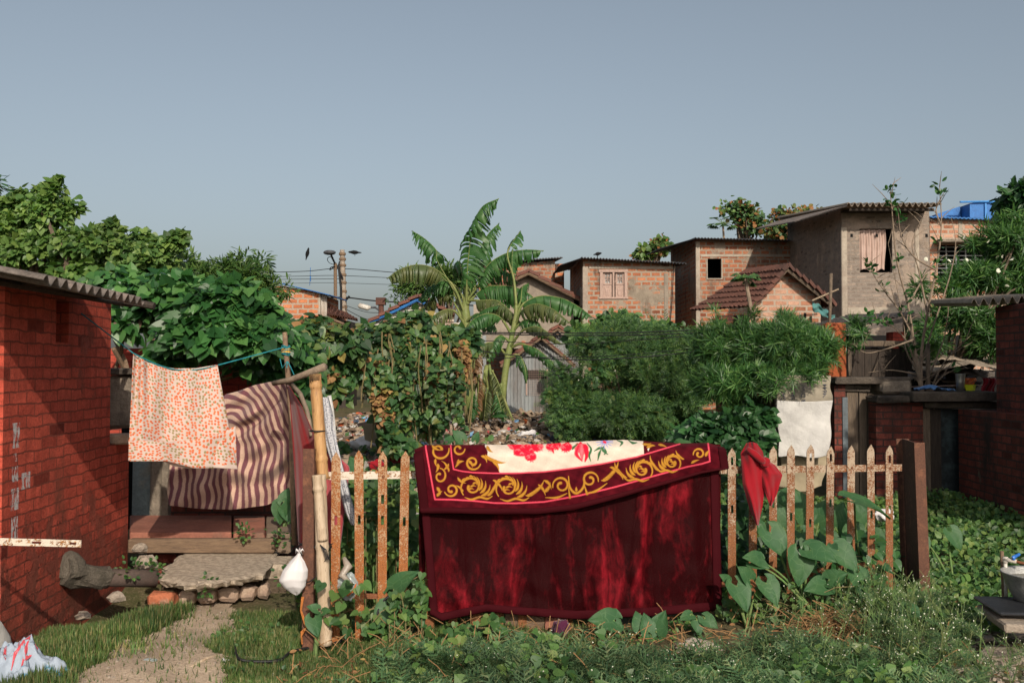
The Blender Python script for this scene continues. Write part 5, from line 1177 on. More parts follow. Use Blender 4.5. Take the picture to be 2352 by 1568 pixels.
o.build('window_frame', M['plaster_pale'], g)
bx(g, 'dark_interior', M['black'], x0+.2, x1-.1, Y+1.4, Y+1.5, .3, vz(556, Y));  # upright black sheet added behind the window for the unlit room
q0, q1 = pt(1596, 546, Y-.4), pt(1818, 551, Y-.4); o = MB(); o.corr(q0, q1, q0+Vector((0, 5.2, .3)), q1+Vector((0, 5.2, .3)), 30, .018, .012); o.build('roof', M['tin_dark'], g)
o = MB(); o.hexa([q0+Vector(p) for p in [(-.85, 1.2, -.18), (0, 0, -.03), (0, 5.2, .27), (-.7, 5.2, .1), (-.85, 1.2, -.16), (0, 0, -.01), (0, 5.2, .29), (-.7, 5.2, .12)]]); o.build('side_eave', M['tin_dark'], g)
# ---- C: tall grey house with curtain
Y = 24.; g = thing('grey_house', 'tall grey unplastered house with a pale curtained window and wavy sheet roof', 'house', (uxx(2040, Y), Y+1, .3))
x0, x1 = uxx(1936, Y), uxx(2138, Y); wa, wb, za, zb = uxx(1977, Y), uxx(2052, Y), vz(626, Y), vz(525, Y)
walls(g, x0, x1, Y, Y+4.6, .2, (vz(475, Y), vz(478, Y), vz(478, Y)+.5, vz(475, Y)+.5), M['brick_c'], [(wa, wb, za, zb)])
def rough_strip(nm, mat, u0, u1, v0, v1, Y, d): return bx(g, nm, mat, uxx(u0, Y), uxx(u1, Y), Y-d, Y+.04, vz(v1, Y), vz(v0, Y), .008, .012)
rough_strip('column', M['plaster_pale'], 1934, 1947, 522, 760, Y, .02); rough_strip('column', M['plaster_pale'], 2103, 2113, 525, 700, Y, .016); rough_strip('plinth_band', M['plaster_pale'], 1948, 2120, 705, 722, Y, .015)
bx(g, 'window_dark', M['black'], wa-.1, wb+.1, Y+.6, Y+.62, za-.1, zb+.1)  # black sheet behind the curtain, darkness of the room as colour
def curt(S, T): return np.stack([wa+.02+(wb-wa-.17)*S+.02*np.sin(T*5)*S, Y+.08+.022*np.sin(S*30+T*1.5)+.012*np.sin(S*61)-.05*T*np.sin(S*PI), zb-.02-(zb-za-.06)*T*(1-.05*np.sin(S*9))], -1)
o = uvgrid('curtain', curt, 70, 40, M['curtain'], g, .003)
for k in range(4):
    u = 2070-[0, 60, 123, 185][k]+58*0; p = [(2071, 545), (2129, 545), (2013, 545), (2255, 545)]
for u in (2071, 2130, 2187): 
    pass
for u, v in ((1956, 541), (2014, 541), (2071, 541), (2128, 541), (1957, 750)): o = MB(); p = pt(u, v, Y); o.box((p.x, Y-.001, p.z), (.06, .012, .08)); o.build('putlog_hole', M['black'], g)
q0, q1 = pt(1946, 469, Y-.85), pt(2163, 469, Y-.85); o = MB(); o.corr(q0, q1, q0+Vector((0, 6.2, .62)), q1+Vector((0, 6.2, .62)), 15.5, .045, .012, 2, 12); o.build('roof', M['asbestos_pale'], g)
o = MB(); o.hexa([q0+Vector(p) for p in [(-.75, 1.7, -.17), (0, 0, -.05), (0, 6.2, .5), (-.62, 6.2, .28), (-.75, 1.7, -.145), (0, 0, -.02), (0, 6.2, .53), (-.62, 6.2, .31)]]); o.build('side_eave', M['asbestos'], g)
o = MB()
for dz, dy in ((-.10, .2), (-.06, .75)): o.tube([q0+Vector((.1, dy, dz)), q1+Vector((-.1, dy, dz))], .035, 8)
o.build('purlin', M['wood_dark'], g)
# ---- D: right brick house with grille and blue penthouse
Y = 25.5; g = thing('brick_house', 'brick house at far right with a barred window and bright blue metal roof box', 'house', (uxx(2250, Y), Y+1, .3))
x0, x1 = uxx(2139, Y), uxx(2420, Y); wa, wb, za, zb = uxx(2156, Y), uxx(2290, Y), vz(640, Y), vz(562, Y)
walls(g, x0, x1, Y, Y+4, .2, (vz(502, Y), vz(508, Y), vz(508, Y)+.3, vz(502, Y)+.3), M['brick_g'], [(wa, wb, za, zb)])
bx(g, 'column', M['plaster_pale'], uxx(2205, Y), uxx(2215, Y), Y-.015, Y+.03, zb+.1, vz(507, Y), .005, .01)
bx(g, 'sunshade', M['concrete'], wa-.1, wb+.1, Y-.45, Y, zb+.02, zb+.09, .005)
o = MB()
for k in range(8): z = za+(zb-za)*(k+.5)/8; o.tube([(wa, Y+.07, z), (wb, Y+.07, z)], .012, 6)
for k in range(7): x = wa+(wb-wa)*k/6; o.tube([(x, Y+.06, za), (x, Y+.06, zb)], .018, 6)
o.build('window_grille', M['tin_grey'], g)
bx(g, 'window_dark', M['black'], wa-.1, wb+.1, Y+.9, Y+.92, za-.1, zb+.1)  # black sheet behind the grille in place of interior shade
q0, q1 = pt(2137, 497, Y-.2), pt(2420, 506, Y-.2); o = MB(); o.corr(q0, q1, q0+Vector((0, 4.6, .3)), q1+Vector((0, 4.6, .3)), 30, .012, .03); o.build('roof', M['tin_blue'], g)
def poly_prism(parent, name, mat, pts, y0, y1):
    n = len(pts); o = MB(); o.add([(x, y0, z) for x, z in pts]+[(x, y1, z) for x, z in pts], [tuple(range(n)), tuple(range(n, 2*n))[::-1]]+[(i, i+n, (i+1) % n+n, (i+1) % n) for i in range(n)]); return o.build(name, mat, parent)
Yb = 28.; pp = lambda u, v: (pt(u, v, Yb).x, pt(u, v, Yb).z)
poly_prism(g, 'blue_box', M['tin_blue'], [pp(2148, 510), pp(2150, 492), pp(2205, 474), pp(2207, 510)], Yb, Yb+3)
poly_prism(g, 'blue_box', M['tin_blue'], [pp(2209, 510), pp(2209, 474), pp(2262, 465), pp(2385, 473), pp(2385, 510)], Yb-.5, Yb+3)
o = MB()
for u in (2263, 2282, 2312, 2340): a = pt(u, 466, Yb-.52); o.box((a.x, Yb-.53, a.z-.24), (.05, .04, .44))
a, b = pt(2205, 464, Yb-.55), pt(2385, 470, Yb-.55); o.tube([a, pt(2262, 463, Yb-.55), b], .03, 6); o.build('blue_trim', simple('blue2', (.06, .22, .50), (.05, .2, .45), 3, .5), g)
# ---- E: brick house behind the banana
Y = 33.; g = thing('brick_house', 'low orange brick house behind the banana leaves, flat roof tipped at its right end', 'house', (uxx(1190, Y), Y+1, .4))
x0, x1 = uxx(1100, Y), uxx(1275, Y); walls(g, x0, x1, Y, Y+4, .3, (vz(612, Y), vz(598, Y), vz(598, Y)+.2, vz(612, Y)+.2), M['brick_b'])
bx(g, 'end_pier', M['brick_h'], x1+.003, x1+.32, Y+.3, Y+.9, .3, vz(600, Y)-.05)
q0, q1 = pt(1090, 603, Y-.3), pt(1293, 590, Y-.3); o = MB(); o.corr(q0, q1, q0+Vector((0, 5, .25)), q1+Vector((-.35, 5, .25)), 30, .012, .03); o.build('roof', M['tin_dark'], g)
# ---- F: plaster gable with tile verge
Y = 28.; g = thing('plaster_house', 'stained plaster gable house with a reddish tile verge behind the banana plants', 'house', (uxx(1220, Y), Y+1, .3))
pts = [(1113, 800), (1318, 800), (1318, 688), (1290, 664), (1216, 630), (1113, 668)]; P3 = [(pt(u, v, Y).x, pt(u, v, Y).z) for u, v in pts]
poly_prism(g, 'wall', M['plaster'], P3, Y, Y+4)
def verge(parent, a, b, Y0, dep, mat, wid=.0, n=3):
    A, B = pt(a[0], a[1], Y0), pt(b[0], b[1], Y0); L = (B-A).length
    o = MB(); o.corr(A+Vector((0, 0, 0)), A+Vector((0, dep, 0)), B, B+Vector((0, dep, 0)), int(dep*5), .035, .03, rows=max(3, int(L/.32)), per=6); return o.build('roof', mat, parent)
verge(g, (1342, 690), (1212, 619), Y-.35, 4.4, M['tile_red']); verge(g, (1100, 676), (1216, 619), Y-.35, 4.4, M['tile_red'])
o = MB(); o.tube([pt(1338, 692, Y-.3), pt(1214, 628, Y-.3)], .045, 6); o.tube([pt(1105, 680, Y-.3), pt(1214, 628, Y-.3)], .045, 6); o.build('bargeboard', M['wood_beam'], g)
for u in (1203, 1225, 1275): o = MB(); p = pt(u, 789, Y); o.box((p.x, Y-.005, p.z), (.12, .02, .16)); o.build('putlog_hole', M['brick_piece'], g)
bx(g, 'door_gap', M['black'], uxx(1320, Y), uxx(1337, Y), Y+.6, Y+.7, .3, vz(690, Y)); bx(g, 'white_jamb', M['plaster_pale'], uxx(1088, Y), uxx(1108, Y), Y-.2, Y, .3, vz(700, Y), .005)
bx(g, 'side_shed', M['tin_grey'], uxx(1108, Y), uxx(1117, Y), Y-.1, Y-.02, .3, vz(770, Y))
# ---- corrugated shed
Y = 25.; g = thing('tin_shed', 'grey corrugated tin shed with a barred window behind the banana plants', 'shed', (uxx(1230, Y), Y+.6, .3))
def gable(parent, name, mat, pts, Y, d, waves_per_m=11, amp=.012):
    """corrugated front cut to a polygon (given left to right along the top), ridges vertical"""
    xs_ = [pt(u, v, Y).x for u, v in pts]; zs_ = [pt(u, v, Y).z for u, v in pts]; x = np.linspace(xs_[0], xs_[-1], int((xs_[-1]-xs_[0])*waves_per_m*8))
    zt_ = np.interp(x, xs_, zs_); P = np.zeros((2, len(x), 3)); yy_ = Y+amp*np.sign(np.sin(x*waves_per_m*2*PI))*np.abs(np.sin(x*waves_per_m*2*PI))**.5
    P[0] = np.stack([x, yy_, np.full_like(x, .1)], -1); P[1] = np.stack([x, yy_, zt_], -1); o = MB(); o.slab(P, -.006, (0, -1, 0)); return o
o = gable(g, 'front', None, [(1164, 828), (1210, 795), (1238, 775), (1300, 808), (1318, 830)], Y, 0); o.build('front', M['tin_grey'], g)
xa, xb = uxx(1211, Y), uxx(1255, Y)
bx(g, 'window_opening', M['black'], xa, xb, Y-.03, Y-.024, vz(870, Y), vz(850, Y))
o = MB(); z0, z1 = vz(907, Y), vz(848, Y)
for x_ in (xa-.02, xb+.02): o.box((x_, Y-.035, (z0+z1)/2), (.03, .04, z1-z0))
for k in range(11): x_ = xa+(xb-xa)*k/10; o.box((x_, Y-.04, (z0+z1)/2), (.005, .005, z1-z0))
for k in range(12): z_ = z0+(z1-z0)*k/11; o.box(((xa+xb)/2, Y-.045, z_), (xb-xa, .005, .005))
o.build('window_mesh', M['wood_pink'], g)
bx(g, 'side', M['tin_dark'], uxx(1157, Y), uxx(1164, Y)-.01, Y+.02, Y+2, .1, vz(830, Y))
bx(g, 'back', M['tin_grey'], uxx(1158, Y)+.02, uxx(1316, Y), Y+2.0, Y+2.05, .1, vz(828, Y))
o = MB(); A, B = pt(1150, 836, Y-.3), pt(1243, 770, Y-.3); o.corr(A, A+Vector((0, 2.8, 0)), B, B+Vector((0, 2.8, 0)), 13, .03, .02, rows=5, per=6); A = pt(1322, 838, Y-.0); o.corr(B, B+Vector((0, 2.8, 0)), A, A+Vector((0, 2.8, 0)), 13, .02, .02, 2, 6); o.build('roof', M['tile_red'], g)
o = MB(); o.tube([pt(1150, 842, Y-.3), pt(1243, 777, Y-.3), pt(1320, 842, Y-.25)], .035, 6); o.build('rafter', M['wood_beam'], g)
# little tiled gable just behind
Y = 26.6; g = thing('tiled_hut', 'small tin gable with a red tiled roof rising just behind the corrugated shed', 'hut', (uxx(1285, Y), Y+.5, .3))
o = gable(g, 'front', None, [(1228, 800), (1262, 770), (1280, 757), (1308, 790), (1330, 812)], Y, 0, 9); o.build('front', M['tin_grey'], g)
o = MB(); A, B = pt(1215, 800, Y-.3), pt(1281, 748, Y-.3); o.corr(A, A+Vector((0, 1.2, 0)), B, B+Vector((0, 1.2, 0)), 6, .03, .02, rows=5, per=6); A = pt(1380, 800, Y-.3); o.corr(B, B+Vector((0, 1.2, 0)), A, A+Vector((0, 1.2, 0)), 6, .03, .02, rows=6, per=6); o.build('roof', M['tile_red'], g)
o = MB(); o.tube([pt(1225, 797, Y-.3), pt(1281, 756, Y-.3), pt(1345, 792, Y-.3)], .035, 6); p = pt(1281, 765, Y-.2); o.tube([p, p+Vector((0, .5, 0))], .05, 8); o.build('rafter', M['wood_beam'], g)
# ---- G: white corrugated gable with blue trim
Y = 33.; g = thing('tin_gable_house', 'white corrugated gable house with blue bargeboard and tiled ridge, left of the banana', 'house', (uxx(940, Y), Y+1, .4))
pts = [(825, 800), (1060, 800), (1060, 744), (1000, 712), (962, 686), (905, 714), (836, 749)]
poly_prism(g, 'core', M['tin_grey'], [(pt(u, v, Y).x, pt(u, v, Y).z-.08) for u, v in pts], Y+.05, Y+3)
o = MB(); zz0, zz1 = vz(800, Y), vz(686, Y); n = 15
for k in range(n):   # horizontal sheets lapped like boards
    z = zz0+(zz1-zz0)*k/n; z2 = zz0+(zz1-zz0)*(k+1)/n; vtop = 800+(686-800)*(k+.6)/n
    if vtop > 749: ul, ur = 826, 1060
    else: ul = np.interp(vtop, [686, 714, 749], [962, 905, 838]); ur = np.interp(vtop, [686, 712, 744, 749], [962, 1000, 1060, 1060])
    xa, xb = uxx(ul, Y), uxx(ur, Y); o.hexa([(xa, Y-.05, z), (xb, Y-.05, z), (xb, Y+.03, z), (xa, Y+.03, z), (xa, Y+.01, z2-.02), (xb, Y+.01, z2-.02), (xb, Y+.03, z2-.02), (xa, Y+.03, z2-.02)])
o.build('cladding', M['tin_white'], g)
o = MB(); o.tube([pt(824, 752, Y-.2), pt(905, 715, Y-.2), pt(958, 689, Y-.2)], .05, 6); o.tube([pt(958, 689, Y-.2), pt(1000, 708, Y-.2)], .05, 6); o.build('bargeboard', M['tin_blue'], g)
o = MB(); 
for (a, b) in (((824, 749), (962, 676)), ((1030, 716), (962, 676))):
    A, B = pt(*a, Y-.3), pt(*b, Y-.3); o.corr(A, A+Vector((0, 3, 0)), B, B+Vector((0, 3, 0)), 12, .04, .03, rows=6, per=6)
o.build('roof', M['tile_red'], g)
# ---- H: left brick house with blue sheet roof, tiled wing
Y = 29.; g = thing('brick_house', 'orange brick house with a lopsided blue tin roof sticking out of the trees', 'house', (uxx(700, Y), Y+1, .4))
x0, x1 = uxx(560, Y), uxx(731, Y); walls(g, x0, x1, Y, Y+3.2, .3, (vz(640, Y), vz(672, Y), vz(672, Y), vz(640, Y)), M['brick_h'])
o = gable(g, 'side', None, [(732, 672), (751, 678)], Y+.1, 0, 9); o.build('tin_side', M['tin_white'], g)
bx(g, 'column', M['plaster_pale'], x1+.002, x1+.06, Y-.02, Y+.08, .3, vz(671, Y), .004)
q = [pt(600, 640, Y-.1), pt(757, 677, Y-.25), pt(797, 690, Y+3.4), pt(622, 644, Y+3.4)]
o = MB(); o.corr(q[0], q[3], q[1], q[2], 16, .012, .012, 2, 6); o.build('roof', M['tin_blue'], g)
Y2 = 28.5; o = MB(); A, B = pt(751, 722, Y2), pt(822, 736, Y2-.5); C, D = pt(752, 702, Y2+1.5), pt(795, 720, Y2+1.5)
o.corr(A, B, C, D, 12, .03, .03, rows=4, per=6); o.build('tile_roof', M['tile'], g)
bx(g, 'wing_wall', M['brick_h'], uxx(753, Y2), uxx(768, Y2), Y2+.3, Y2+2, .3, vz(722, Y2)); bx(g, 'dark_wing', M['wood_dark'], uxx(769, Y2), uxx(795, Y2), Y2+.4, Y2+2, .3, vz(735, Y2))
o = MB(); o.tube([pt(750, 728, Y2-.05), pt(790, 744, Y2-.3)], .04, 6); o.build('eave_pole', M['wood_beam'], g)
# ---- tiled cottage in front
Y = 21.; g = thing('tiled_cottage', 'brick cottage with a brown country-tile roof and open gable, in front of the grey house', 'house', (uxx(1760, Y), Y+1, .2))
pts = [(1722, 800), (1885, 800), (1885, 690), (1808, 625), (1722, 690)]
poly_prism(g, 'gable_wall', M['brick_g'], [(pt(u, v, Y).x, pt(u, v, Y).z) for u, v in pts], Y, Y+.18)
poly_prism(g, 'side_wall', M['brick_dark'], [(uxx(1650, Y+.2), .1), (uxx(1721, Y+.2), .1), (uxx(1721, Y+.2), vz(722, Y)), (uxx(1650, Y+.2), vz(722, Y))], Y+.3, Y+.5)
bx(g, 'doorpost', M['wood_dark'], uxx(1697, Y), uxx(1712, Y), Y+.1, Y+.25, .1, vz(722, Y))
er, el = pt(1700, 722, Y-.3), pt(1588, 712, Y+3.4)
ridge_f, ridge_b = pt(1812, 606, Y-.35), pt(1700, 640, Y+3.6)
o = MB(); o.corr(pt(1722, 705, Y-.35), pt(1586, 713, Y+3.0), pt(1812, 606, Y-.35), pt(1716, 618, Y+3.2), 30, .032, .025, rows=7, per=6, sag=-.05); o.build('roof', M['tile'], g)
o = MB(); A = pt(1812, 606, Y-.35); B = pt(1924, 698, Y-.35); o.corr(A, A+Vector((-.1, 3.2, 0)), B, B+Vector((0, 3.2, 0)), 14, .032, .03, rows=7, per=6); o.build('roof', M['tile'], g)
o = MB(); o.tube([pt(1722, 712, Y-.25), pt(1808, 619, Y-.25)], .035, 6); o.tube([pt(1808, 619, Y-.25), pt(1915, 705, Y-.25)], .04, 6); o.build('rafter', M['wood_grey'], g)
for u, v in ((1849, 726), (1862, 733)): o = MB(); p = pt(u, v, Y); o.box((p.x, Y-.004, p.z), (.05, .01, .14)); o.build('putlog_hole', M['black'], g)
def tarp(S, T): return pta(1886+40*S+30*T, 700+50*T-8*S+4*np.sin(S*9), Y-.42+.05*np.sin(S*11+T*7))
o = uvgrid('tarp_scrap', lambda S, T: pta(1866+52*S, 690+36*S+22*T*(1-.3*S)+3*np.sin(S*17), Y-.46+.04*np.sin(S*13+T*7)), 20, 8, M['teal_tarp'], g, .004)
o = uvgrid('rag', lambda S, T: pta(1898+18*S+5*T, 742+28*T, 20.3+.03*np.sin(S*9)), 8, 8, M['teal_tarp'], None, .004); tag(o, 'pale teal rag tied below the right tip of the tiled roof', 'rag')
o = MB(); o.tube([pt(1909, 628, 18), pt(1907, 700, 18), pt(1903, 800, 18)], .03, 8); tag(o.build('wooden_pole', M['bark'], smooth=True), 'thin upright wooden pole in front of the grey house corner', 'pole')
o = MB(); o.tube([pt(1866, 690, 20.5), pt(1926, 664, 20.2)], .018, 6); tag(o.build('bamboo_stick', M['bamboo_pale']), 'pale stick poking out above the right side of the tiled roof', 'stick')
# ---- low shed with sloping sheet roof
Y = 16.5; g = thing('lean_to_shed', 'dark lean-to shed with a sloping grey sheet roof behind the oleander', 'shed', (uxx(1990, Y), Y+1, .1))
A, B = pt(1780, 792, Y), pt(2100, 716, Y-.6); o = MB(); o.corr(A, B, A+Vector((.2, 3, .12)), B+Vector((0, 3, .12)), 18, .02, .02); A2, B2 = A-Vector((0, .02, .05)), B-Vector((0, .02, .06)); o.hexa([A2+Vector((0, 0, -.06)), B2+Vector((0, 0, -.06)), B2+Vector((0, .1, -.06)), A2+Vector((0, .1, -.06)), A2, B2, B2+Vector((0, .1, 0)), A2+Vector((0, .1, 0))]); o.build('roof', M['asbestos'], g)
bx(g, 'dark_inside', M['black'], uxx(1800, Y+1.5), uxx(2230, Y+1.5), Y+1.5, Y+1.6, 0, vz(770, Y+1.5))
bx(g, 'brick_pier', M['hut2'] if 'hut2' in M else M['brick_far'], uxx(2052, 16), uxx(2078, 16), 16, 16.3, 0, vz(762, 16))
bx(g, 'back_wall', M['plaster'], uxx(2085, Y), uxx(2118, Y), Y-.1, Y+.2, 0, vz(725, Y))
# orange painted wall
Yo = 14.2; g = MB(); wbox(g, 1897, 1944, 742, 900, Yo, .25, .01, .02); tag(g.build('orange_wall', simple('orange_paint', (.34, .085, .03), (.26, .065, .025), 5, c3=(.36, .12, .06))), 'bright orange painted wall end between the oleander and the wooden gate', 'wall')
Yg = 14.6; g = thing('wooden_gate', 'old dark wooden gate with a grey crossbeam left of the bare shrub', 'gate', (uxx(2025, Yg), Yg, 0))
for k in range(9):
    u0 = 1954+k*16.; bx(g, 'board', M['wood_dark'], uxx(u0, Yg), uxx(u0+15.3, Yg), Yg+.003*(k % 2), Yg+.03, .9, vz(798+rnd.uniform(-3, 3), Yg))
bx(g, 'crossbeam', M['wood_grey'], uxx(1945, Yg), uxx(2090, Yg), Yg-.08, Yg-.01, vz(796, Yg), vz(783, Yg), .004, .01); bx(g, 'gate_post', M['wood_grey'], uxx(1945, Yg), uxx(1953, Yg), Yg-.06, Yg+.03, .0, vz(797, Yg))
# ================================================================ RIGHT YARD WALLS
Y = 12.6
g = thing('yard_wall', 'blackened wall with a thick concrete cap above a grey plank door, right of the white sack', 'wall', (uxx(1990, Y), Y+.1, -.1))
bx(g, 'cap', M['concrete_dark'], uxx(1912, Y), uxx(2084, Y), Y-.12, Y+.35, vz(882, Y), vz(866, Y), .006, .012)
bx(g, 'pier', M['brick_dark'], uxx(1916, Y), uxx(1940, Y), Y, Y+.3, -.2, vz(883, Y), .004)
bx(g, 'lintel', M['concrete_dark'], uxx(1941, Y), uxx(2000, Y), Y+.02, Y+.25, vz(899, Y), vz(883, Y), .006, .01)
bx(g, 'cap_block', M['concrete'], uxx(2012, Y), uxx(2084, Y), Y-.14, Y+.3, vz(905, Y), vz(870, Y), .015, .04)
d = bx(g, 'door', M['wood_dark'], uxx(1940, Y), uxx(1947, Y), Y+.06, Y+.1, -.1, vz(900, Y))
for k, (u0, u1) in enumerate(((1948, 1975), (1976, 1996), (1997, 2011))): bx(g, 'door_board', M['wood_grey'], uxx(u0, Y), uxx(u1, Y)-.008, Y+.06+.004*k, Y+.10, -.1+.02*k, vz(900+k*2, Y), .003)
bx(g, 'blue_jamb', simple('bluejamb', (.13, .16, .18), (.09, .10, .11), 9), uxx(1933, Y), uxx(1945, Y), Y-.02, Y+.05, -.1, vz(912, Y))
Y = 12.3; g = thing('yard_wall', 'red brick yard wall under a black concrete shelf, with a dark door at its right', 'wall', (uxx(2140, Y), Y+.1, -.1))
bx(g, 'brickwork', M['brick_dark'], uxx(2010, Y), uxx(2119, Y), Y, Y+.25, -.2, vz(925, Y), .004)
bx(g, 'shelf', M['concrete_dark'], uxx(2006, Y), uxx(2084, Y), Y-.12, Y+.3, vz(924, Y), vz(908, Y), .008, .02)
bx(g, 'shelf', M['concrete_dark'], uxx(2080, Y), uxx(2288, Y), Y-.22, Y+.42, vz(920, Y), vz(899, Y), .006, .014)
bx(g, 'under_shelf', M['concrete_dark'], uxx(2120, Y), uxx(2288, Y), Y-.06, Y+.3, vz(938, Y), vz(921, Y), .008, .02)
bx(g, 'door_frame', M['wood_grey'], uxx(2120, Y), uxx(2136, Y), Y+.02, Y+.12, -.2, vz(939, Y), .003); bx(g, 'door_frame', M['wood_grey'], uxx(2221, Y), uxx(2229, Y), Y-.02, Y+.1, -.2, vz(939, Y), .003)
bx(g, 'door_leaf', M['wood_dark'], uxx(2137, Y), uxx(2164, Y), Y+.06, Y+.1, -.2, vz(940, Y), .002)
t = NT('tar'); n = t.noise(2.6, 6, .7); M['tar'] = t.fin(t.mix(t.ramp(n, [(.5, 0.), (.66, 1.)]), (.012, .017, .02), (.05, .075, .08)), .6, t.noise(20), .5, .01)
bx(g, 'door_leaf', M['tar'], uxx(2165, Y), uxx(2220, Y), Y+.10, Y+.13, .05, vz(940, Y), .002)
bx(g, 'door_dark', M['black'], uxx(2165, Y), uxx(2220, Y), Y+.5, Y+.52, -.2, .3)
g = MB(); A, B = (5.46, 12.38), (5.30, 9.4)
g.hexa([(5.46, 12.2, -.3), (5.34, 9.0, -.3), (5.9, 9.0, -.3), (5.9, 12.2, -.3), (5.46, 12.2, vz(939, 12.2)), (5.34, 9.0, vz(939, 12.2)), (5.9, 9.0, 1.1), (5.9, 12.2, 1.1)])
tag(g.build('side_brick_wall', M['brick_dark']), 'long low dark brick wall at the right edge beyond the weeds', 'wall')
# right hut
g = thing('dark_hut', 'dark brick hut with a wavy sheet roof at the right edge', 'hut', (6.4, 11, -.1))
Xr = uxx(2288, 11.6); m = MB(); m.hexa([(Xr, 11.6, .9), (Xr-.02, 7.5, .9), (Xr+2.6, 7.5, .9), (Xr+2.6, 11.6, .9), (Xr, 11.6, vz(706, 11.6)), (Xr-.02, 7.5, vz(706, 11.6)), (Xr+2.6, 7.5, 2.9), (Xr+2.6, 11.6, 2.9)])
m.build('wall', M['brick_dark'], g)  # dark brick colour with random near-black blotches
m = MB(); m.hexa([(Xr+.2, 11.5, -.2), (Xr+.2, 7.6, -.2), (Xr+2.5, 7.6, -.2), (Xr+2.5, 11.5, -.2), (Xr+.2, 11.5, .88), (Xr+.2, 7.6, .88), (Xr+2.5, 7.6, .88), (Xr+2.5, 11.5, .88)]); m.build('footing', M['brick_dark'], g)
q0, q1 = pt(2232, 694, 11.2), pt(2430, 680, 11.2); m = MB(); m.corr(q0+Vector((0, -3.6, 0)) if False else q0, q1, q0+Vector((.2, 1.6, .1)), q1+Vector((0, 1.6, .1)), 9, .04, .012, 2, 12); m.build('roof', M['asbestos_pale'], g)
m = MB(); m.corr(q0+Vector((.75, -3.8, .1)), q1+Vector((1.4, -3.8, .12)), q0+Vector((.75, -.01, .03)), q1+Vector((1.4, -.01, .03)), 12, .04, .012, 2, 10); m.build('roof', M['asbestos'], g)
# shade tree that stands just outside the frame
# items on the shelf
zs = vz(899, 12.3)+.012
g = MB(); c = Vector((uxx(2205, 12.2), 12.2, zs)); g.lathe(c, [(.045, 0), (.052, .12), (.058, .20), (.060, .205), (.055, .20), (.045, .02)], 20); tag(g.build('steel_tumbler', M['steel'], smooth=True), 'shiny steel tumbler on the black shelf', 'tumbler')
g = MB(); c = Vector((uxx(2228, 12.25), 12.25, zs)); g.lathe(c, [(.055, 0), (.07, .07), (.075, .075), (.068, .07), (.05, .01)], 4); tag(g.build('yellow_tub', M['yellow_plastic']), 'small yellow plastic tub right of the steel tumbler', 'tub')
def bc(S, T):
    x = uxx(2110, 12.2)+S*.42; y = 12.12+T*.25; return np.stack([x, y, zs+.015+.05*np.exp(-((S-.35)/.25)**2)*(.6+.4*np.sin(S*14+T*9))+.012*np.sin(S*30+T*13)], -1)
o = uvgrid('blue_cloth', bc, 30, 16, M['blue_cloth'], None, .004); tag(o, 'folded blue cloth lying on the black shelf', 'cloth')
def rd(u0, v0, u1, v1, Y, m, nm, lab):
    o = uvgrid(nm, lambda S, T: pta(u0+(u1-u0)*S+3*np.sin(T*7), v0+(v1-v0)*T, Y+.03*np.sin(S*13+T*3)), 20, 16, m, None, .004); tag(o, lab, 'cloth')
rd(2256, 868, 2286, 908, 12.55, M['red_cloth'], 'red_cloth', 'red cloth hanging in the dark above the right end of the shelf'); rd(2206, 868, 2240, 888, 12.9, M['orange_cloth'], 'orange_cloth', 'orange cloth in the dark behind the steel tumbler')
# tattered sheet roofing heap behind the wall
g = thing('ragged_roof', 'collapsed low roof of torn grey sheets behind the bare shrub', 'roof', (uxx(2190, 14), 14, .9))
for k, (u0, u1, v, dv) in enumerate(((2095, 2290, 842, 8), (2085, 2285, 860, 6), (2110, 2292, 828, 6), (2100, 2240, 872, 5))):
    o = MB(); S, T = np.meshgrid(np.linspace(0, 1, 40), np.linspace(0, 1, 8), indexing='ij'); P = pta(u0+(u1-u0)*S, v+dv*np.sin(S*7+k)-14*T+3*sn(S*20, T*6, k), 13.2+.25*k+.9*T); o.slab(P, .02, (0, 0, 1)); o.build('sheet', M['asbestos_pale'] if k % 2 == 0 else M['asbestos'], g)
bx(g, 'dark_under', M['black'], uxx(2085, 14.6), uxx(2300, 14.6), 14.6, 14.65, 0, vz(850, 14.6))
o = MB(); o.tube([pt(2131, 790, 12.9), pt(2132, 905, 12.7)], .03, 8); tag(o.build('metal_stake', M['wood_grey'], smooth=True), 'straight grey stake standing behind the shelf in the bare shrub', 'pole')
o = MB(); o.tube([pt(2090, 888, 12.8), pt(2200, 885, 12.8), pt(2290, 884, 12.8)], .006, 5); tag(o.build('washing_line', M['wood_pink']), 'thin pale cord strung above the black shelf', 'cord')
# ================================================================ SACKS in the middle right
def sackY(S, T, amp=1.): return .03*amp*np.sin(S*5+T*3)+.018*amp*sn(S*4, T*3, 3)+.005*amp*sn(S*9, T*8, 6)
def sackgrid(u0t, u1t, u0b, u1b, v0, v1, Y, k=0, curve=0):
    return lambda S, T: pta((u0t+(u0b-u0t)*T)+((u1t+(u1b-u1t)*T)-(u0t+(u0b-u0t)*T))*S+2*np.sin(T*9+k), v0+(v1-v0)*T+curve*np.sin(S*PI)+3*np.sin(S*8+k)*T, Y+sackY(S+k, T)-.06*np.sin(S*PI))
fs1 = sackgrid(1780, 1906, 1783, 1912, 862, 926, 12.35, 1); fs2 = sackgrid(1783, 1911, 1790, 1905, 919, 1046, 12.22, 2, 3); fs3 = sackgrid(1796, 1905, 1790, 1888, 1035, 1118, 12.45, 3, 8)
g = thing('printed_sack', 'beige woven sack with dark printed lettering hung above the white sack', 'sack', (uxx(1845, 12.35), 12.35, vz(926, 12.3)))
uvgrid('sheet', fs1, 60, 40, M['beige_sack'], g, .004)
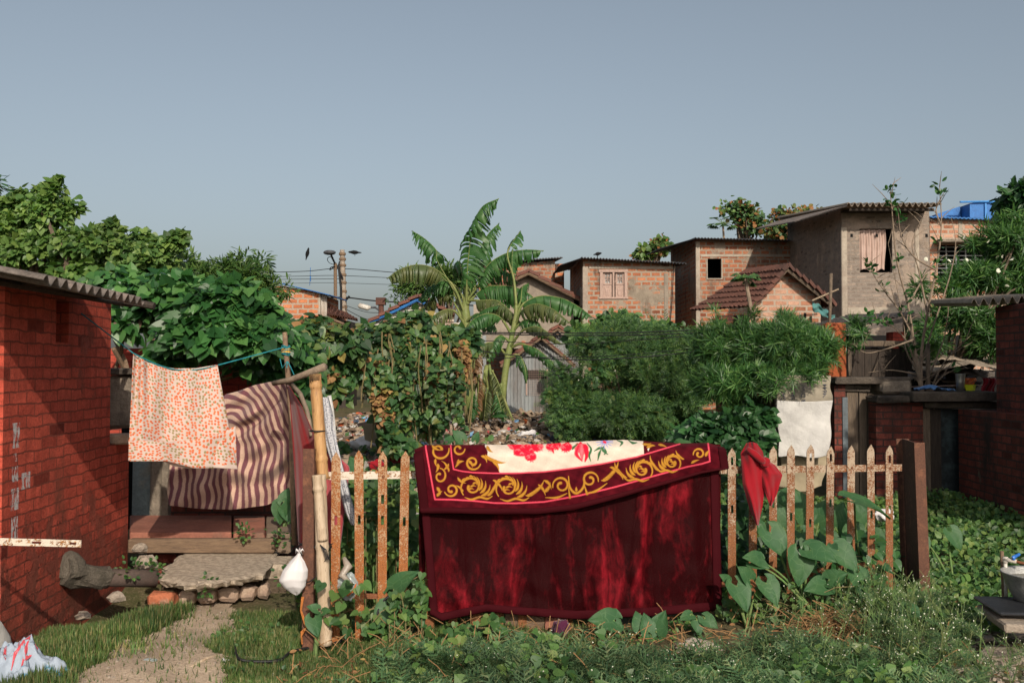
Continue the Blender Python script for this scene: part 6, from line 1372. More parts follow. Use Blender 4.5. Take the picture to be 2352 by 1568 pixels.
def onpix(u0, v0, rot, sc_, Y, dS=(1780, 126, 864, 62), k=1):
    def f(x, y):
        X, Y_ = (x*sc_, y*sc_) if not rot else (-y*sc_*-1*-1, x*sc_)
        u = u0+(X if not rot else -X*-1*-1); 
        if rot: u = u0+y*sc_; v = v0-x*sc_
        else: u = u0+x*sc_; v = v0-y*sc_
        S = (u-1780)/127; T = (v-862)/64; return pt(u, v, 12.35+float(sackY(np.array(S+1), np.array(T)))-.06*math.sin(min(1, max(0, S))*PI)-.012)
    return f
def rt(txt, u, v, sc_):      # lettering that reads upwards
    f0 = onpix(0, 0, False, 1, 12.3)
    text_mesh('lettering', txt, lambda x, y: onpix(u-y*sc_, v-x*sc_, False, 1, 12.3)(0, 0), M['ink'], g)
rt('GAL', 1804, 923, 15); rt('SALT', 1826, 918, 13); rt('& Dival', 1850, 925, 14); rt('WHEAT', 1835, 925, 9) if False else None; rt('A04644 1', 1899, 924, 13.5)
g = MB(); o = uvgrid('white_sack', fs2, 70, 70, M['white_sack'], None, .004); tag(o, 'wrinkled white woven sack hung flat like a screen behind the pickets', 'sack')
o = uvgrid('tan_tarp', fs3, 50, 40, M['tan_tarp'], None, .004); tag(o, 'ragged tan plastic sheet hanging below the white sack', 'tarp')
o = MB(); o.tube([pt(1782, 880, 12.5), pt(1790, 1000, 12.5), pt(1795, 1120, 12.5)], .03, 8); tag(o.build('screen_post', M['bark'], smooth=True), 'crooked wooden post at the left edge of the white sack', 'post')
# ================================================================ POLES, WIRES, BIRDS
g = thing('utility_pole', 'tall pale concrete utility pole with ringed bands on the left skyline', 'pole', (uxx(790, 42), 42, .4))
o = MB(); o.tube([pt(786, 574, 42), pt(789, 690, 42), pt(793, 790, 42)], [.10, .13, .16], 12); o.build('shaft', M['stone'], g)
o = MB()
for v in (586, 598, 612, 634, 652, 672, 690, 708, 722): o = MB(); p = pt(786+(v-574)*.03, v, 42); o.lathe(p, [(.145, 0), (.15, .05), (.145, .1)], 12); o.build('band', M['wood_beam'], g)
o = MB(); o.tube([pt(778, 612, 41.8), pt(783, 660, 41.8), pt(784, 760, 41.8)], .05, 6); o.tube([pt(773, 608, 41.8), pt(788, 640, 41.8)], .035, 6); o.tube([pt(780, 600, 41.8), pt(775, 618, 41.8)], .03, 5); o.tube([pt(795, 688, 41.8), pt(803, 680, 41.8)], .05, 6); o.build('bracket', M['wire'], g)
g = thing('street_lamp', 'thin rusty lamp pole with a drooping lamp head beside the concrete pole', 'street lamp', (uxx(771, 41), 41, .4))
o = MB(); o.tube([pt(770, 604, 41), pt(771, 780, 41)], .07, 10); o.build('pole', M['wood_beam'], g)
o = MB(); o.tube([pt(770, 606, 41), pt(764, 594, 40.6), pt(760, 584, 40.4)], .045, 6); o.build('arm', M['tin_dark'], g)
o = MB(); c = pt(757, 580, 40.3); lump(o, c, (.26, .2, .10), 1, 16, .05); o.build('lamp_head', M['tin_dark'], g)
o = MB(); o.tube(catmull([pt(766, 592, 40.5), pt(756, 590, 40.5), pt(752, 596, 40.5), pt(757, 604, 40.7), pt(769, 608, 40.9)], 4), .014, 4); o.tube(catmull([pt(770, 612, 40.9), pt(760, 614, 40.9), pt(758, 620, 40.9), pt(768, 612, 40.9)], 4), .02, 4); o.build('lamp_wire', M['wire'], g)
g = thing('street_lamp', 'white tube street lamp reaching left from a short rusty stub by the tin gable', 'street lamp', (uxx(876, 36), 36, .4))
o = MB(); o.tube([pt(875, 690, 36), pt(876, 740, 36)], .10, 8); p = pt(875, 692, 36); o.box((p.x, 36, p.z), (.34, .3, .26)); o.build('pole', M['tile'], g)
o = MB(); o.tube([pt(850, 706, 36), pt(862, 706, 36), pt(874, 714, 36)], .045, 6); o.build('arm', M['tin_dark'], g)
o = MB(); o.tube([pt(822, 703, 36), pt(826, 702, 36), pt(845, 707, 36), pt(852, 706, 36)], [.04, .10, .10, .04], 8); o.build('lamp_head', M['tin_white'], g, True)
def wire(pts, r, lab, mat='wire', grp=None, nm='overhead_wire', sub=8):
    o = MB(); P = catmull([pt(*p) for p in pts], sub); o.tube(P, r, 5, False); q = o.build(nm, M[mat]); tag(q, lab, 'wire', grp); return q
W = 'overhead power lines on the left skyline'
wire([(560, 627, 46), (700, 623, 44), (787, 617, 42), (960, 630, 42), (1200, 645, 43)], .016, 'topmost overhead line, the one the crows sit on', 'wire', W)
wire([(600, 636, 46), (700, 634, 44), (787, 633, 42), (960, 641, 42), (1200, 650, 43)], .012, 'second overhead line from the top, just under the crow line', 'wire', W)
wire([(590, 642, 46), (787, 640, 42)], .012, 'short overhead line left of the pole, third from the top', 'wire', W)
wire([(590, 653, 46), (700, 650, 44), (787, 650, 42), (1000, 657, 43)], .009, 'faint overhead line crossing behind both pole tops', 'wire', W)
wire([(610, 694, 44), (700, 689, 43), (787, 683, 42), (880, 692, 42), (1100, 702, 43)], .03, 'thick twisted cable below the other overhead lines', 'wire', W)
wire([(790, 700, 42), (840, 716, 39), (880, 718, 36)], .012, 'thin line sagging from the pole to the tube lamp stub', 'wire', W)
wire([(790, 708, 42), (850, 735, 40), (930, 740, 42)], .014, 'lower loose wire running right from the concrete pole', 'wire', W)
for o_ in (pt(713, 640, 44), pt(987, 642, 42)):
    o = MB(); o.tube([o_+Vector((0, 0, .5)), o_+Vector((-.02, 0, -.1)), o_+Vector((-.03, 0, -.3))], .012, 4); o.box(o_, (.05, .03, .22)); tag(o.build('line_spacer', M['tin_blue']), 'small blue spacer clipped to the power lines '+('left of the lamp pole' if o_.x < -6 else 'right of the concrete pole'), 'spacer')
def bird(u, v, Y, ang, face, lab, sz=1.):
    g = MB(); c = pt(u, v, Y); d = Vector((math.cos(ang)*face, 0, math.sin(ang)))*sz
    g.tube([c-d*.30, c-d*.16, c-d*.08, c+d*.04, c+d*.12, c+d*.17, c+d*.21, c+d*.27], [q_*(.3+.7*sz) for q_ in (.015, .04, .075, .085, .06, .045, .045, .006)], 10)
    g.tube([c-d*.02+Vector((0, -.02, -.04)), c-d*.02+Vector((0, -.02, -.15))], .008, 4); g.tube([c-d*.02+Vector((0, .03, -.04)), c-d*.02+Vector((0, .03, -.15))], .008, 4)
    tag(g.build('crow', M['black'], smooth=True), lab, 'bird')
bird(706, 582, 44, 1.35, 1, 'crow sitting upright on the wire left of the lamp pole'); bird(814, 579.5, 42, .05, -1, 'crow crouching level on the wire right of the concrete pole'); bird(1373, 583, 27.5, .2, 1, 'dark bird on the roof of the shuttered brick house', .42)
C2 = 'dark cables crossing in front of the bushes'
for k, (pts, r_) in enumerate([([(1060, 763, 17), (1300, 765, 17.5), (1500, 762, 18), (1690, 752, 18)], .011), ([(1060, 766, 17), (1300, 770, 17.5), (1500, 768, 18), (1690, 760, 18)], .011), ([(1080, 781, 17), (1300, 790, 17.5), (1450, 782, 17), (1600, 770, 17)], .007), ([(1060, 800, 16), (1200, 818, 16), (1320, 826, 16.5), (1470, 820, 17), (1620, 805, 17)], .009), ([(1060, 823, 16), (1240, 821, 16), (1420, 816, 16.5), (1600, 800, 17)], .006), ([(790, 754, 24), (880, 757, 22), (1060, 764, 17)], .02)]):
    wire(pts, r_, ['uppermost black cable in front of the tin shed gable', 'black cable just below the uppermost one over the shed', 'thin sagging cable between the upper pair and the shed window', 'sagging black cable above the shed window', 'lowest thin cable crossing the shed above its window', 'black cable above the creeper left of the banana'][k], 'wire', C2, 'cable')
# ================================================================ TREES AND BUSHES
def foliage(parent, name, blobs, ncl, nper, rc, size, tmpl, mats, shell=.55, front=.4, droop=.3, jit=.35, flat=.9, up=.5, W=None, mi_p=None, dirw=1., filt=None, branches=0, bmat='bark', br=.02, basept=None):
    blobs = [(b[0], np.maximum(b[1]-(rc*.6+size*.35), .04)) for b in blobs]
    P, O, cc = crown_pts(blobs, ncl, nper, rc, shell, front, flat)
    if filt is not None: k = filt(P); P = P[k]; O = O[k]
    n = len(P); D = norm(O*dirw+rdir(n)*.7+np.array([0, 0, -droop])); N = norm(O*.55+np.array([.1, -.6, up])+rdir(n)*jit)
    S = size*NP.uniform(.6, 1.25, n); mi = None
    if isinstance(mats, list): mi = NP.choice(len(mats), n, p=mi_p)
    o = leaves(name, tmpl, P, D, N, S, mats, parent, mi, None, W)
    if branches:
        mb = MB(); b0 = Vector(basept); idx = NP.choice(len(cc), min(branches, len(cc)), replace=False)
        limbs(mb, b0, [Vector(cc[i]) for i in idx], br, br*.25, .08); mb.build('branch', M[bmat], parent)
    return o
def plant(name, label, cat, base, group=None): return thing(name, label, cat, tuple(base), group)
# left light green tree
Y = 13.; b = (uxx(150, Y), Y, 0.); g = plant('tree', 'tall light green tree with heart-shaped leaves and spiky top shoots at the left edge', 'tree', b)
bl_ = [blob(110, 500, Y, 70, 75, .6), blob(125, 450, Y, 26, 45, .3), blob(35, 500, Y, 45, 60, .4), blob(30, 540, Y, 70, 60, .6), blob(230, 570, Y, 110, 58, .7), blob(330, 600, Y, 90, 55, .6), blob(395, 560, Y, 38, 22, .3), blob(100, 590, Y, 130, 60, .7), blob(240, 640, Y, 160, 50, .8), blob(170, 480, Y, 30, 20, .2), blob(255, 530, Y, 40, 18, .3)]
bl_ += [blob(u_, v_, Y, 13, 9, .12) for u_, v_ in ((128, 408), (124, 425), (118, 445), (98, 440), (92, 460), (44, 442), (50, 458), (38, 470), (8, 470), (186, 476), (180, 492), (262, 515), (250, 525), (330, 545), (420, 543), (405, 552), (300, 560), (70, 480), (150, 470), (215, 530), (360, 560))]
foliage(g, 'crown', bl_, 400, 24, .13, .088, HEART, M['lf_light'], .5, .4, .6, branches=26, basept=(b[0], Y, 1.2), br=.06)
foliage(g, 'foliage', bl_[11:], 84, 9, .05, .085, HEART, M['lf_light'], .2, .4, .4)
o = MB(); o.tube([(b[0]-.1, Y, -.1), (b[0], Y, .8), (b[0]+.1, Y, 1.6), (uxx(130, Y), Y, 2.6), pt(120, 470, Y)], [.16, .13, .11, .06, .015], 9); o.build('trunk', M['bark'], g)
# shoots
for u0, v0, u1, v1 in ((130, 470, 128, 405), (115, 480, 98, 432), (30, 480, 44, 440), (10, 500, 2, 470), (180, 500, 186, 470), (245, 540, 265, 512), (400, 560, 425, 538), (300, 560, 330, 545)):
    pass
# dark branch tip at far left
g = plant('tree', 'dark leafy branch tip poking in at the far left edge of the sky', 'tree', (uxx(-60, 9), 9, 0))
foliage(g, 'crown', [blob(-22, 420, 9, 26, 26, .2)], 12, 14, .07, .09, LANCE, M['lf_dark']); o = MB(); o.tube([(uxx(-60, 9), 9, 0), pt(-55, 500, 9), pt(-20, 425, 9)], [.06, .04, .01], 6); o.build('trunk', M['bark'], g)
# dark glossy tree (right of it)
Y = 14.5; g = plant('tree', 'dark green tree with narrow glossy leaves behind the vine, left of the blue-roofed house', 'tree', (uxx(560, Y), Y, 0))
bl_ = [blob(530, 620, Y, 45, 35, .5), blob(575, 640, Y, 50, 40, .5), blob(480, 640, Y, 60, 40, .6), blob(610, 670, Y, 40, 40, .4), blob(560, 600, Y, 30, 14, .3), blob(430, 610, Y, 50, 35, .5), blob(600, 606, Y, 14, 8, .1), blob(650, 665, Y, 14, 30, .2)]
foliage(g, 'crown', bl_, 130, 30, .18, .12, LANCE, M['lf_mango'], .5, .4, .2, branches=12, basept=(uxx(560, Y), Y, 1.5)); o = MB(); o.tube([(uxx(560, Y), Y, -.1), (uxx(565, Y), Y, 1.5), pt(560, 640, Y)], [.12, .09, .03], 8); o.build('trunk', M['bark'], g)
# large-leaved vine bush
Y = 9.7; g = plant('vine', 'big-leaved bright green vine heaped over the wall beside the red hut', 'vine', (uxx(420, Y), Y, 0.))
bl_ = [blob(400, 690, Y+.4, 160, 70, .6), blob(530, 705, Y, 115, 75, .5), blob(600, 775, Y-.2, 95, 60, .4), blob(480, 770, Y-.2, 130, 60, .45), blob(330, 650, Y+.9, 150, 40, .6), blob(650, 790, Y+.2, 55, 55, .4), blob(400, 830, Y, 75, 30, .3), blob(620, 850, Y+.3, 60, 45, .3), blob(690, 850, Y+.6, 50, 70, .4), blob(290, 745, Y, 40, 40, .3), blob(560, 830, Y, 50, 30, .2)]
foliage(g, 'crown', bl_, 420, 13, .17, .118, HEART, M['lf_vine'], .55, .75, .75, .55, .8, .55, branches=40, bmat='vine_stem', br=.012, basept=pt(430, 900, Y+.3))
foliage(g, 'old_leaves', [blob(430, 690, Y+.3, 140, 60, .5), blob(570, 740, Y, 90, 60, .4)], 60, 2, .2, .19, HEART, M['lf_dark'], .8, .8, .5, .3, .8, .6)
# creeper mass
Y = 15.; g = plant('creeper', 'thick mass of heart-leaved creeper hanging in curtains left of the banana plants', 'creeper', (uxx(900, Y), Y, 0.))
bl_ = [blob(720, 780, Y-1, 60, 45, .6), blob(800, 790, Y-1, 60, 30, .5), blob(850, 800, Y, 60, 50, .6), blob(920, 790, Y, 70, 60, .6), blob(1000, 800, Y, 70, 50, .6), blob(1060, 790, Y+.5, 50, 35, .5), blob(960, 745, Y, 35, 18, .3), blob(790, 840, Y-.6, 90, 45, .5), blob(930, 870, Y-.2, 80, 70, .5), blob(1030, 860, Y, 50, 60, .5), blob(905, 960, Y-.6, 42, 80, .35), blob(985, 940, Y-.3, 40, 60, .35), blob(930, 1020, Y-.8, 60, 30, .35), blob(700, 840, Y-2, 40, 70, .3), blob(760, 890, Y-1, 40, 35, .3), blob(690, 900, Y-3, 45, 45, .3)]
foliage(g, 'foliage', bl_, 620, 22, .19, .125, HEART, [M['lf_creeper'], M['lf_dead']], .62, .8, .9, .3, 1.2, .35, mi_p=[.94, .06])
foliage(g, 'dead_leaves', [blob(1005, 890, Y-.75, 22, 60, .1), blob(840, 830, Y-.75, 26, 28, .1), blob(880, 940, Y-1., 16, 60, .1), blob(1060, 830, Y-.4, 16, 50, .1), blob(770, 860, Y-1.3, 26, 20, .1)], 46, 22, .12, .085, ROUND, M['lf_dead'], .6, .9, .9)
o = MB()
for k in range(40):
    u = rnd.uniform(830, 1090); v0 = rnd.uniform(760, 860); v1 = min(1060, v0+rnd.uniform(80, 260)); yy0 = Y-.5-rnd.random()*.5
    o.tube([pt(u+5*math.sin(q*5+k), v0+(v1-v0)*q, yy0) for q in np.linspace(0, 1, 6)], .009, 4, False)
o.build('stem', M['vine_stem'], g)
# creeper drapes
P = []; D = []
for k in range(30):
    u = rnd.choice([rnd.uniform(875, 945), rnd.uniform(960, 1060), rnd.uniform(700, 860)]); v0 = rnd.uniform(800, 880); L = rnd.uniform(60, 190) if u > 870 else rnd.uniform(30, 70)
    for q in range(int(L/5)): P.append(tuple(pt(u+6*math.sin(q*.3+k)+rnd.uniform(-5, 5), v0+q*5, Y-1.0+rnd.uniform(-.12, .12)))); D.append((rnd.uniform(-1.2, 1.2), -.4, rnd.uniform(-1, .3)))
n = len(P); leaves('foliage', HEART, np.array(P), np.array(D), norm(np.array([[0, -.8, .6]])+rdir(n)*.6), .10*NP.uniform(.5, 1.2, n), M['lf_creeper'], g)
# distant dark tree behind the banana
Y = 36.; g = plant('tree', 'dark spreading tree with feathery twigs far behind the left banana leaves', 'tree', (uxx(1030, Y), Y, .4))
foliage(g, 'crown', [blob(960, 655, Y, 50, 26, 1.), blob(1020, 640, Y, 50, 30, 1.), blob(920, 680, Y, 26, 12, .5), blob(1060, 665, Y, 50, 26, .8), blob(940, 640, Y, 30, 14, .6)], 90, 40, .5, .24, LANCE, M['lf_mango'], .4, .3, .1, branches=14, basept=(uxx(1030, Y), Y, 2.5), br=.06)
o = MB(); o.tube([(uxx(1030, Y), Y, .3), (uxx(1035, Y), Y, 2.5), pt(1030, 670, Y)], [.2, .16, .05], 8); o.build('trunk', M['bark'], g)
# fine-leaved bush in the centre
Y = 19.; g = plant('bush', 'large bushy shrub with tiny fine leaves right of the tin shed', 'bush', (uxx(1420, Y), Y, .15))
bl_ = [blob(a_+rnd.uniform(-12, 12), b_+rnd.uniform(-10, 10), Y+rnd.uniform(-.7, .5), rnd.uniform(38, 62), rnd.uniform(28, 46), .5) for a_ in range(1300, 1620, 46) for b_ in (800, 860, 920, 970) if not (a_ < 1340 and b_ < 830)]+[blob(1400, 780, Y+.3, 70, 30, .7), blob(1510, 785, Y+.3, 80, 35, .7), blob(1330, 930, Y-.6, 60, 50, .6), blob(1430, 950, Y-.6, 130, 50, .8), blob(1440, 755, Y+.3, 60, 12, .3), blob(1590, 850, Y, 50, 90, .6)]
bl_ += [blob(a_, b_, Y-.2, 26, 20, .3) for a_, b_ in ((1340, 800), (1380, 765), (1430, 745), (1480, 755), (1530, 760), (1290, 880), (1270, 930), (1560, 780))]
foliage(g, 'sprays', bl_+[blob(a_, b_, Y-.3, 16, 12, .2) for a_, b_ in ((1310, 820), (1360, 755), (1405, 742), (1455, 738), (1500, 742), (1262, 900), (1250, 950), (1290, 990), (1580, 850), (1600, 900), (1545, 745))], 120, 9, .10, .24, PINN, M['lf_light'], .85, .8, .1, .6)
foliage(g, 'undergrowth', bl_[:10]+bl_[-14:-8], 110, 16, .2, .11, ROUND, M['lf_creeper'], .8, .85, .5, .5)
foliage(g, 'crown', bl_, 500, 34, .20, .19, PINN2, M['lf_bush'], .68, .8, .25, .5, branches=24, basept=pt(1430, 990, Y), br=.03)
P, O, cc = crown_pts([blob(1430, 870, Y-.9, 130, 90, .3), blob(1420, 960, Y-1., 130, 30, .3)], 12, 1, .1); n = len(P); leaves('blossom', ROUND, P, rdir(n), rdir(n), .03, M['petal_white'], g)
# low vine on House A front
g = plant('climber', 'light green climber creeping up the foot of the shuttered brick house', 'creeper', (uxx(1440, 24), 24, .4))
foliage(g, 'crown', [blob(1420, 748, 22, 70, 14, .3), blob(1500, 765, 22, 60, 16, .3), blob(1330, 765, 23, 30, 20, .3), blob(1552, 770, 22, 20, 20, .3), blob(1460, 770, 21.5, 110, 22, .4)], 130, 14, .28, .17, ROUND, M['lf_bush'], .5, .7)
# papaya
def papaya(base, top, Y, lab, n=9, s=.5, droop=0.3, r=.05):
    g = plant('papaya_tree', lab, 'tree', base); o = MB(); B = Vector(base); T_ = Vector(top); o.tube([B, B.lerp(T_, .5)+Vector((.04, 0, 0)), T_], [r, r*.8, r*.6], 8); o.build('trunk', M['bark_pale'], g)
    P = []; D = []
    for k in range(n):
        a = 2*PI*k/n; d = Vector((math.cos(a), math.sin(a), rnd.uniform(-.3, .7))).normalized(); c = T_+d*s*.8
        for j in range(9): b2 = (j-4)*.35; P.append(tuple(c)); e = Vector((d.x*math.cos(b2)-d.y*math.sin(b2), d.x*math.sin(b2)+d.y*math.cos(b2), d.z-droop)); D.append(tuple(e))
    m = MB()
    for k in range(n): m.tube([T_, Vector(P[k*9])], .012, 4)
    m.build('leaf_stalk', M['lf_stem'], g); leaves('crown', LANCE, np.array(P), np.array(D), norm(np.array([[0, -.3, 1.]])+rdir(len(P))*.3), s*.55, M['lf_bush'], g, W=1.6)
papaya(pt(1739, 850, 15), pt(1712, 640, 15), 15, 'slim pale papaya trunk with a small drooping crown in front of the tiled roof', 10, .20, .9, .045)
papaya(pt(1661, 600, 33), pt(1660, 512, 33), 33, 'small dark round-headed papaya tree on the skyline above the orange house', 12, .42, .2, .05)
# skyline trees
for u, v, blobs, Y, lab, mt in ((1710, 600, [(1715, 490, 38, 32), (1690, 478, 26, 14), (1730, 520, 34, 26), (1665, 475, 18, 5)], 38, 'airy bare-twigged tree on the skyline above the orange brick house', ['lf_bush', 'lf_autumn']),
    (1830, 600, [(1800, 500, 42, 28), (1845, 490, 36, 22), (1780, 530, 40, 30), (1815, 540, 30, 40)], 36, 'tree with reddening leaves behind the corner of the grey house', ['lf_autumn', 'lf_bush']),
    (1500, 640, [(1500, 575, 30, 14), (1520, 565, 26, 14), (1480, 585, 20, 8)], 38, 'small yellow-green tree showing between the two brick house roofs', ['lf_light', 'lf_autumn'])):
    g = plant('tree', lab, 'tree', (uxx(u, Y), Y, .4)); foliage(g, 'crown', [blob(a, b_, Y, c, d, 1.) for a, b_, c, d in blobs], 120, 8, .34, .17, ROUND, [M[m_] for m_ in mt], .3, .3, .3, mi_p=[.7, .3], branches=40, basept=pt(u, v, Y), br=.05)
    o = MB(); o.tube([(uxx(u, Y), Y, .3), pt(u, v, Y), pt(blobs[0][0], blobs[0][1], Y)], [.15, .1, .03], 8); o.build('trunk', M['bark'], g)
Y = 20.; g = plant('tree', 'dark green tree cut off by the upper right edge', 'tree', (uxx(2400, Y), Y, .1)); foliage(g, 'crown', [blob(2335, 455, Y, 36, 30, .6), blob(2370, 470, Y, 60, 60, .8), blob(2310, 480, Y, 14, 8, .2)], 70, 24, .3, .22, OVAL, M['lf_dark'], .5, .4, .5, branches=12, basept=pt(2400, 600, Y), br=.04)
o = MB(); o.tube([(uxx(2400, Y), Y, .1), pt(2395, 600, Y), pt(2365, 460, Y)], [.2, .14, .04], 8); o.build('trunk', M['bark'], g)
# oleanders
Y = 13.3; g = plant('oleander', 'big oleander with starry tufts of thin leaves overhanging the printed sack', 'bush', (uxx(1760, Y), Y, 0))
bl_ = [blob(1640, 800, Y+.4, 70, 70, .7), blob(1720, 800, Y+.2, 80, 80, .7), blob(1800, 790, Y-.2, 90, 75, .7), blob(1870, 800, Y-.3, 60, 60, .5), blob(1960, 760, Y, 42, 45, .4), blob(1730, 720, Y, 26, 24, .3), blob(1850, 720, Y, 34, 30, .4), blob(1640, 735, Y+.5, 28, 20, .3), blob(1760, 870, Y-.3, 100, 50, .6), blob(1650, 880, Y, 80, 60, .6), blob(1700, 940, Y, 70, 40, .5), blob(1850, 860, Y-.55, 60, 30, .3), blob(1940, 800, Y, 20, 22, .3), blob(1800, 725, Y, 22, 18, .3), blob(1825, 862, Y-1.3, 66, 34, .25), blob(1882, 846, Y-1.3, 44, 34, .25), blob(1780, 880, Y-1.2, 40, 40, .25)]
fl_ = lambda P: ~((P[:, 0] > uxx(1912, 13)) & (P[:, 2] < vz(820, 13))) & ~((P[:, 0] > uxx(1925, 13.)) & (P[:, 2] < vz(815, 13)))
foliage(g, 'crown', bl_, 560, 5, .17, .17, WH1, M['lf_ole'], .66, .8, -.2, .3, filt=fl_, branches=26, basept=pt(1770, 1000, Y+.3), br=.03)
Y = 14.2; g = plant('oleander', 'taller oleander with thin leaves and pale trumpet flowers at the right edge', 'bush', (uxx(2230, Y), Y, 0))
bl_ = [blob(2290, 560, Y, 60, 60, .7), blob(2240, 640, Y, 80, 50, .7), blob(2320, 640, Y, 60, 80, .7), blob(2180, 660, Y, 60, 40, .5), blob(2200, 720, Y-.2, 80, 50, .5), blob(2270, 780, Y-.4, 60, 60, .5), blob(2320, 520, Y, 50, 40, .5), blob(2130, 780, Y-.2, 34, 60, .4), blob(2230, 560, Y, 30, 20, .3), blob(2110, 660, Y, 26, 24, .3)]
foliage(g, 'crown', bl_, 480, 5, .17, .18, WH2, M['lf_ole'], .6, .7, .1, .35, branches=30, basept=pt(2185, 900, Y), br=.035)
P, O, cc = crown_pts([blob(2240, 620, Y-.6, 120, 130, .3)], 14, 1, .05); [leaves('flower', ROUND, P[k_:k_+1], norm(rdir(1)+[0, -.5, -.4]), rdir(1), .06, M['petal_white'], g) for k_ in range(len(P))]
# offscreen tree that shades the right-hand yard
g = plant('shade_tree', 'leafy tree just outside the right edge casting shade on the yard doors', 'tree', (7.6, 5.3, -.08)); foliage(g, 'crown', [(np.array([7.3, 5.2, 4.8]), np.array([1.35, 1.5, 1.6])), (np.array([7.4, 6.4, 3.6]), np.array([1.2, 1.2, 1.0]))], 260, 12, .4, .24, OVAL, M['lf_dark'], .2, .3)
o = MB(); o.tube([(7.6, 5.3, -.1), (7.4, 5.3, 2.), (6.9, 5.2, 4.6)], [.16, .13, .06], 8); o.build('trunk', M['bark'], g)
# bare shrub in front of the grey house
Y = 12.9; g = plant('bare_shrub', 'nearly leafless shrub with thin brown stems rising in front of the grey house', 'shrub', pt(2120, 960, Y)); o = MB(); LP = []; LD = []
stems = [[(2125, 950), (2110, 860), (2098, 780), (2085, 700), (2060, 600), (2050, 500), (2044, 430)], [(2120, 930), (2115, 830), (2130, 720), (2150, 620), (2162, 520), (2158, 430)], [(2118, 900), (2090, 800), (2062, 760), (2030, 740), (1990, 730)], [(2100, 780), (2070, 720), (2040, 680), (2012, 640), (1990, 600)], [(2112, 850), (2140, 760), (2180, 640), (2195, 560), (2185, 500)], [(2098, 780), (2040, 800), (1990, 810), (1960, 790)], [(2110, 860), (2050, 850), (1995, 855)], [(2130, 720), (2110, 620), (2095, 560), (2118, 500)], [(2135, 900), (2170, 830), (2230, 770)], [(2162, 520), (2150, 480), (2170, 440)], [(2150, 620), (2100, 590), (2070, 540), (2062, 470)], [(2125, 950), (2150, 880), (2190, 850), (2230, 845)], [(2085, 700), (2120, 640), (2140, 600)], [(2110, 860), (2080, 800), (2075, 740), (2040, 560)], [(2118, 900), (2160, 800), (2172, 760), (2180, 700)]]
for k, st_ in enumerate(stems):
    P_ = catmull([pt(u, v, Y-.3+.12*(k % 5)+.03*i) for i, (u, v) in enumerate(st_)], 5); r0 = .024 if k < 2 else .014
    o.tube(P_, [r0*(1-.8*i/(len(P_)-1)) for i in range(len(P_))], 5)
    for i, p in enumerate(P_):
        if rnd.random() < .35:
            d = Vector((rnd.uniform(-1, 1), rnd.uniform(-.5, .5), rnd.uniform(.2, 1))).normalized()*rnd.uniform(.08, .4); o.tube([p, p+d*.5+Vector((0, 0, .01)), p+d], [.006, .005, .002], 4)
        if i > 8 and rnd.random() < (.28 if k < 4 else .12):
            for _ in range(7): LP.append(tuple(p+Vector((rnd.uniform(-.06, .06), rnd.uniform(-.06, .06), rnd.uniform(-.07, .07))))); LD.append((rnd.uniform(-1, 1), rnd.uniform(-1, 0), rnd.uniform(-.4, .8)))
o.build('stem', M['bark_pale'], g); leaves('foliage', OVAL, np.array(LP), np.array(LD), norm(rdir(len(LP))+[0, -.3, .6]), .085, M['lf_vine'], g)
# dark leafy bush below the oleander
Y = 12.; g = plant('bush', 'dark broad-leaved bush low behind the fence, left of the white sack', 'bush', (uxx(1690, Y), Y, 0))
foliage(g, 'crown', [blob(1660, 985, Y, 110, 40, .5), blob(1730, 960, Y+.2, 50, 40, .4), blob(1590, 1010, Y+.8, 60, 24, .4), blob(1730, 1020, Y-.3, 40, 40, .3), blob(1640, 1040, Y-.5, 90, 24, .4)], 170, 13, .17, .13, OVAL, M['lf_dark'], .6, .8, .6, W=1.5)
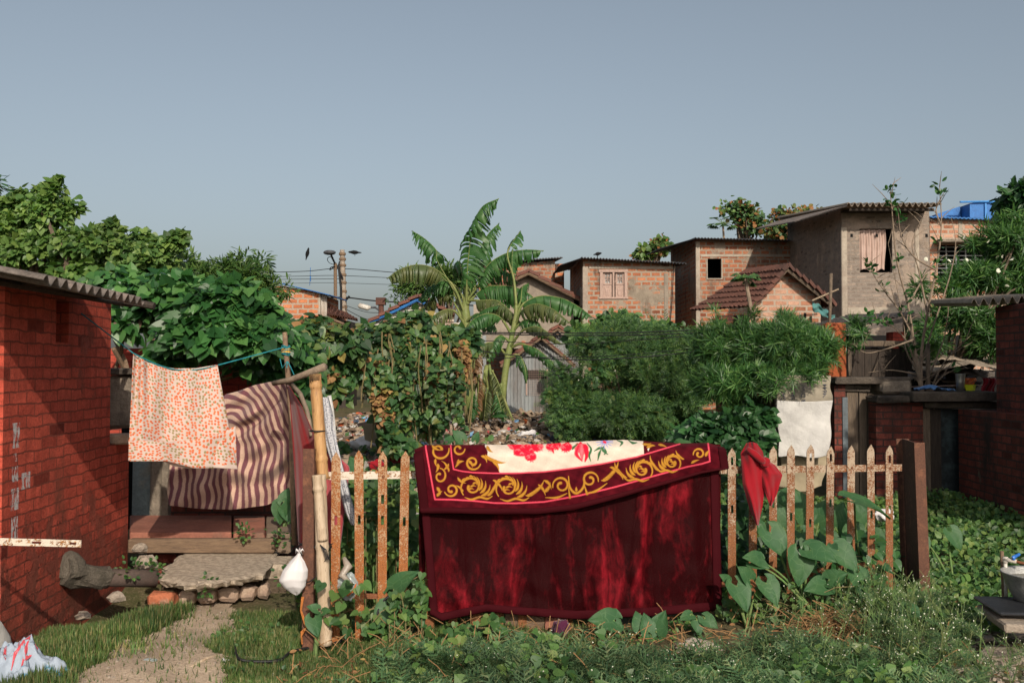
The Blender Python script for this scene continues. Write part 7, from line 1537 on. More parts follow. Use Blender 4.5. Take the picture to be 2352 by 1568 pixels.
# ================================================================ BANANAS
def banana_leaf(pts, Y, w, parent, mat='banana', droop=.9, tear=.35, seed=0, stalk=.22, dY=0., wig=.3, side=(1, 1)):
    """midrib traced as (u, v) at depth Y..Y+dY; torn blade strips droop to both sides"""
    r = random.Random(seed); n = len(pts); R3 = catmull([pt(u, v, Y+dY*i/(n-1)) for i, (u, v) in enumerate(pts)], 10); N = len(R3)
    seg = [0.]; 
    for i in range(1, N): seg.append(seg[-1]+(R3[i]-R3[i-1]).length)
    L = seg[-1]
    w *= 1.18; mb = MB(); mb.tube(R3, [max(.006, (.032 if q/L < stalk else .015)*(1-.7*q/L)) for q in seg], 6); rib = mb.build('leaf', M['banana_stem'], parent, True)
    bl2 = MB()
    for sd in (-1, 1):
        if not side[(sd+1)//2]: continue
        q = stalk; dr = droop
        while q < .995:
            ln = r.uniform(.018, .045) if r.random() < tear else r.uniform(.05, .10); q2 = min(1., q+ln); k = 4
            dr += r.uniform(-.25, .25); dr = min(max(dr, droop-.35), droop+.4); rows = []; rl = r.uniform(.86, 1.12)
            for j in range(k+1):
                s_ = q+(q2-q)*j/k; x = s_*(N-1); i = min(int(x), N-2); f = x-i; p = R3[i].lerp(R3[i+1], f); t_ = (R3[min(i+2, N-1)]-R3[max(i-1, 0)]).normalized()
                lat = t_.cross(Vector((0, 0, 1))); lat = lat.normalized() if lat.length > .2 else Vector((.5, -1, 0)).normalized()
                nrm = lat.cross(t_).normalized()
                if nrm.z < 0: nrm = -nrm
                ss = (s_-stalk)/(1-stalk); prof = w*(math.sin(PI*min(1, ss**.75*.93+.07))**.55)*(1 if ss < .93 else max(.25, (1-ss)/.07))
                shr = 1.; row = []
                for m_ in range(5):
                    a = m_/4; an = dr*a**.7*1.15; d = lat*sd*math.cos(an)-nrm*math.sin(an)*.55-Vector((0, 0, 1))*math.sin(an)*.6
                    row.append(p+d*prof*a*(1-(.22 if j in (0, k) else 0)*a**3)*rl+t_*(.10*a*prof+(abs(j-k/2)/(k/2))**2*(1 if j < k/2 else -1)*.16*ln*L*a*a)+nrm*(.012*math.sin(j*2.1+m_)))
                rows.append(row)
            bl2.grid([[tuple(c) for c in row] for row in rows]); q = q2+(r.uniform(.002, .007) if r.random() < tear*1.3 else 0)
    b_ = bl2.build('blade', M[mat], rib, True); return rib
Y = 22.; g = plant('banana_plant', 'tall banana plant with torn arching leaves above the creeper, in the centre', 'banana plant', pt(1078, 960, Y))
o = MB(); o.tube(catmull([pt(1080, 965, Y), pt(1078, 860, Y), pt(1074, 770, Y), pt(1069, 710, Y), pt(1073, 680, Y)], 6), [.115]*6+[.11]*6+[.10]*6+[.085]*6+[.06], 12); o.build('trunk', M['banana_stem'], g, True)
LF = [([(1071, 700), (1072, 650), (1076, 590), (1086, 520), (1108, 475), (1146, 456)], .42, .95, .8, 1, .18, -.6), ([(1073, 700), (1085, 640), (1098, 590), (1120, 540), (1147, 512)], .36, .9, .8, 2, .25, .8), ([(1072, 690), (1098, 655), (1120, 610), (1160, 583), (1205, 574), (1249, 576)], .30, 1.1, .8, 3, .2, -.3),
    ([(1070, 720), (1045, 670), (1005, 600), (1002, 575), (975, 548), (946, 530)], .32, 1.1, .9, 4, .4, .4), ([(1068, 720), (1040, 655), (1000, 618), (960, 608), (920, 618), (888, 640)], .34, 1.15, .7, 5, .32, -.4), ([(1068, 740), (1050, 690), (1030, 650), (1000, 625), (975, 620)], .28, 1., .9, 6, .4, .9),
    ([(1072, 700), (1110, 662), (1150, 656), (1190, 662), (1222, 680), (1234, 700)], .34, 1.2, .6, 7, .12, -.5), ([(1074, 690), (1100, 690), (1140, 690), (1170, 712), (1200, 745)], .30, 1.3, .7, 8, .2, -.9), ([(1068, 745), (1045, 715), (1020, 712), (990, 730), (968, 762)], .26, 1.2, .4, 9, .3, -.5),
    ([(1070, 755), (1090, 730), (1115, 710), (1150, 700)], .16, 1.0, .4, 10, .2, -.8), ([(1066, 740), (1040, 690), (1010, 668), (985, 690), (975, 700)], .24, 1.3, .5, 12, .3, .9), ([(1070, 740), (1095, 720), (1120, 728), (1142, 760)], .28, 1.3, .6, 15, .2, -.9), ([(1072, 705), (1050, 660), (1020, 645), (985, 660), (960, 690)], .28, 1.25, .6, 16, .3, .6), ([(1074, 700), (1100, 640), (1130, 620), (1165, 625), (1190, 650)], .28, 1.2, .6, 17, .25, .7), ([(1072, 700), (1060, 620), (1050, 600), (1042, 640)], .3, 1.3, .6, 13, .3, 1.4), ([(1074, 690), (1078, 640), (1092, 600), (1100, 640)], .3, 1.2, .6, 14, .2, .6)]
for pts_, w2, dr, te, sd, stk, dy in LF: banana_leaf(pts_, Y-.05, w2, g, 'banana_old' if sd in (8, 6, 9, 12, 5) else 'banana', dr, te, sd, stk, dy)
Y = 21.; g = plant('banana_plant', 'younger banana plant with long arching leaves in front of the plaster gable', 'banana plant', pt(1160, 965, Y))
o = MB(); o.tube(catmull([pt(1150, 965, Y), pt(1160, 860, Y), pt(1172, 790, Y), pt(1184, 730, Y), pt(1186, 700, Y)], 6), [.07]*12+[.055]*6+[.045]*6+[.03], 12); o.build('trunk', M['banana_stem'], g, True)
for pts_, w2, dr, te, sd, stk, dy in [([(1185, 740), (1200, 700), (1240, 680), (1290, 685), (1330, 705), (1360, 728)], .26, 1.2, .4, 21, .22, -.3), ([(1184, 745), (1200, 712), (1230, 698), (1270, 710), (1310, 742)], .26, 1.2, .5, 22, .22, -.9), ([(1184, 730), (1183, 690), (1178, 640), (1176, 600), (1178, 570)], .2, 1.2, .7, 23, .5, .6), ([(1186, 700), (1180, 640), (1166, 590), (1172, 565), (1196, 530)], .20, .8, .6, 24, .74, .9),
    ([(1176, 770), (1150, 730), (1120, 720), (1085, 735), (1070, 760)], .22, 1.2, .5, 25, .25, -.5), ([(1172, 800), (1195, 790), (1230, 800), (1262, 825), (1280, 850)], .16, 1.2, .5, 26, .3, -.8), ([(1165, 820), (1140, 790), (1110, 790), (1080, 815)], .22, 1.3, .5, 27, .2, -.6), ([(1176, 790), (1150, 770), (1130, 790), (1118, 830)], .24, 1.3, .5, 30, .2, -.4), ([(1178, 760), (1205, 735), (1235, 740), (1255, 775)], .24, 1.3, .5, 31, .2, -.6), ([(1172, 820), (1192, 815), (1205, 840), (1210, 880)], .2, 1.3, .5, 32, .2, -.3), ([(1184, 720), (1196, 690), (1200, 660), (1215, 650)], .26, 1.3, .4, 28, .3, .8), ([(1170, 800), (1200, 760), (1240, 752), (1290, 790)], .14, 1.1, .5, 29, .4, -1.1)]:
    banana_leaf(pts_, Y, w2, g, 'banana_old' if sd in (27, 29, 22) else 'banana', dr, te, sd, stk, dy)
Y = 20.6; g = plant('banana_clump', 'clump of cut and broken banana stalks with hanging dead leaves below the big plant', 'banana plant', pt(1110, 970, Y))
o = MB()
for P_, r_ in (([(1076, 960), (1077, 900), (1080, 830), (1090, 800)], .07), ([(1105, 965), (1110, 900), (1118, 840)], .05), ([(1140, 960), (1135, 900), (1126, 850), (1124, 838)], .03), ([(1046, 965), (1052, 900), (1062, 855)], .025), ([(1100, 960), (1096, 880), (1078, 842)], .025), ([(1112, 930), (1120, 890), (1112, 850)], .025), ([(1130, 960), (1128, 920), (1124, 850)], .03), ([(1056, 960), (1060, 910), (1070, 870), (1080, 800), (1086, 790)], .03), ([(1150, 880), (1160, 920), (1178, 965)], .025), ([(1085, 960), (1090, 900), (1100, 860)], .02)):
    o.tube(catmull([pt(u, v, Y-rnd.uniform(-.2, .5)) for u, v in P_], 5), r_, 8)
o.build('stalk', M['banana_stem'], g, True)
for k, (pts_, m_) in enumerate([([(1130, 850), (1145, 880), (1158, 920), (1172, 965)], 'banana_old'), ([(1100, 860), (1098, 900), (1092, 960)], 'banana_dead'), ([(1070, 850), (1050, 900), (1048, 960)], 'banana_old'), ([(1090, 900), (1080, 930), (1078, 968)], 'banana'), ([(1120, 890), (1115, 930), (1112, 966)], 'banana_old'), ([(1096, 800), (1090, 840), (1096, 880)], 'banana_dead'), ([(1140, 900), (1150, 935), (1152, 966)], 'banana')]):
    banana_leaf(pts_, Y-.3-.05*k, .20, g, m_, 1.0, .5, 40+k, .05, -.1)
o = None
# ================================================================ TARO (elephant ear)
def taro_leaf_mesh(mb, base, tip_dir, nrm, L, curl=.18, seed=0):
    """heart/arrow shaped blade; base = where the stalk meets it"""
    r = random.Random(seed); d = Vector(tip_dir).normalized(); n = Vector(nrm).normalized(); x = d.cross(n).normalized(); n = x.cross(d).normalized()
    rows = 13; cols = 9; prof = [(-.38, .10), (-.30, .26), (-.15, .40), (0, .47), (.12, .49), (.25, .47), (.38, .43), (.5, .37), (.62, .30), (.74, .22), (.85, .13), (.94, .055), (1., .0)]
    G = []
    for i, (y, w) in enumerate(prof):
        row = []
        for j in range(cols):
            s = (j-4)/4.; xx_ = w*s; yy_ = y
            if y < 0:   # lobes: pull the middle up to the notch
                sgn = 1 if s >= 0 else -1; a_ = abs(s); inner = {-.38: .10, -.30: .07, -.15: .03}[y]; xx_ = sgn*(inner+(w-inner+.08)*a_); 
            z = curl*abs(xx_)**1.2*.9-.22*max(0, yy_)**2+.012*math.sin(j*3.1+i*.9+seed)+.02*math.cos(s*6)*(.3+abs(y))
            row.append(Vector(base)+x*xx_*L+d*yy_*L+n*z*L)
        G.append(row)
    b = len(mb.v)
    mb.v += [tuple(p) for row in G for p in row]
    for i in range(rows-1):
        for j in range(cols-1):
            if i < 3 and j in (3, 4) : 
                if i < 2 or True:
                    if i == 2:  # close triangle to the stalk point
                        mb.f.append((b+i*cols+j, b+(i+1)*cols+j, b+(i+1)*cols+j+1)[::1] if j == 3 else (b+i*cols+j+1, b+(i+1)*cols+j, b+(i+1)*cols+j+1)); mb.m.append(0)
                    continue
            mb.f.append((b+i*cols+j, b+(i+1)*cols+j, b+(i+1)*cols+j+1, b+i*cols+j+1)); mb.m.append(0)
t = NT('taro'); rp = t.n('NewGeometry').outputs['Random Per Island']; n = t.noise(9, 5, .65); v = t.n('TexVoronoi', {'feature': 'DISTANCE_TO_EDGE'}, Scale=16.); t.set(v.inputs['Vector'], t.co())
col = t.mix(rp, (.024, .075, .032), (.045, .125, .045)); col = t.mix(t.ramp(n, [(.4, 0.), (.7, .6)]), col, (.06, .13, .04)); col = t.mix(t.ramp(v.outputs[0], [(.0, .28), (.03, 0.)]), col, (.16, .27, .13))
bs = t.n('BsdfPrincipled', Base_Color=col, Roughness=.55); bs.inputs['Specular IOR Level'].default_value = .3; bp = t.n('Bump', Strength=.35, Distance=.01, Height=v.outputs[0]); t.set(bs.inputs['Normal'], bp)
tr = t.n('BsdfTranslucent', Color=t.mix(1., col, (1.5, 1.8, .6), 'MULTIPLY')); ms = t.n('MixShader'); t.set(ms.inputs[0], .22); t.set(ms.inputs[1], bs); t.set(ms.inputs[2], tr); t.t.links.new(ms.outputs[0], t.out.inputs[0]); M['taro'] = t.m
def taro(lab, leaves_, Y, base=None, group=None, name='taro_plant'):
    """leaves_: (u, v of the stalk joint, tip u, tip v, dy toward the viewer, length px)"""
    us = [l[0] for l in leaves_]; bu = base[0] if base else sum(us)/len(us); B = pt(bu, 1400, Y); B.z = gz(B.x, Y); g = plant(name, lab, 'plant', B, group)
    for k, l in enumerate(leaves_):
        u, v, tu, tv, dy = l[:5]; Yl = Y+(l[5] if len(l) > 5 else 0); J = pt(u, v, Yl); T_ = pt(tu, tv, Yl-dy); d = T_-J; L = d.length*1.0; face = l[6] if len(l) > 6 else 1
        nr = Vector((rnd.uniform(-.25, .25), -.75*face, .65)) if len(l) < 8 else Vector(l[7]); mb = MB(); taro_leaf_mesh(mb, J, d, nr, L, .2, k+int(u)); lf = mb.build('leaf', M['taro'], g, True)
        mb = MB(); P_ = catmull([B+Vector((rnd.uniform(-.02, .02), rnd.uniform(-.02, .02), 0)), B.lerp(J, .55)+Vector((0, .05, .05)), J], 4); mb.tube(P_, [.010*(1-.4*i/(len(P_)-1)) for i in range(len(P_))], 6); mb.build('stalk', M['lf_stem'], g, True)
GRP = 'taro plants around the picket fence'
taro('broad-leaved taro in front of the fence right of the blanket, its leaves pointing down', [(1692, 1345, 1722, 1402, .08, -.05), (1672, 1334, 1656, 1318, .03), (1760, 1338, 1790, 1388, .08), (1722, 1330, 1700, 1300, .05)], 6.55, (1715, 0), GRP)
taro('tallest taro with one shield-like leaf hanging in front of the sixth picket from the right', [(1838, 1275, 1840, 1346, .07), (1862, 1262, 1924, 1283, .1), (1770, 1222, 1808, 1278, .08, .1)], 6.62, (1850, 0), GRP)
taro('taro at the right of the group with two long pointed leaves by the third picket', [(1925, 1262, 1974, 1308, .08), (1970, 1318, 1988, 1372, .1), (1908, 1322, 1900, 1355, .05)], 6.65, (1935, 0), GRP)
taro('small taro with a half-folded leaf low in front of the fence', [(1905, 1330, 1945, 1312, .05), (1895, 1345, 1850, 1350, .06), (1730, 1290, 1768, 1300, .07), (1745, 1285, 1710, 1275, .05)], 6.6, (1890, 0), GRP)
taro('taro behind the red cloth with dark upright leaves', [(1720, 1180, 1700, 1120, .0, .3, .5), (1790, 1170, 1815, 1110, .0, .4, .5), (1700, 1220, 1735, 1262, .05, .2), (1670, 1250, 1690, 1290, .05, .1), (1800, 1210, 1790, 1150, .0, .3, .6), (1760, 1200, 1790, 1252, .06, .3)], 7.3, (1740, 0), GRP)
taro('dark dense taro behind the middle pickets right of the red cloth', [(1850, 1180, 1830, 1120, .0, .2, .5), (1880, 1200, 1905, 1140, .0, .2, .5), (1845, 1225, 1880, 1262, .08), (1920, 1210, 1935, 1150, .0, .3, .5), (1900, 1230, 1935, 1265, .08), (1820, 1250, 1800, 1290, .06, -.1)], 7.5, (1870, 0), GRP)
taro('taro whose single big leaf lies flat across the two rightmost pickets', [(1962, 1150, 2052, 1172, .0, -.85, 1, (.05, -.22, .97)), (1960, 1220, 1985, 1275, .06), (2010, 1230, 2040, 1275, .06), (1990, 1200, 1970, 1150, 0, .2, .5)], 7.6, (1985, 0), GRP)
taro('taro behind the fence between the bamboo post and the blanket', [(850, 1140, 870, 1195, .07), (815, 1150, 800, 1110, 0, .1, .6), (905, 1170, 930, 1225, .08), (840, 1215, 862, 1262, .06), (930, 1130, 915, 1085, .0, .1, .6), (800, 1210, 780, 1255, .06), (895, 1225, 870, 1275, .05)], 7.0, (860, 0), GRP)
taro('tall narrow-leaved taro standing behind the second picket from the left', [(818, 1085, 806, 1045, -.03, 0, .5), (862, 1130, 845, 1080, -.03, 0, .5), (795, 1120, 772, 1080, 0, 0, .5), (925, 1200, 950, 1240, .05)], 7.4, (835, 0), GRP)
taro('isolated taro leaves on the rubbish slope just above the blanket', [(1092, 1010, 1098, 990, 0, 0, .5), (1060, 1008, 1040, 985, 0, 0, .7), (1030, 1012, 1052, 1000, 0, 0, .7)], 13.5, (1075, 0), GRP)
taro('taro with one wide leaf at the foot of the third picket from the left', [(890, 1395, 862, 1442, .07), (905, 1352, 955, 1305, 0, .05, .7), (905, 1378, 930, 1395, .04)], 6.15, (900, 0), GRP)
taro('young taro at the foot of the rusty angle post', [(720, 1420, 728, 1462, .05), (728, 1398, 705, 1390, .02), (742, 1405, 758, 1400, .03)], 5.95, (722, 0), GRP)
taro('pair of upright taro leaves in the weeds below the left half of the blanket', [(1148, 1500, 1130, 1475, -.02, 0, .7), (1160, 1500, 1176, 1462, -.03, 0, .7), (1170, 1505, 1190, 1515, .03)], 5.75, (1155, 0), GRP)
taro('row of three upright taro leaves under the right half of the blanket', [(1490, 1450, 1482, 1405, -.03, 0, .7), (1508, 1452, 1525, 1398, -.03, 0, .7), (1470, 1440, 1462, 1400, -.04, 0, .8)], 6.2, (1500, 0), GRP)
taro('taro with one broad flat leaf just below the centre of the blanket edge', [(1410, 1425, 1355, 1418, .06), (1412, 1430, 1420, 1462, .04)], 6.15, (1410, 0), GRP)
taro('yellowing taro leaves below the right corner of the blanket', [(1600, 1425, 1610, 1458, .05), (1620, 1420, 1650, 1440, .05), (1585, 1412, 1562, 1420, .04)], 6.3, (1605, 0), GRP)
taro('lone taro beyond the end post, leaf hanging to the right', [(2185, 1222, 2212, 1262, .06), (2120, 1240, 2130, 1275, .04)], 8.0, (2190, 0), GRP)
taro('small taro leaf pushing through the weeds right of the fence', [(2085, 1400, 2060, 1425, .05), (2095, 1395, 2115, 1418, .05)], 6.2, (2090, 0), GRP)
taro('young taro at the corner of the red sheet and stone platform', [(645, 1160, 640, 1205, .04), (652, 1150, 662, 1118, -.03, 0, .6), (655, 1170, 670, 1200, .04)], 8.3, (652, 0), GRP)
# ================================================================ CLIMBING VINE at the foot of the fence
def vinepatch(name, lab, spots, n, size, Yr, mat='lf_ground', tm=HEART):
    P = []; D = []; 
    for k in range(n):
        u, v, ru, rv = spots[NP.integers(len(spots))]; a = NP.random()*2*PI; q = NP.random()**.5; P.append(tuple(pt(u+ru*q*math.cos(a), v+rv*q*math.sin(a), NP.uniform(*Yr)))); D.append((NP.uniform(-.8, .8), -.5, NP.uniform(-1, .1)))
    P = np.array(P); P[:, 2] = np.maximum(P[:, 2], gza(P[:, 0], P[:, 1])+.02); c = P.mean(0); B = (c[0], c[1], gz(c[0], c[1])); g = plant(name, lab, 'vine', B)
    leaves('foliage', tm, P, np.array(D), norm(np.array([[0, -.6, .7]])+rdir(n)*.3), size*NP.uniform(.55, 1.2, n), M[mat], g)
    o = MB()
    for k in range(max(4, n//14)):
        a = Vector(P[NP.integers(n)]); b_ = Vector(P[NP.integers(n)])
        if (a-b_).length < .5: o.tube([Vector((a.x, a.y, gz(a.x, a.y))), a, a.lerp(b_, .5)+Vector((0, -.02, .03)), b_], .003, 4)
    o.build('stem', M['vine_stem'], g); return g
vinepatch('climbing_vine', 'heart-leaved vine scrambling at the foot of the left pickets', [(920, 1395, 50, 40), (965, 1370, 14, 60), (860, 1430, 50, 40), (950, 1410, 40, 50), (900, 1450, 70, 30)], 300, .055, (6.0, 6.45))
vinepatch('climbing_vine', 'sparse vine with a few bright leaves climbing the foot of the bamboo post', [(790, 1380, 25, 40), (735, 1340, 20, 30), (820, 1330, 25, 20), (740, 1420, 30, 30), (790, 1430, 20, 20)], 26, .075, (5.9, 6.1))
vinepatch('climbing_vine', 'leafy vine behind the left pickets mixed with taro', [(800, 1250, 50, 90), (880, 1250, 60, 100), (930, 1180, 30, 90), (850, 1120, 90, 40)], 520, .075, (6.7, 7.6))
vinepatch('climbing_vine', 'low vine with yellowing leaves under the left corner of the blanket', [(1060, 1450, 50, 25), (1120, 1440, 40, 30), (1010, 1470, 60, 25), (1230, 1470, 60, 20)], 170, .065, (5.95, 6.3))
vinepatch('climbing_vine', 'small-leaved vine tangled below the taro leaves right of the blanket', [(1700, 1400, 60, 30), (1800, 1380, 90, 45), (1900, 1390, 80, 40), (1990, 1370, 50, 40)], 380, .045, (6.55, 6.85))
vinepatch('climbing_vine', 'dark vine leaves behind the right pickets', [(1720, 1270, 80, 70), (1850, 1290, 100, 60), (1980, 1280, 80, 60), (1690, 1200, 30, 90)], 700, .08, (7.0, 7.9), 'lf_dark')
# ================================================================ GROUND COVER
def scat(n, x0, x1, y0, y1, f): 
    x = NP.uniform(x0, x1, n); y = NP.uniform(y0, y1, n); k = NP.random(n) < f(x, y); return x[k], y[k]
def in_view(x, y, m=.03): return (np.abs(x) < y*.5143*(1+m)+.15)
def cover(name, lab, x, y, h, tm, size, mat, up=.7, W=None, cat='ground cover', spread=.8, kind='stuff', hj=None, dirz=.25, mi=None):
    n = len(x); z = gza(x, y)+h*NP.random(n)**1.3; P = np.stack([x, y, z], -1); D = rdir(n); D[:, 2] = dirz+.5*NP.random(n); N = norm(rdir(n)*.45+np.array([0, -.5, up])); o = leaves(name, tm, P, D, N, size*NP.uniform(.5, 1.25, n), mat, None, mi, None, W)
    return tag(o, lab, cat, kind=kind)
def hut_clear(x, y): return (x > -2.92-.065*(y-5.8))
stepzone = lambda x, y: (x > -3.2) & (x < -1.5) & (y > 6.95) & (y < 9.2)
# lawn grass
def fgrass(x, y):
    d = pathd(x, y); p = np.clip(.16+d*2.2, .035, 1)*hut_clear(x, y)*(~stepzone(x, y)); p = p*np.clip((.15-x)/.9, .12, 1); return p*in_view(x, y)*(1-.9*np.exp(-((x+2.85)/.22)**2-((y-7.3)/.7)**4))
x, y = scat(330000, -3.3, .6, 4.35, 8.2, fgrass); n = len(x)
GB = (np.array([(-.06, 0, 0), (.06, 0, 0), (.045, .5, .06), (-.045, .5, .06), (0, 1, .28)]), [(0, 1, 2, 3), (3, 2, 4)])
P = np.stack([x, y, gza(x, y)-.004], -1); a = NP.uniform(0, 2*PI, n); lean = NP.uniform(.3, 2.2, n); D = np.stack([np.cos(a)*lean, np.sin(a)*lean, np.ones(n)], -1); N = np.stack([-np.cos(a), -np.sin(a), lean], -1)
tall = .5+.5*sn(x*2.5, y*2.5, 3)+.9*np.exp(-((x-np.interp(y, [4.5, 5.5, 6.5], [-2.5, -2.55, -2.45]))/.25)**2)
tag(leaves('grass', GB, P, D, N, (.030+.045*np.clip(tall, .1, 1.5))*NP.uniform(.6, 1.3, n), M['grass'], None, None, (-1.5, 5.5, -.08), 1.0), 'short scrubby lawn grass around the dirt path', 'grass', kind='stuff')
# small broad weeds in the lawn
x, y = scat(16000, -3.2, 1.2, 4.4, 8.4, lambda x, y: (pathd(x, y) > .25)*hut_clear(x, y)*(~stepzone(x, y))*np.clip(sn(x*2.2, y*2.2, 9)*1.6+.15, 0, 1)*in_view(x, y)); cover('lawn_weeds', 'tiny clover-like weeds mixed into the lawn', x, y, .04, ROUND, .028, M['lf_ground'], 1.)
# parthenium weeds carpet
def weedp(x, y):
    e = np.clip((x+.85+.25*sn(x*2, y*2, 4))/.35, 0, 1); right = np.clip((2.35+.12*(y-5)+.2*sn(y*5, x, 2)-x)/.2, 0, 1); back = np.clip((5.68+.16*np.clip(x, 0, 9)-y)/.15, 0, 1)
    ex = 1-np.exp(-((x-2.02)/.36)**4-((y-6.0)/.42)**4)-np.exp(-((x-1.08)/.22)**4-((y-5.72)/.26)**4)-.9*np.exp(-((x-.1)/.3)**4-((y-5.9)/.22)**4); ex = np.clip(ex, 0, 1)
    return ex*e*right*back*in_view(x, y)*np.clip(1.15+1.5*sn(x*1.7+3, y*2.1, 11), .10, 1)
x, y = scat(1700, -1.4, 3.4, 4.4, 7.2, weedp); n0 = len(x); rep = 9
hh_ = (.03+.11*NP.random(n0)*np.clip(.7+.7*sn(x*2.7, y*3.1, 5), .15, 1.4)); X = np.repeat(x, rep)+NP.normal(0, .006, n0*rep); Y_ = np.repeat(y, rep)+NP.normal(0, .006, n0*rep); H = np.repeat(hh_, rep)*NP.uniform(.1, 1, n0*rep)
P = np.stack([X, Y_, gza(X, Y_)+H], -1); n = len(X); a = NP.uniform(0, 2*PI, n); el = NP.uniform(.0, .9, n); D = np.stack([np.cos(a)*np.cos(el), np.sin(a)*np.cos(el), np.sin(el)+.25], -1); N = norm(np.stack([-D[:, 0]*.6+NP.normal(0, .3, n), -D[:, 1]*.6-.35, np.ones(n)*.9], -1))
tag(leaves('feathery_weeds', FERN, P, D, N, .165*NP.uniform(.45, 1.25, n), M['lf_weed'], None, None, (1, 5.5, -.08)), 'carpet of grey-green feathery weeds along the bottom of the picture', 'weeds', kind='stuff')
x, y = scat(11000, -1.4, 3.4, 4.4, 7.0, lambda x, y: weedp(x, y)*np.clip(sn(x*2.3, y*2.6, 14)*2+.6, .05, 1)); cover('broad_weeds', 'small broad-leaved weeds mixed through the feathery carpet', x, y, .15, HEART, .048, M['lf_ground'], .7, 1.3)
x, y = scat(26000, -1.4, 3.4, 4.4, 7.0, lambda x, y: weedp(x, y)*np.clip(sn(x*1.9, y*2.2, 19)*2+.3, .05, 1)); n = len(x); a = NP.uniform(0, 2*PI, n); lean = NP.uniform(.3, 1.6, n)
tag(leaves('tufted_grass', GB, np.stack([x, y, gza(x, y)], -1), np.stack([np.cos(a)*lean, np.sin(a)*lean, np.ones(n)], -1), np.stack([-np.cos(a), -np.sin(a), lean], -1), .09*NP.uniform(.5, 1.4, n), M['grass'], None, None, (1, 5.4, -.08), .6), 'thin grass blades growing among the foreground weeds', 'grass', kind='stuff')
# airy flowering weed on the right
def airy(x, y):
    c = np.exp(-((x-2.35)/.42)**2-((y-6.1)/.7)**2)+.9*np.exp(-((x-2.55)/.3)**2-((y-6.8)/.3)**2)+.25*np.exp(-((x-1.7)/.6)**2-((y-5.5)/.35)**2); return np.clip(c*1.2, 0, 1)*in_view(x, y)
x, y = scat(1500, .6, 3.6, 4.8, 8, airy); V = MB(); FP = []; LP = []; LD = []
for a_, b_ in zip(x, y):
    z0 = gz(a_, b_); h = rnd.uniform(.12, .42)*(.6+.4*math.exp(-((a_-2.4)/.35)**2)); tp = Vector((a_+rnd.uniform(-.1, .1), b_+rnd.uniform(-.1, .1), z0+h)); V.tube([(a_, b_, z0), tp], [.0035, .0015], 3, False)
    for k in range(6):
        q = rnd.uniform(.45, 1); p = Vector((a_, b_, z0)).lerp(tp, q); e = p+Vector((rnd.uniform(-.07, .07), rnd.uniform(-.07, .07), rnd.uniform(.01, .08))); V.tube([p, e], .0014, 3, False); FP += [e]*(rnd.random() < .6)
    for k in range(7): q = rnd.uniform(.05, .85); LP.append(tuple(Vector((a_, b_, z0)).lerp(tp, q))); LD.append((rnd.uniform(-1, 1), rnd.uniform(-1, 1), rnd.uniform(-.1, .7)))
g = plant('flowering_weeds', 'airy tangle of fine stems dotted with tiny white flowers at the right end of the fence', 'weeds', (2.2, 6.2, -.08)); g['kind'] = 'stuff'
q_ = V.build('stem', M['lf_stem'], g); q_['kind'] = 'stuff'
q_ = leaves('leaf', FERN, np.array(LP), np.array(LD), norm(rdir(len(LP))*.4+[0, -.2, 1]), .075*NP.uniform(.6, 1.3, len(LP)), M['lf_weed'], g); q_['kind'] = 'stuff'
x, y = scat(1100, -.6, 3.0, 4.5, 6.3, lambda x, y: weedp(x, y)*np.clip(.4+sn(x*3, y*3, 8), 0, 1)); FP += [Vector((a_, b_, gz(a_, b_)+rnd.uniform(.10, .22))) for a_, b_ in zip(x, y)]
FP = np.array([tuple(p) for p in FP]); n = len(FP); FL = (np.array([(-.5, -.5, 0), (.5, -.5, 0), (.6, .5, .1), (-.4, .6, 0), (0, 0, .5)]), [(0, 1, 4), (1, 2, 4), (2, 3, 4), (3, 0, 4)])
q_ = leaves('blossom', FL, FP, rdir(n), norm(rdir(n)+[0, -.5, .6]), .0055*NP.uniform(.6, 1.4, n), M['petal_white'], g); q_['kind'] = 'stuff'
# leafy ground cover behind the fence and on the right
def gc(x, y):
    p = np.where(y < 12, .9, .5)*in_view(x, y)*hut_clear(x, y)*(x > -1.5+.0*(y)); right = (x > 2.3)*(y > 6.2); fr = (y > 6.9+.273*(x+1.1)*0)*(y > 6.45+.273*x+.25); return p*np.clip(right+fr, 0, 1)*(y < 12.2+.0*x+(x < 3)*2)
x, y = scat(90000, -3, 6.2, 6.2, 15, gc); hf = .06+.10*np.clip(sn(x*1.3, y*1.3, 2)+.4, 0, 1.3); n = len(x)
P = np.stack([x, y, gza(x, y)+hf*NP.random(n)], -1); D = rdir(n); D[:, 2] = np.abs(D[:, 2])*.6+.1; N = norm(rdir(n)*.55+np.array([0, -.6, .7]))
tag(leaves('leafy_weeds', OVAL, P, D, N, .058*NP.uniform(.5, 1.3, n), M['lf_ground'], None, None, (1, 10, 0), 1.5), 'rank green ground cover filling the plot behind the fence and by the right wall', 'ground cover', kind='stuff')
x, y = scat(20000, -4, 4.5, 13, 24, lambda x, y: np.clip(.12+sn(x*1.1, y*.8, 6), 0, 1)*in_view(x, y)*np.clip((18.5-y)/2+.15, .08, 1)); cover('low_weeds', 'patches of low green weeds growing over the rubbish', x, y, .18, OVAL, .13, M['lf_ground'], .8, 1.5)
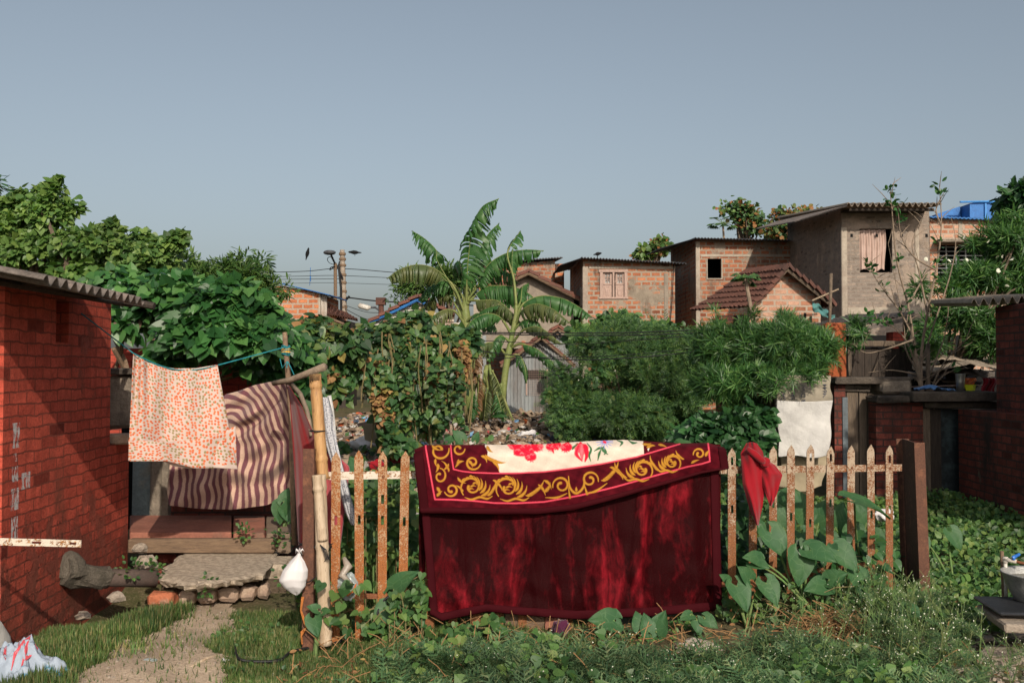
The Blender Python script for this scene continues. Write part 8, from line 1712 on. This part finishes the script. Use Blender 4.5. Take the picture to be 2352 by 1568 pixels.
# litter heap
def litter(n, x0, x1, y0, y1, f, size, mats, name, lab, h=.08):
    x, y = scat(n, x0, x1, y0, y1, f); n = len(x); P = np.stack([x, y, gza(x, y)+h*NP.random(n)], -1); SH = (np.array([(-.5, 0, 0), (.3, -.1, .1), (.55, .5, .0), (.1, 1, .15), (-.45, .7, .05), (0, .45, .28)]), [(0, 1, 5), (1, 2, 5), (2, 3, 5), (3, 4, 5), (4, 0, 5)])
    return tag(leaves(name, SH, P, norm(rdir(n)*[1, 1, .35]), norm(rdir(n)*.6+[0, -.4, 1]), size*NP.uniform(.3, 1.4, n)**1.4*np.where(NP.random(n) < .04, 1.5, 1.), mats, None, NP.choice(len(mats), n, p=[.50, .12, .28, .05, .018, .016, .016]), None), lab, 'litter', kind='stuff')
lm = [simple('l_tan', (.33, .25, .18), (.22, .16, .11), 9), simple('l_white', (.48, .45, .41), (.34, .31, .28), 9), simple('l_brown', (.17, .11, .07), (.1, .07, .05), 9), simple('l_dark', (.04, .05, .08), (.06, .06, .07), 9), simple('l_orange', (.52, .14, .04), (.42, .1, .04), 9), simple('l_red', (.45, .03, .04), (.4, .1, .1), 9), simple('l_blue', (.1, .22, .42), (.2, .35, .45), 9)]
litter(30000, -4, 3.6, 16.2, 25, lambda x, y: np.clip(.9-np.clip((x-1.2)/1.5, 0, 1), .1, 1)*in_view(x, y), .105, lm, 'litter', 'strewn plastic, rags and paper covering the rubbish slope behind the plot', .10)
litter(900, -2.9, .6, 10.5, 16.5, lambda x, y: (x > -2.9+0*y)*(np.clip(.5+sn(x*1.5, y*1.1, 4), 0, 1)), .16, lm, 'scattered_litter', 'loose scraps of rubbish on the weeds behind the left pickets', .14)
litter(180, -1.3, 3.4, 5.2, 6.4, lambda x, y: weedp(x, y), .035, lm, 'small_litter', 'small scraps caught in the foreground weeds', .03)
# a few distinct pieces of rubbish
for (u, v, Y, s, mt, lab) in [(862, 1092, 12.5, .11, 'orange_cloth', 'bright orange crumpled rag on the ground behind the second and third pickets'), (838, 1022, 17, .22, 'white_bag', 'white crumpled sheet at the foot of the leaning boards'), (925, 1163, 9., .15, 'white_bag', 'white plastic bag lying behind the fourth picket'), (866, 1068, 14, .12, 'red_cloth', 'small red and white wrapper in the rubbish left of the creeper column'), (912, 1052, 14.5, .12, 'red_cloth', 'red scrap beside the foot of the creeper column'), (905, 1036, 16.5, .26, 'orange_cloth', 'flattened orange and pink packet at the top of the rubbish'), (1128, 1045, 17.5, .22, 'blue_cloth', 'dark blue rag near the middle of the rubbish slope'), (2030, 1182, 9.5, .09, 'white_bag', 'crumpled white bag in the weeds behind the rightmost picket'), (1288, 1062, 16.5, .15, 'yellow_plastic', 'yellow scrap on the rubbish slope under the banana clump'), (1215, 1018, 19, .22, 'white_bag', 'white lump on the rubbish slope below the tin shed')]:
    p = pt(u, v, Y); g0 = max(p.z, gz(p.x, p.y)+s*.15); o = MB(); lump(o, (p.x, p.y, g0), (s, s*.7, s*.6), u % 17, 30, .38); tag(o.build('crumpled_rag' if 'rag' in lab else 'litter_piece', M[mt], smooth=True), lab, 'litter')
g = thing('leaning_boards', 'broken orange and tan boards propped under the creeper', 'boards', tuple(pt(850, 1020, 16.4)))
for k, (P_, mt) in enumerate([([(833, 975), (838, 1010), (872, 1022), (880, 970)], 'tan_tarp'), ([(884, 965), (890, 1015), (905, 1015), (898, 960)], 'plaster_pale'), ([(820, 972), (900, 955), (902, 962), (822, 980)], 'wood_pink'), ([(905, 960), (912, 1020), (935, 1020), (925, 965)], 'plaster')]):
    m = MB(); q = [pt(u, v, 16.2+.1*k) for u, v in P_]; m.add(q+[p+Vector((0, .05, 0)) for p in q], [(0, 1, 2, 3), (7, 6, 5, 4), (0, 4, 5, 1), (1, 5, 6, 2), (2, 6, 7, 3), (3, 7, 4, 0)]); m.build('board', M[mt], g)
# dry tangle
g = MB(); c = onground(1930, 1465)
for k in range(420):
    a = rnd.uniform(0, 2*PI); r_ = rnd.uniform(.02, .26); p = c+Vector((r_*math.cos(a), r_*.5*math.sin(a)+.1, rnd.uniform(.01, .13)*(1.2-r_*3))); P_ = [p]
    for j in range(4): a += rnd.uniform(-1.3, 1.3); p = p+Vector((.035*math.cos(a), .03*math.sin(a), rnd.uniform(-.02, .02))); P_.append(p)
    g.tube(P_, .0022, 3, False)
for k in range(4): g.tube(catmull([c+Vector((-.05, -.1, .02)), c+Vector((.02+.03*k, 0, .06)), c+Vector((.12+.02*k, .05, .12-.03*k))], 5), .005, 5)
tag(g.build('dry_vine_tangle', M['dry']), 'tangle of dried reddish-brown vine stems in the weeds below the taro', 'dead vine', kind='stuff')
# dry stalks / twigs
g = MB()
for k in range(420):
    x_ = rnd.uniform(-1.2, 2.6); y_ = rnd.choice([rnd.uniform(5.8, 6.9), rnd.uniform(5.1, 6.2)])+.15*x_; z_ = gz(x_, y_)+rnd.uniform(0, .08); a = rnd.uniform(0, PI); L = rnd.uniform(.05, .22); d = Vector((math.cos(a)*L, math.sin(a)*L*.5, rnd.uniform(-.01, .12))); g.tube([(x_, y_, z_), Vector((x_, y_, z_))+d*.5+Vector((0, 0, .01)), Vector((x_, y_, z_))+d], .003, 3, False)
tag(g.build('dry_stalks', M['dry']), 'dry brown stalks littering the foot of the fence', 'dead stalks', kind='stuff')
x, y = scat(5200, -1.6, 3.2, 4.4, 7.6, lambda x, y: in_view(x, y)*(x > -1.3)*np.clip(.35+sn(x*2.1, y*2.7, 23), 0, 1)); n = len(x)
tag(leaves('dead_leaves', OVAL, np.stack([x, y, gza(x, y)+.07*NP.random(n)**2], -1), norm(rdir(n)*[1, 1, .4]), norm(rdir(n)*.6+[0, -.3, 1]), .038*NP.uniform(.4, 1.3, n), M['lf_dead'], None), 'brown dead leaves lying among the foreground weeds', 'dead leaves', kind='stuff')
# stones lower right
STN = [(2285, 1515, .22, 'big flat pale stone at the lower right corner'), (2230, 1455, .07, 'small flat stone left of the slab under the basin'), (2262, 1470, .06, 'middle one of the small stones below the tray'), (2195, 1540, .08, 'stone chip at the left edge of the stony ground'), (2215, 1500, .06, 'stone between the weeds and the big pale stone'), (2300, 1440, .07, 'grey stone just under the stone block'), (2330, 1462, .08, 'stone touching the right edge above the big pale stone'), (2180, 1480, .07, 'pale stone at the weed edge'), (2240, 1548, .06, 'small stone left below the big pale stone'), (2150, 1560, .05, 'tiny stone at the very bottom left of the stony ground')]
for u, v, s, lab in STN:
    p = onground(u, v); o = MB(); k = 11; ang = sorted([rnd.uniform(0, 2*PI) for _ in range(k)]); rr = [s*rnd.uniform(.75, 1.1) for _ in ang]; tp = s*.18+.012
    ring0 = [(p.x+r_*math.cos(a), p.y+r_*.75*math.sin(a), p.z-.02) for a, r_ in zip(ang, rr)]; ring1 = [(p.x+r_*.92*math.cos(a), p.y+r_*.7*math.sin(a), p.z+tp+rnd.uniform(-.004, .004)) for a, r_ in zip(ang, rr)]
    o.add(ring0+ring1, [tuple(range(k, 2*k))]+[(i, (i+1) % k, (i+1) % k+k, i+k) for i in range(k)]); tag(o.build('stone', M['stone']), lab, 'stone', 'stones at the lower right')
x, y = scat(2500, 1.9, 3.4, 4.6, 6.6, lambda x, y: np.clip((x-(2.25+.1*(y-5)))/.15, 0, 1)*in_view(x, y)); n = len(x)
PB = (np.array([(-.5, -.4, 0), (.5, -.45, 0), (.55, .4, 0), (-.4, .5, 0), (-.35, -.25, .4), (.35, -.3, .45), (.3, .3, .4), (-.3, .3, .5)]), [(4, 5, 6, 7), (0, 1, 5, 4), (1, 2, 6, 5), (2, 3, 7, 6), (3, 0, 4, 7)])
tag(leaves('gravel', PB, np.stack([x, y, gza(x, y)-.002], -1), norm(rdir(n)*[1, 1, .1]), np.tile([0, 0, 1.], (n, 1)), .03*NP.uniform(.3, 1.3, n), M['stone'], None), 'broken stone chips around the basin', 'gravel', kind='stuff')
x, y = scat(1300, -3, -.9, 4.4, 7.4, lambda x, y: (pathd(x, y) < .3)*1.*in_view(x, y)); n = len(x)
tag(leaves('grit', PB, np.stack([x, y, gza(x, y)+.010], -1), norm(rdir(n)*[1, 1, .1]), np.tile([0, 0, 1.], (n, 1)), .011*NP.uniform(.3, 1.6, n)**1.5, M['stone'], None), 'small pebbles and grit on the dirt path', 'gravel', kind='stuff')
# grass tufts at the hut foot and rubble plants near the platform
for u, v, s, Y, lab in ((352, 1305, .05, 7.1, 'tiny leafy sprout growing beside the pipe and concrete slab'), (560, 1222, .05, 7.85, 'small sprout in the joint under the timber edge'), (475, 1345, .05, 6.95, 'weed growing from the crack between the bricks under the slab'), (300, 1310, .06, 7.0, 'leafy weed at the foot of the hut above the pipe'), (650, 1235, .08, 7.9, 'weed clump at the right corner of the stone platform'), (665, 1320, .1, 6.9, 'weed clump behind the white hanging bag')):
    c = pt(u, v, Y); g = plant('weed', lab, 'weed', (c.x, c.y, c.z-s)); n = 40; P = np.array(c)+NP.normal(0, s*.6, (n, 3)); leaves('foliage', ROUND, P, norm(P-np.array(c)+rdir(n)*.02+[0, -.01, .01]), norm(rdir(n)*.4+[0, -.5, .8]), .03, M['lf_ground'], g)
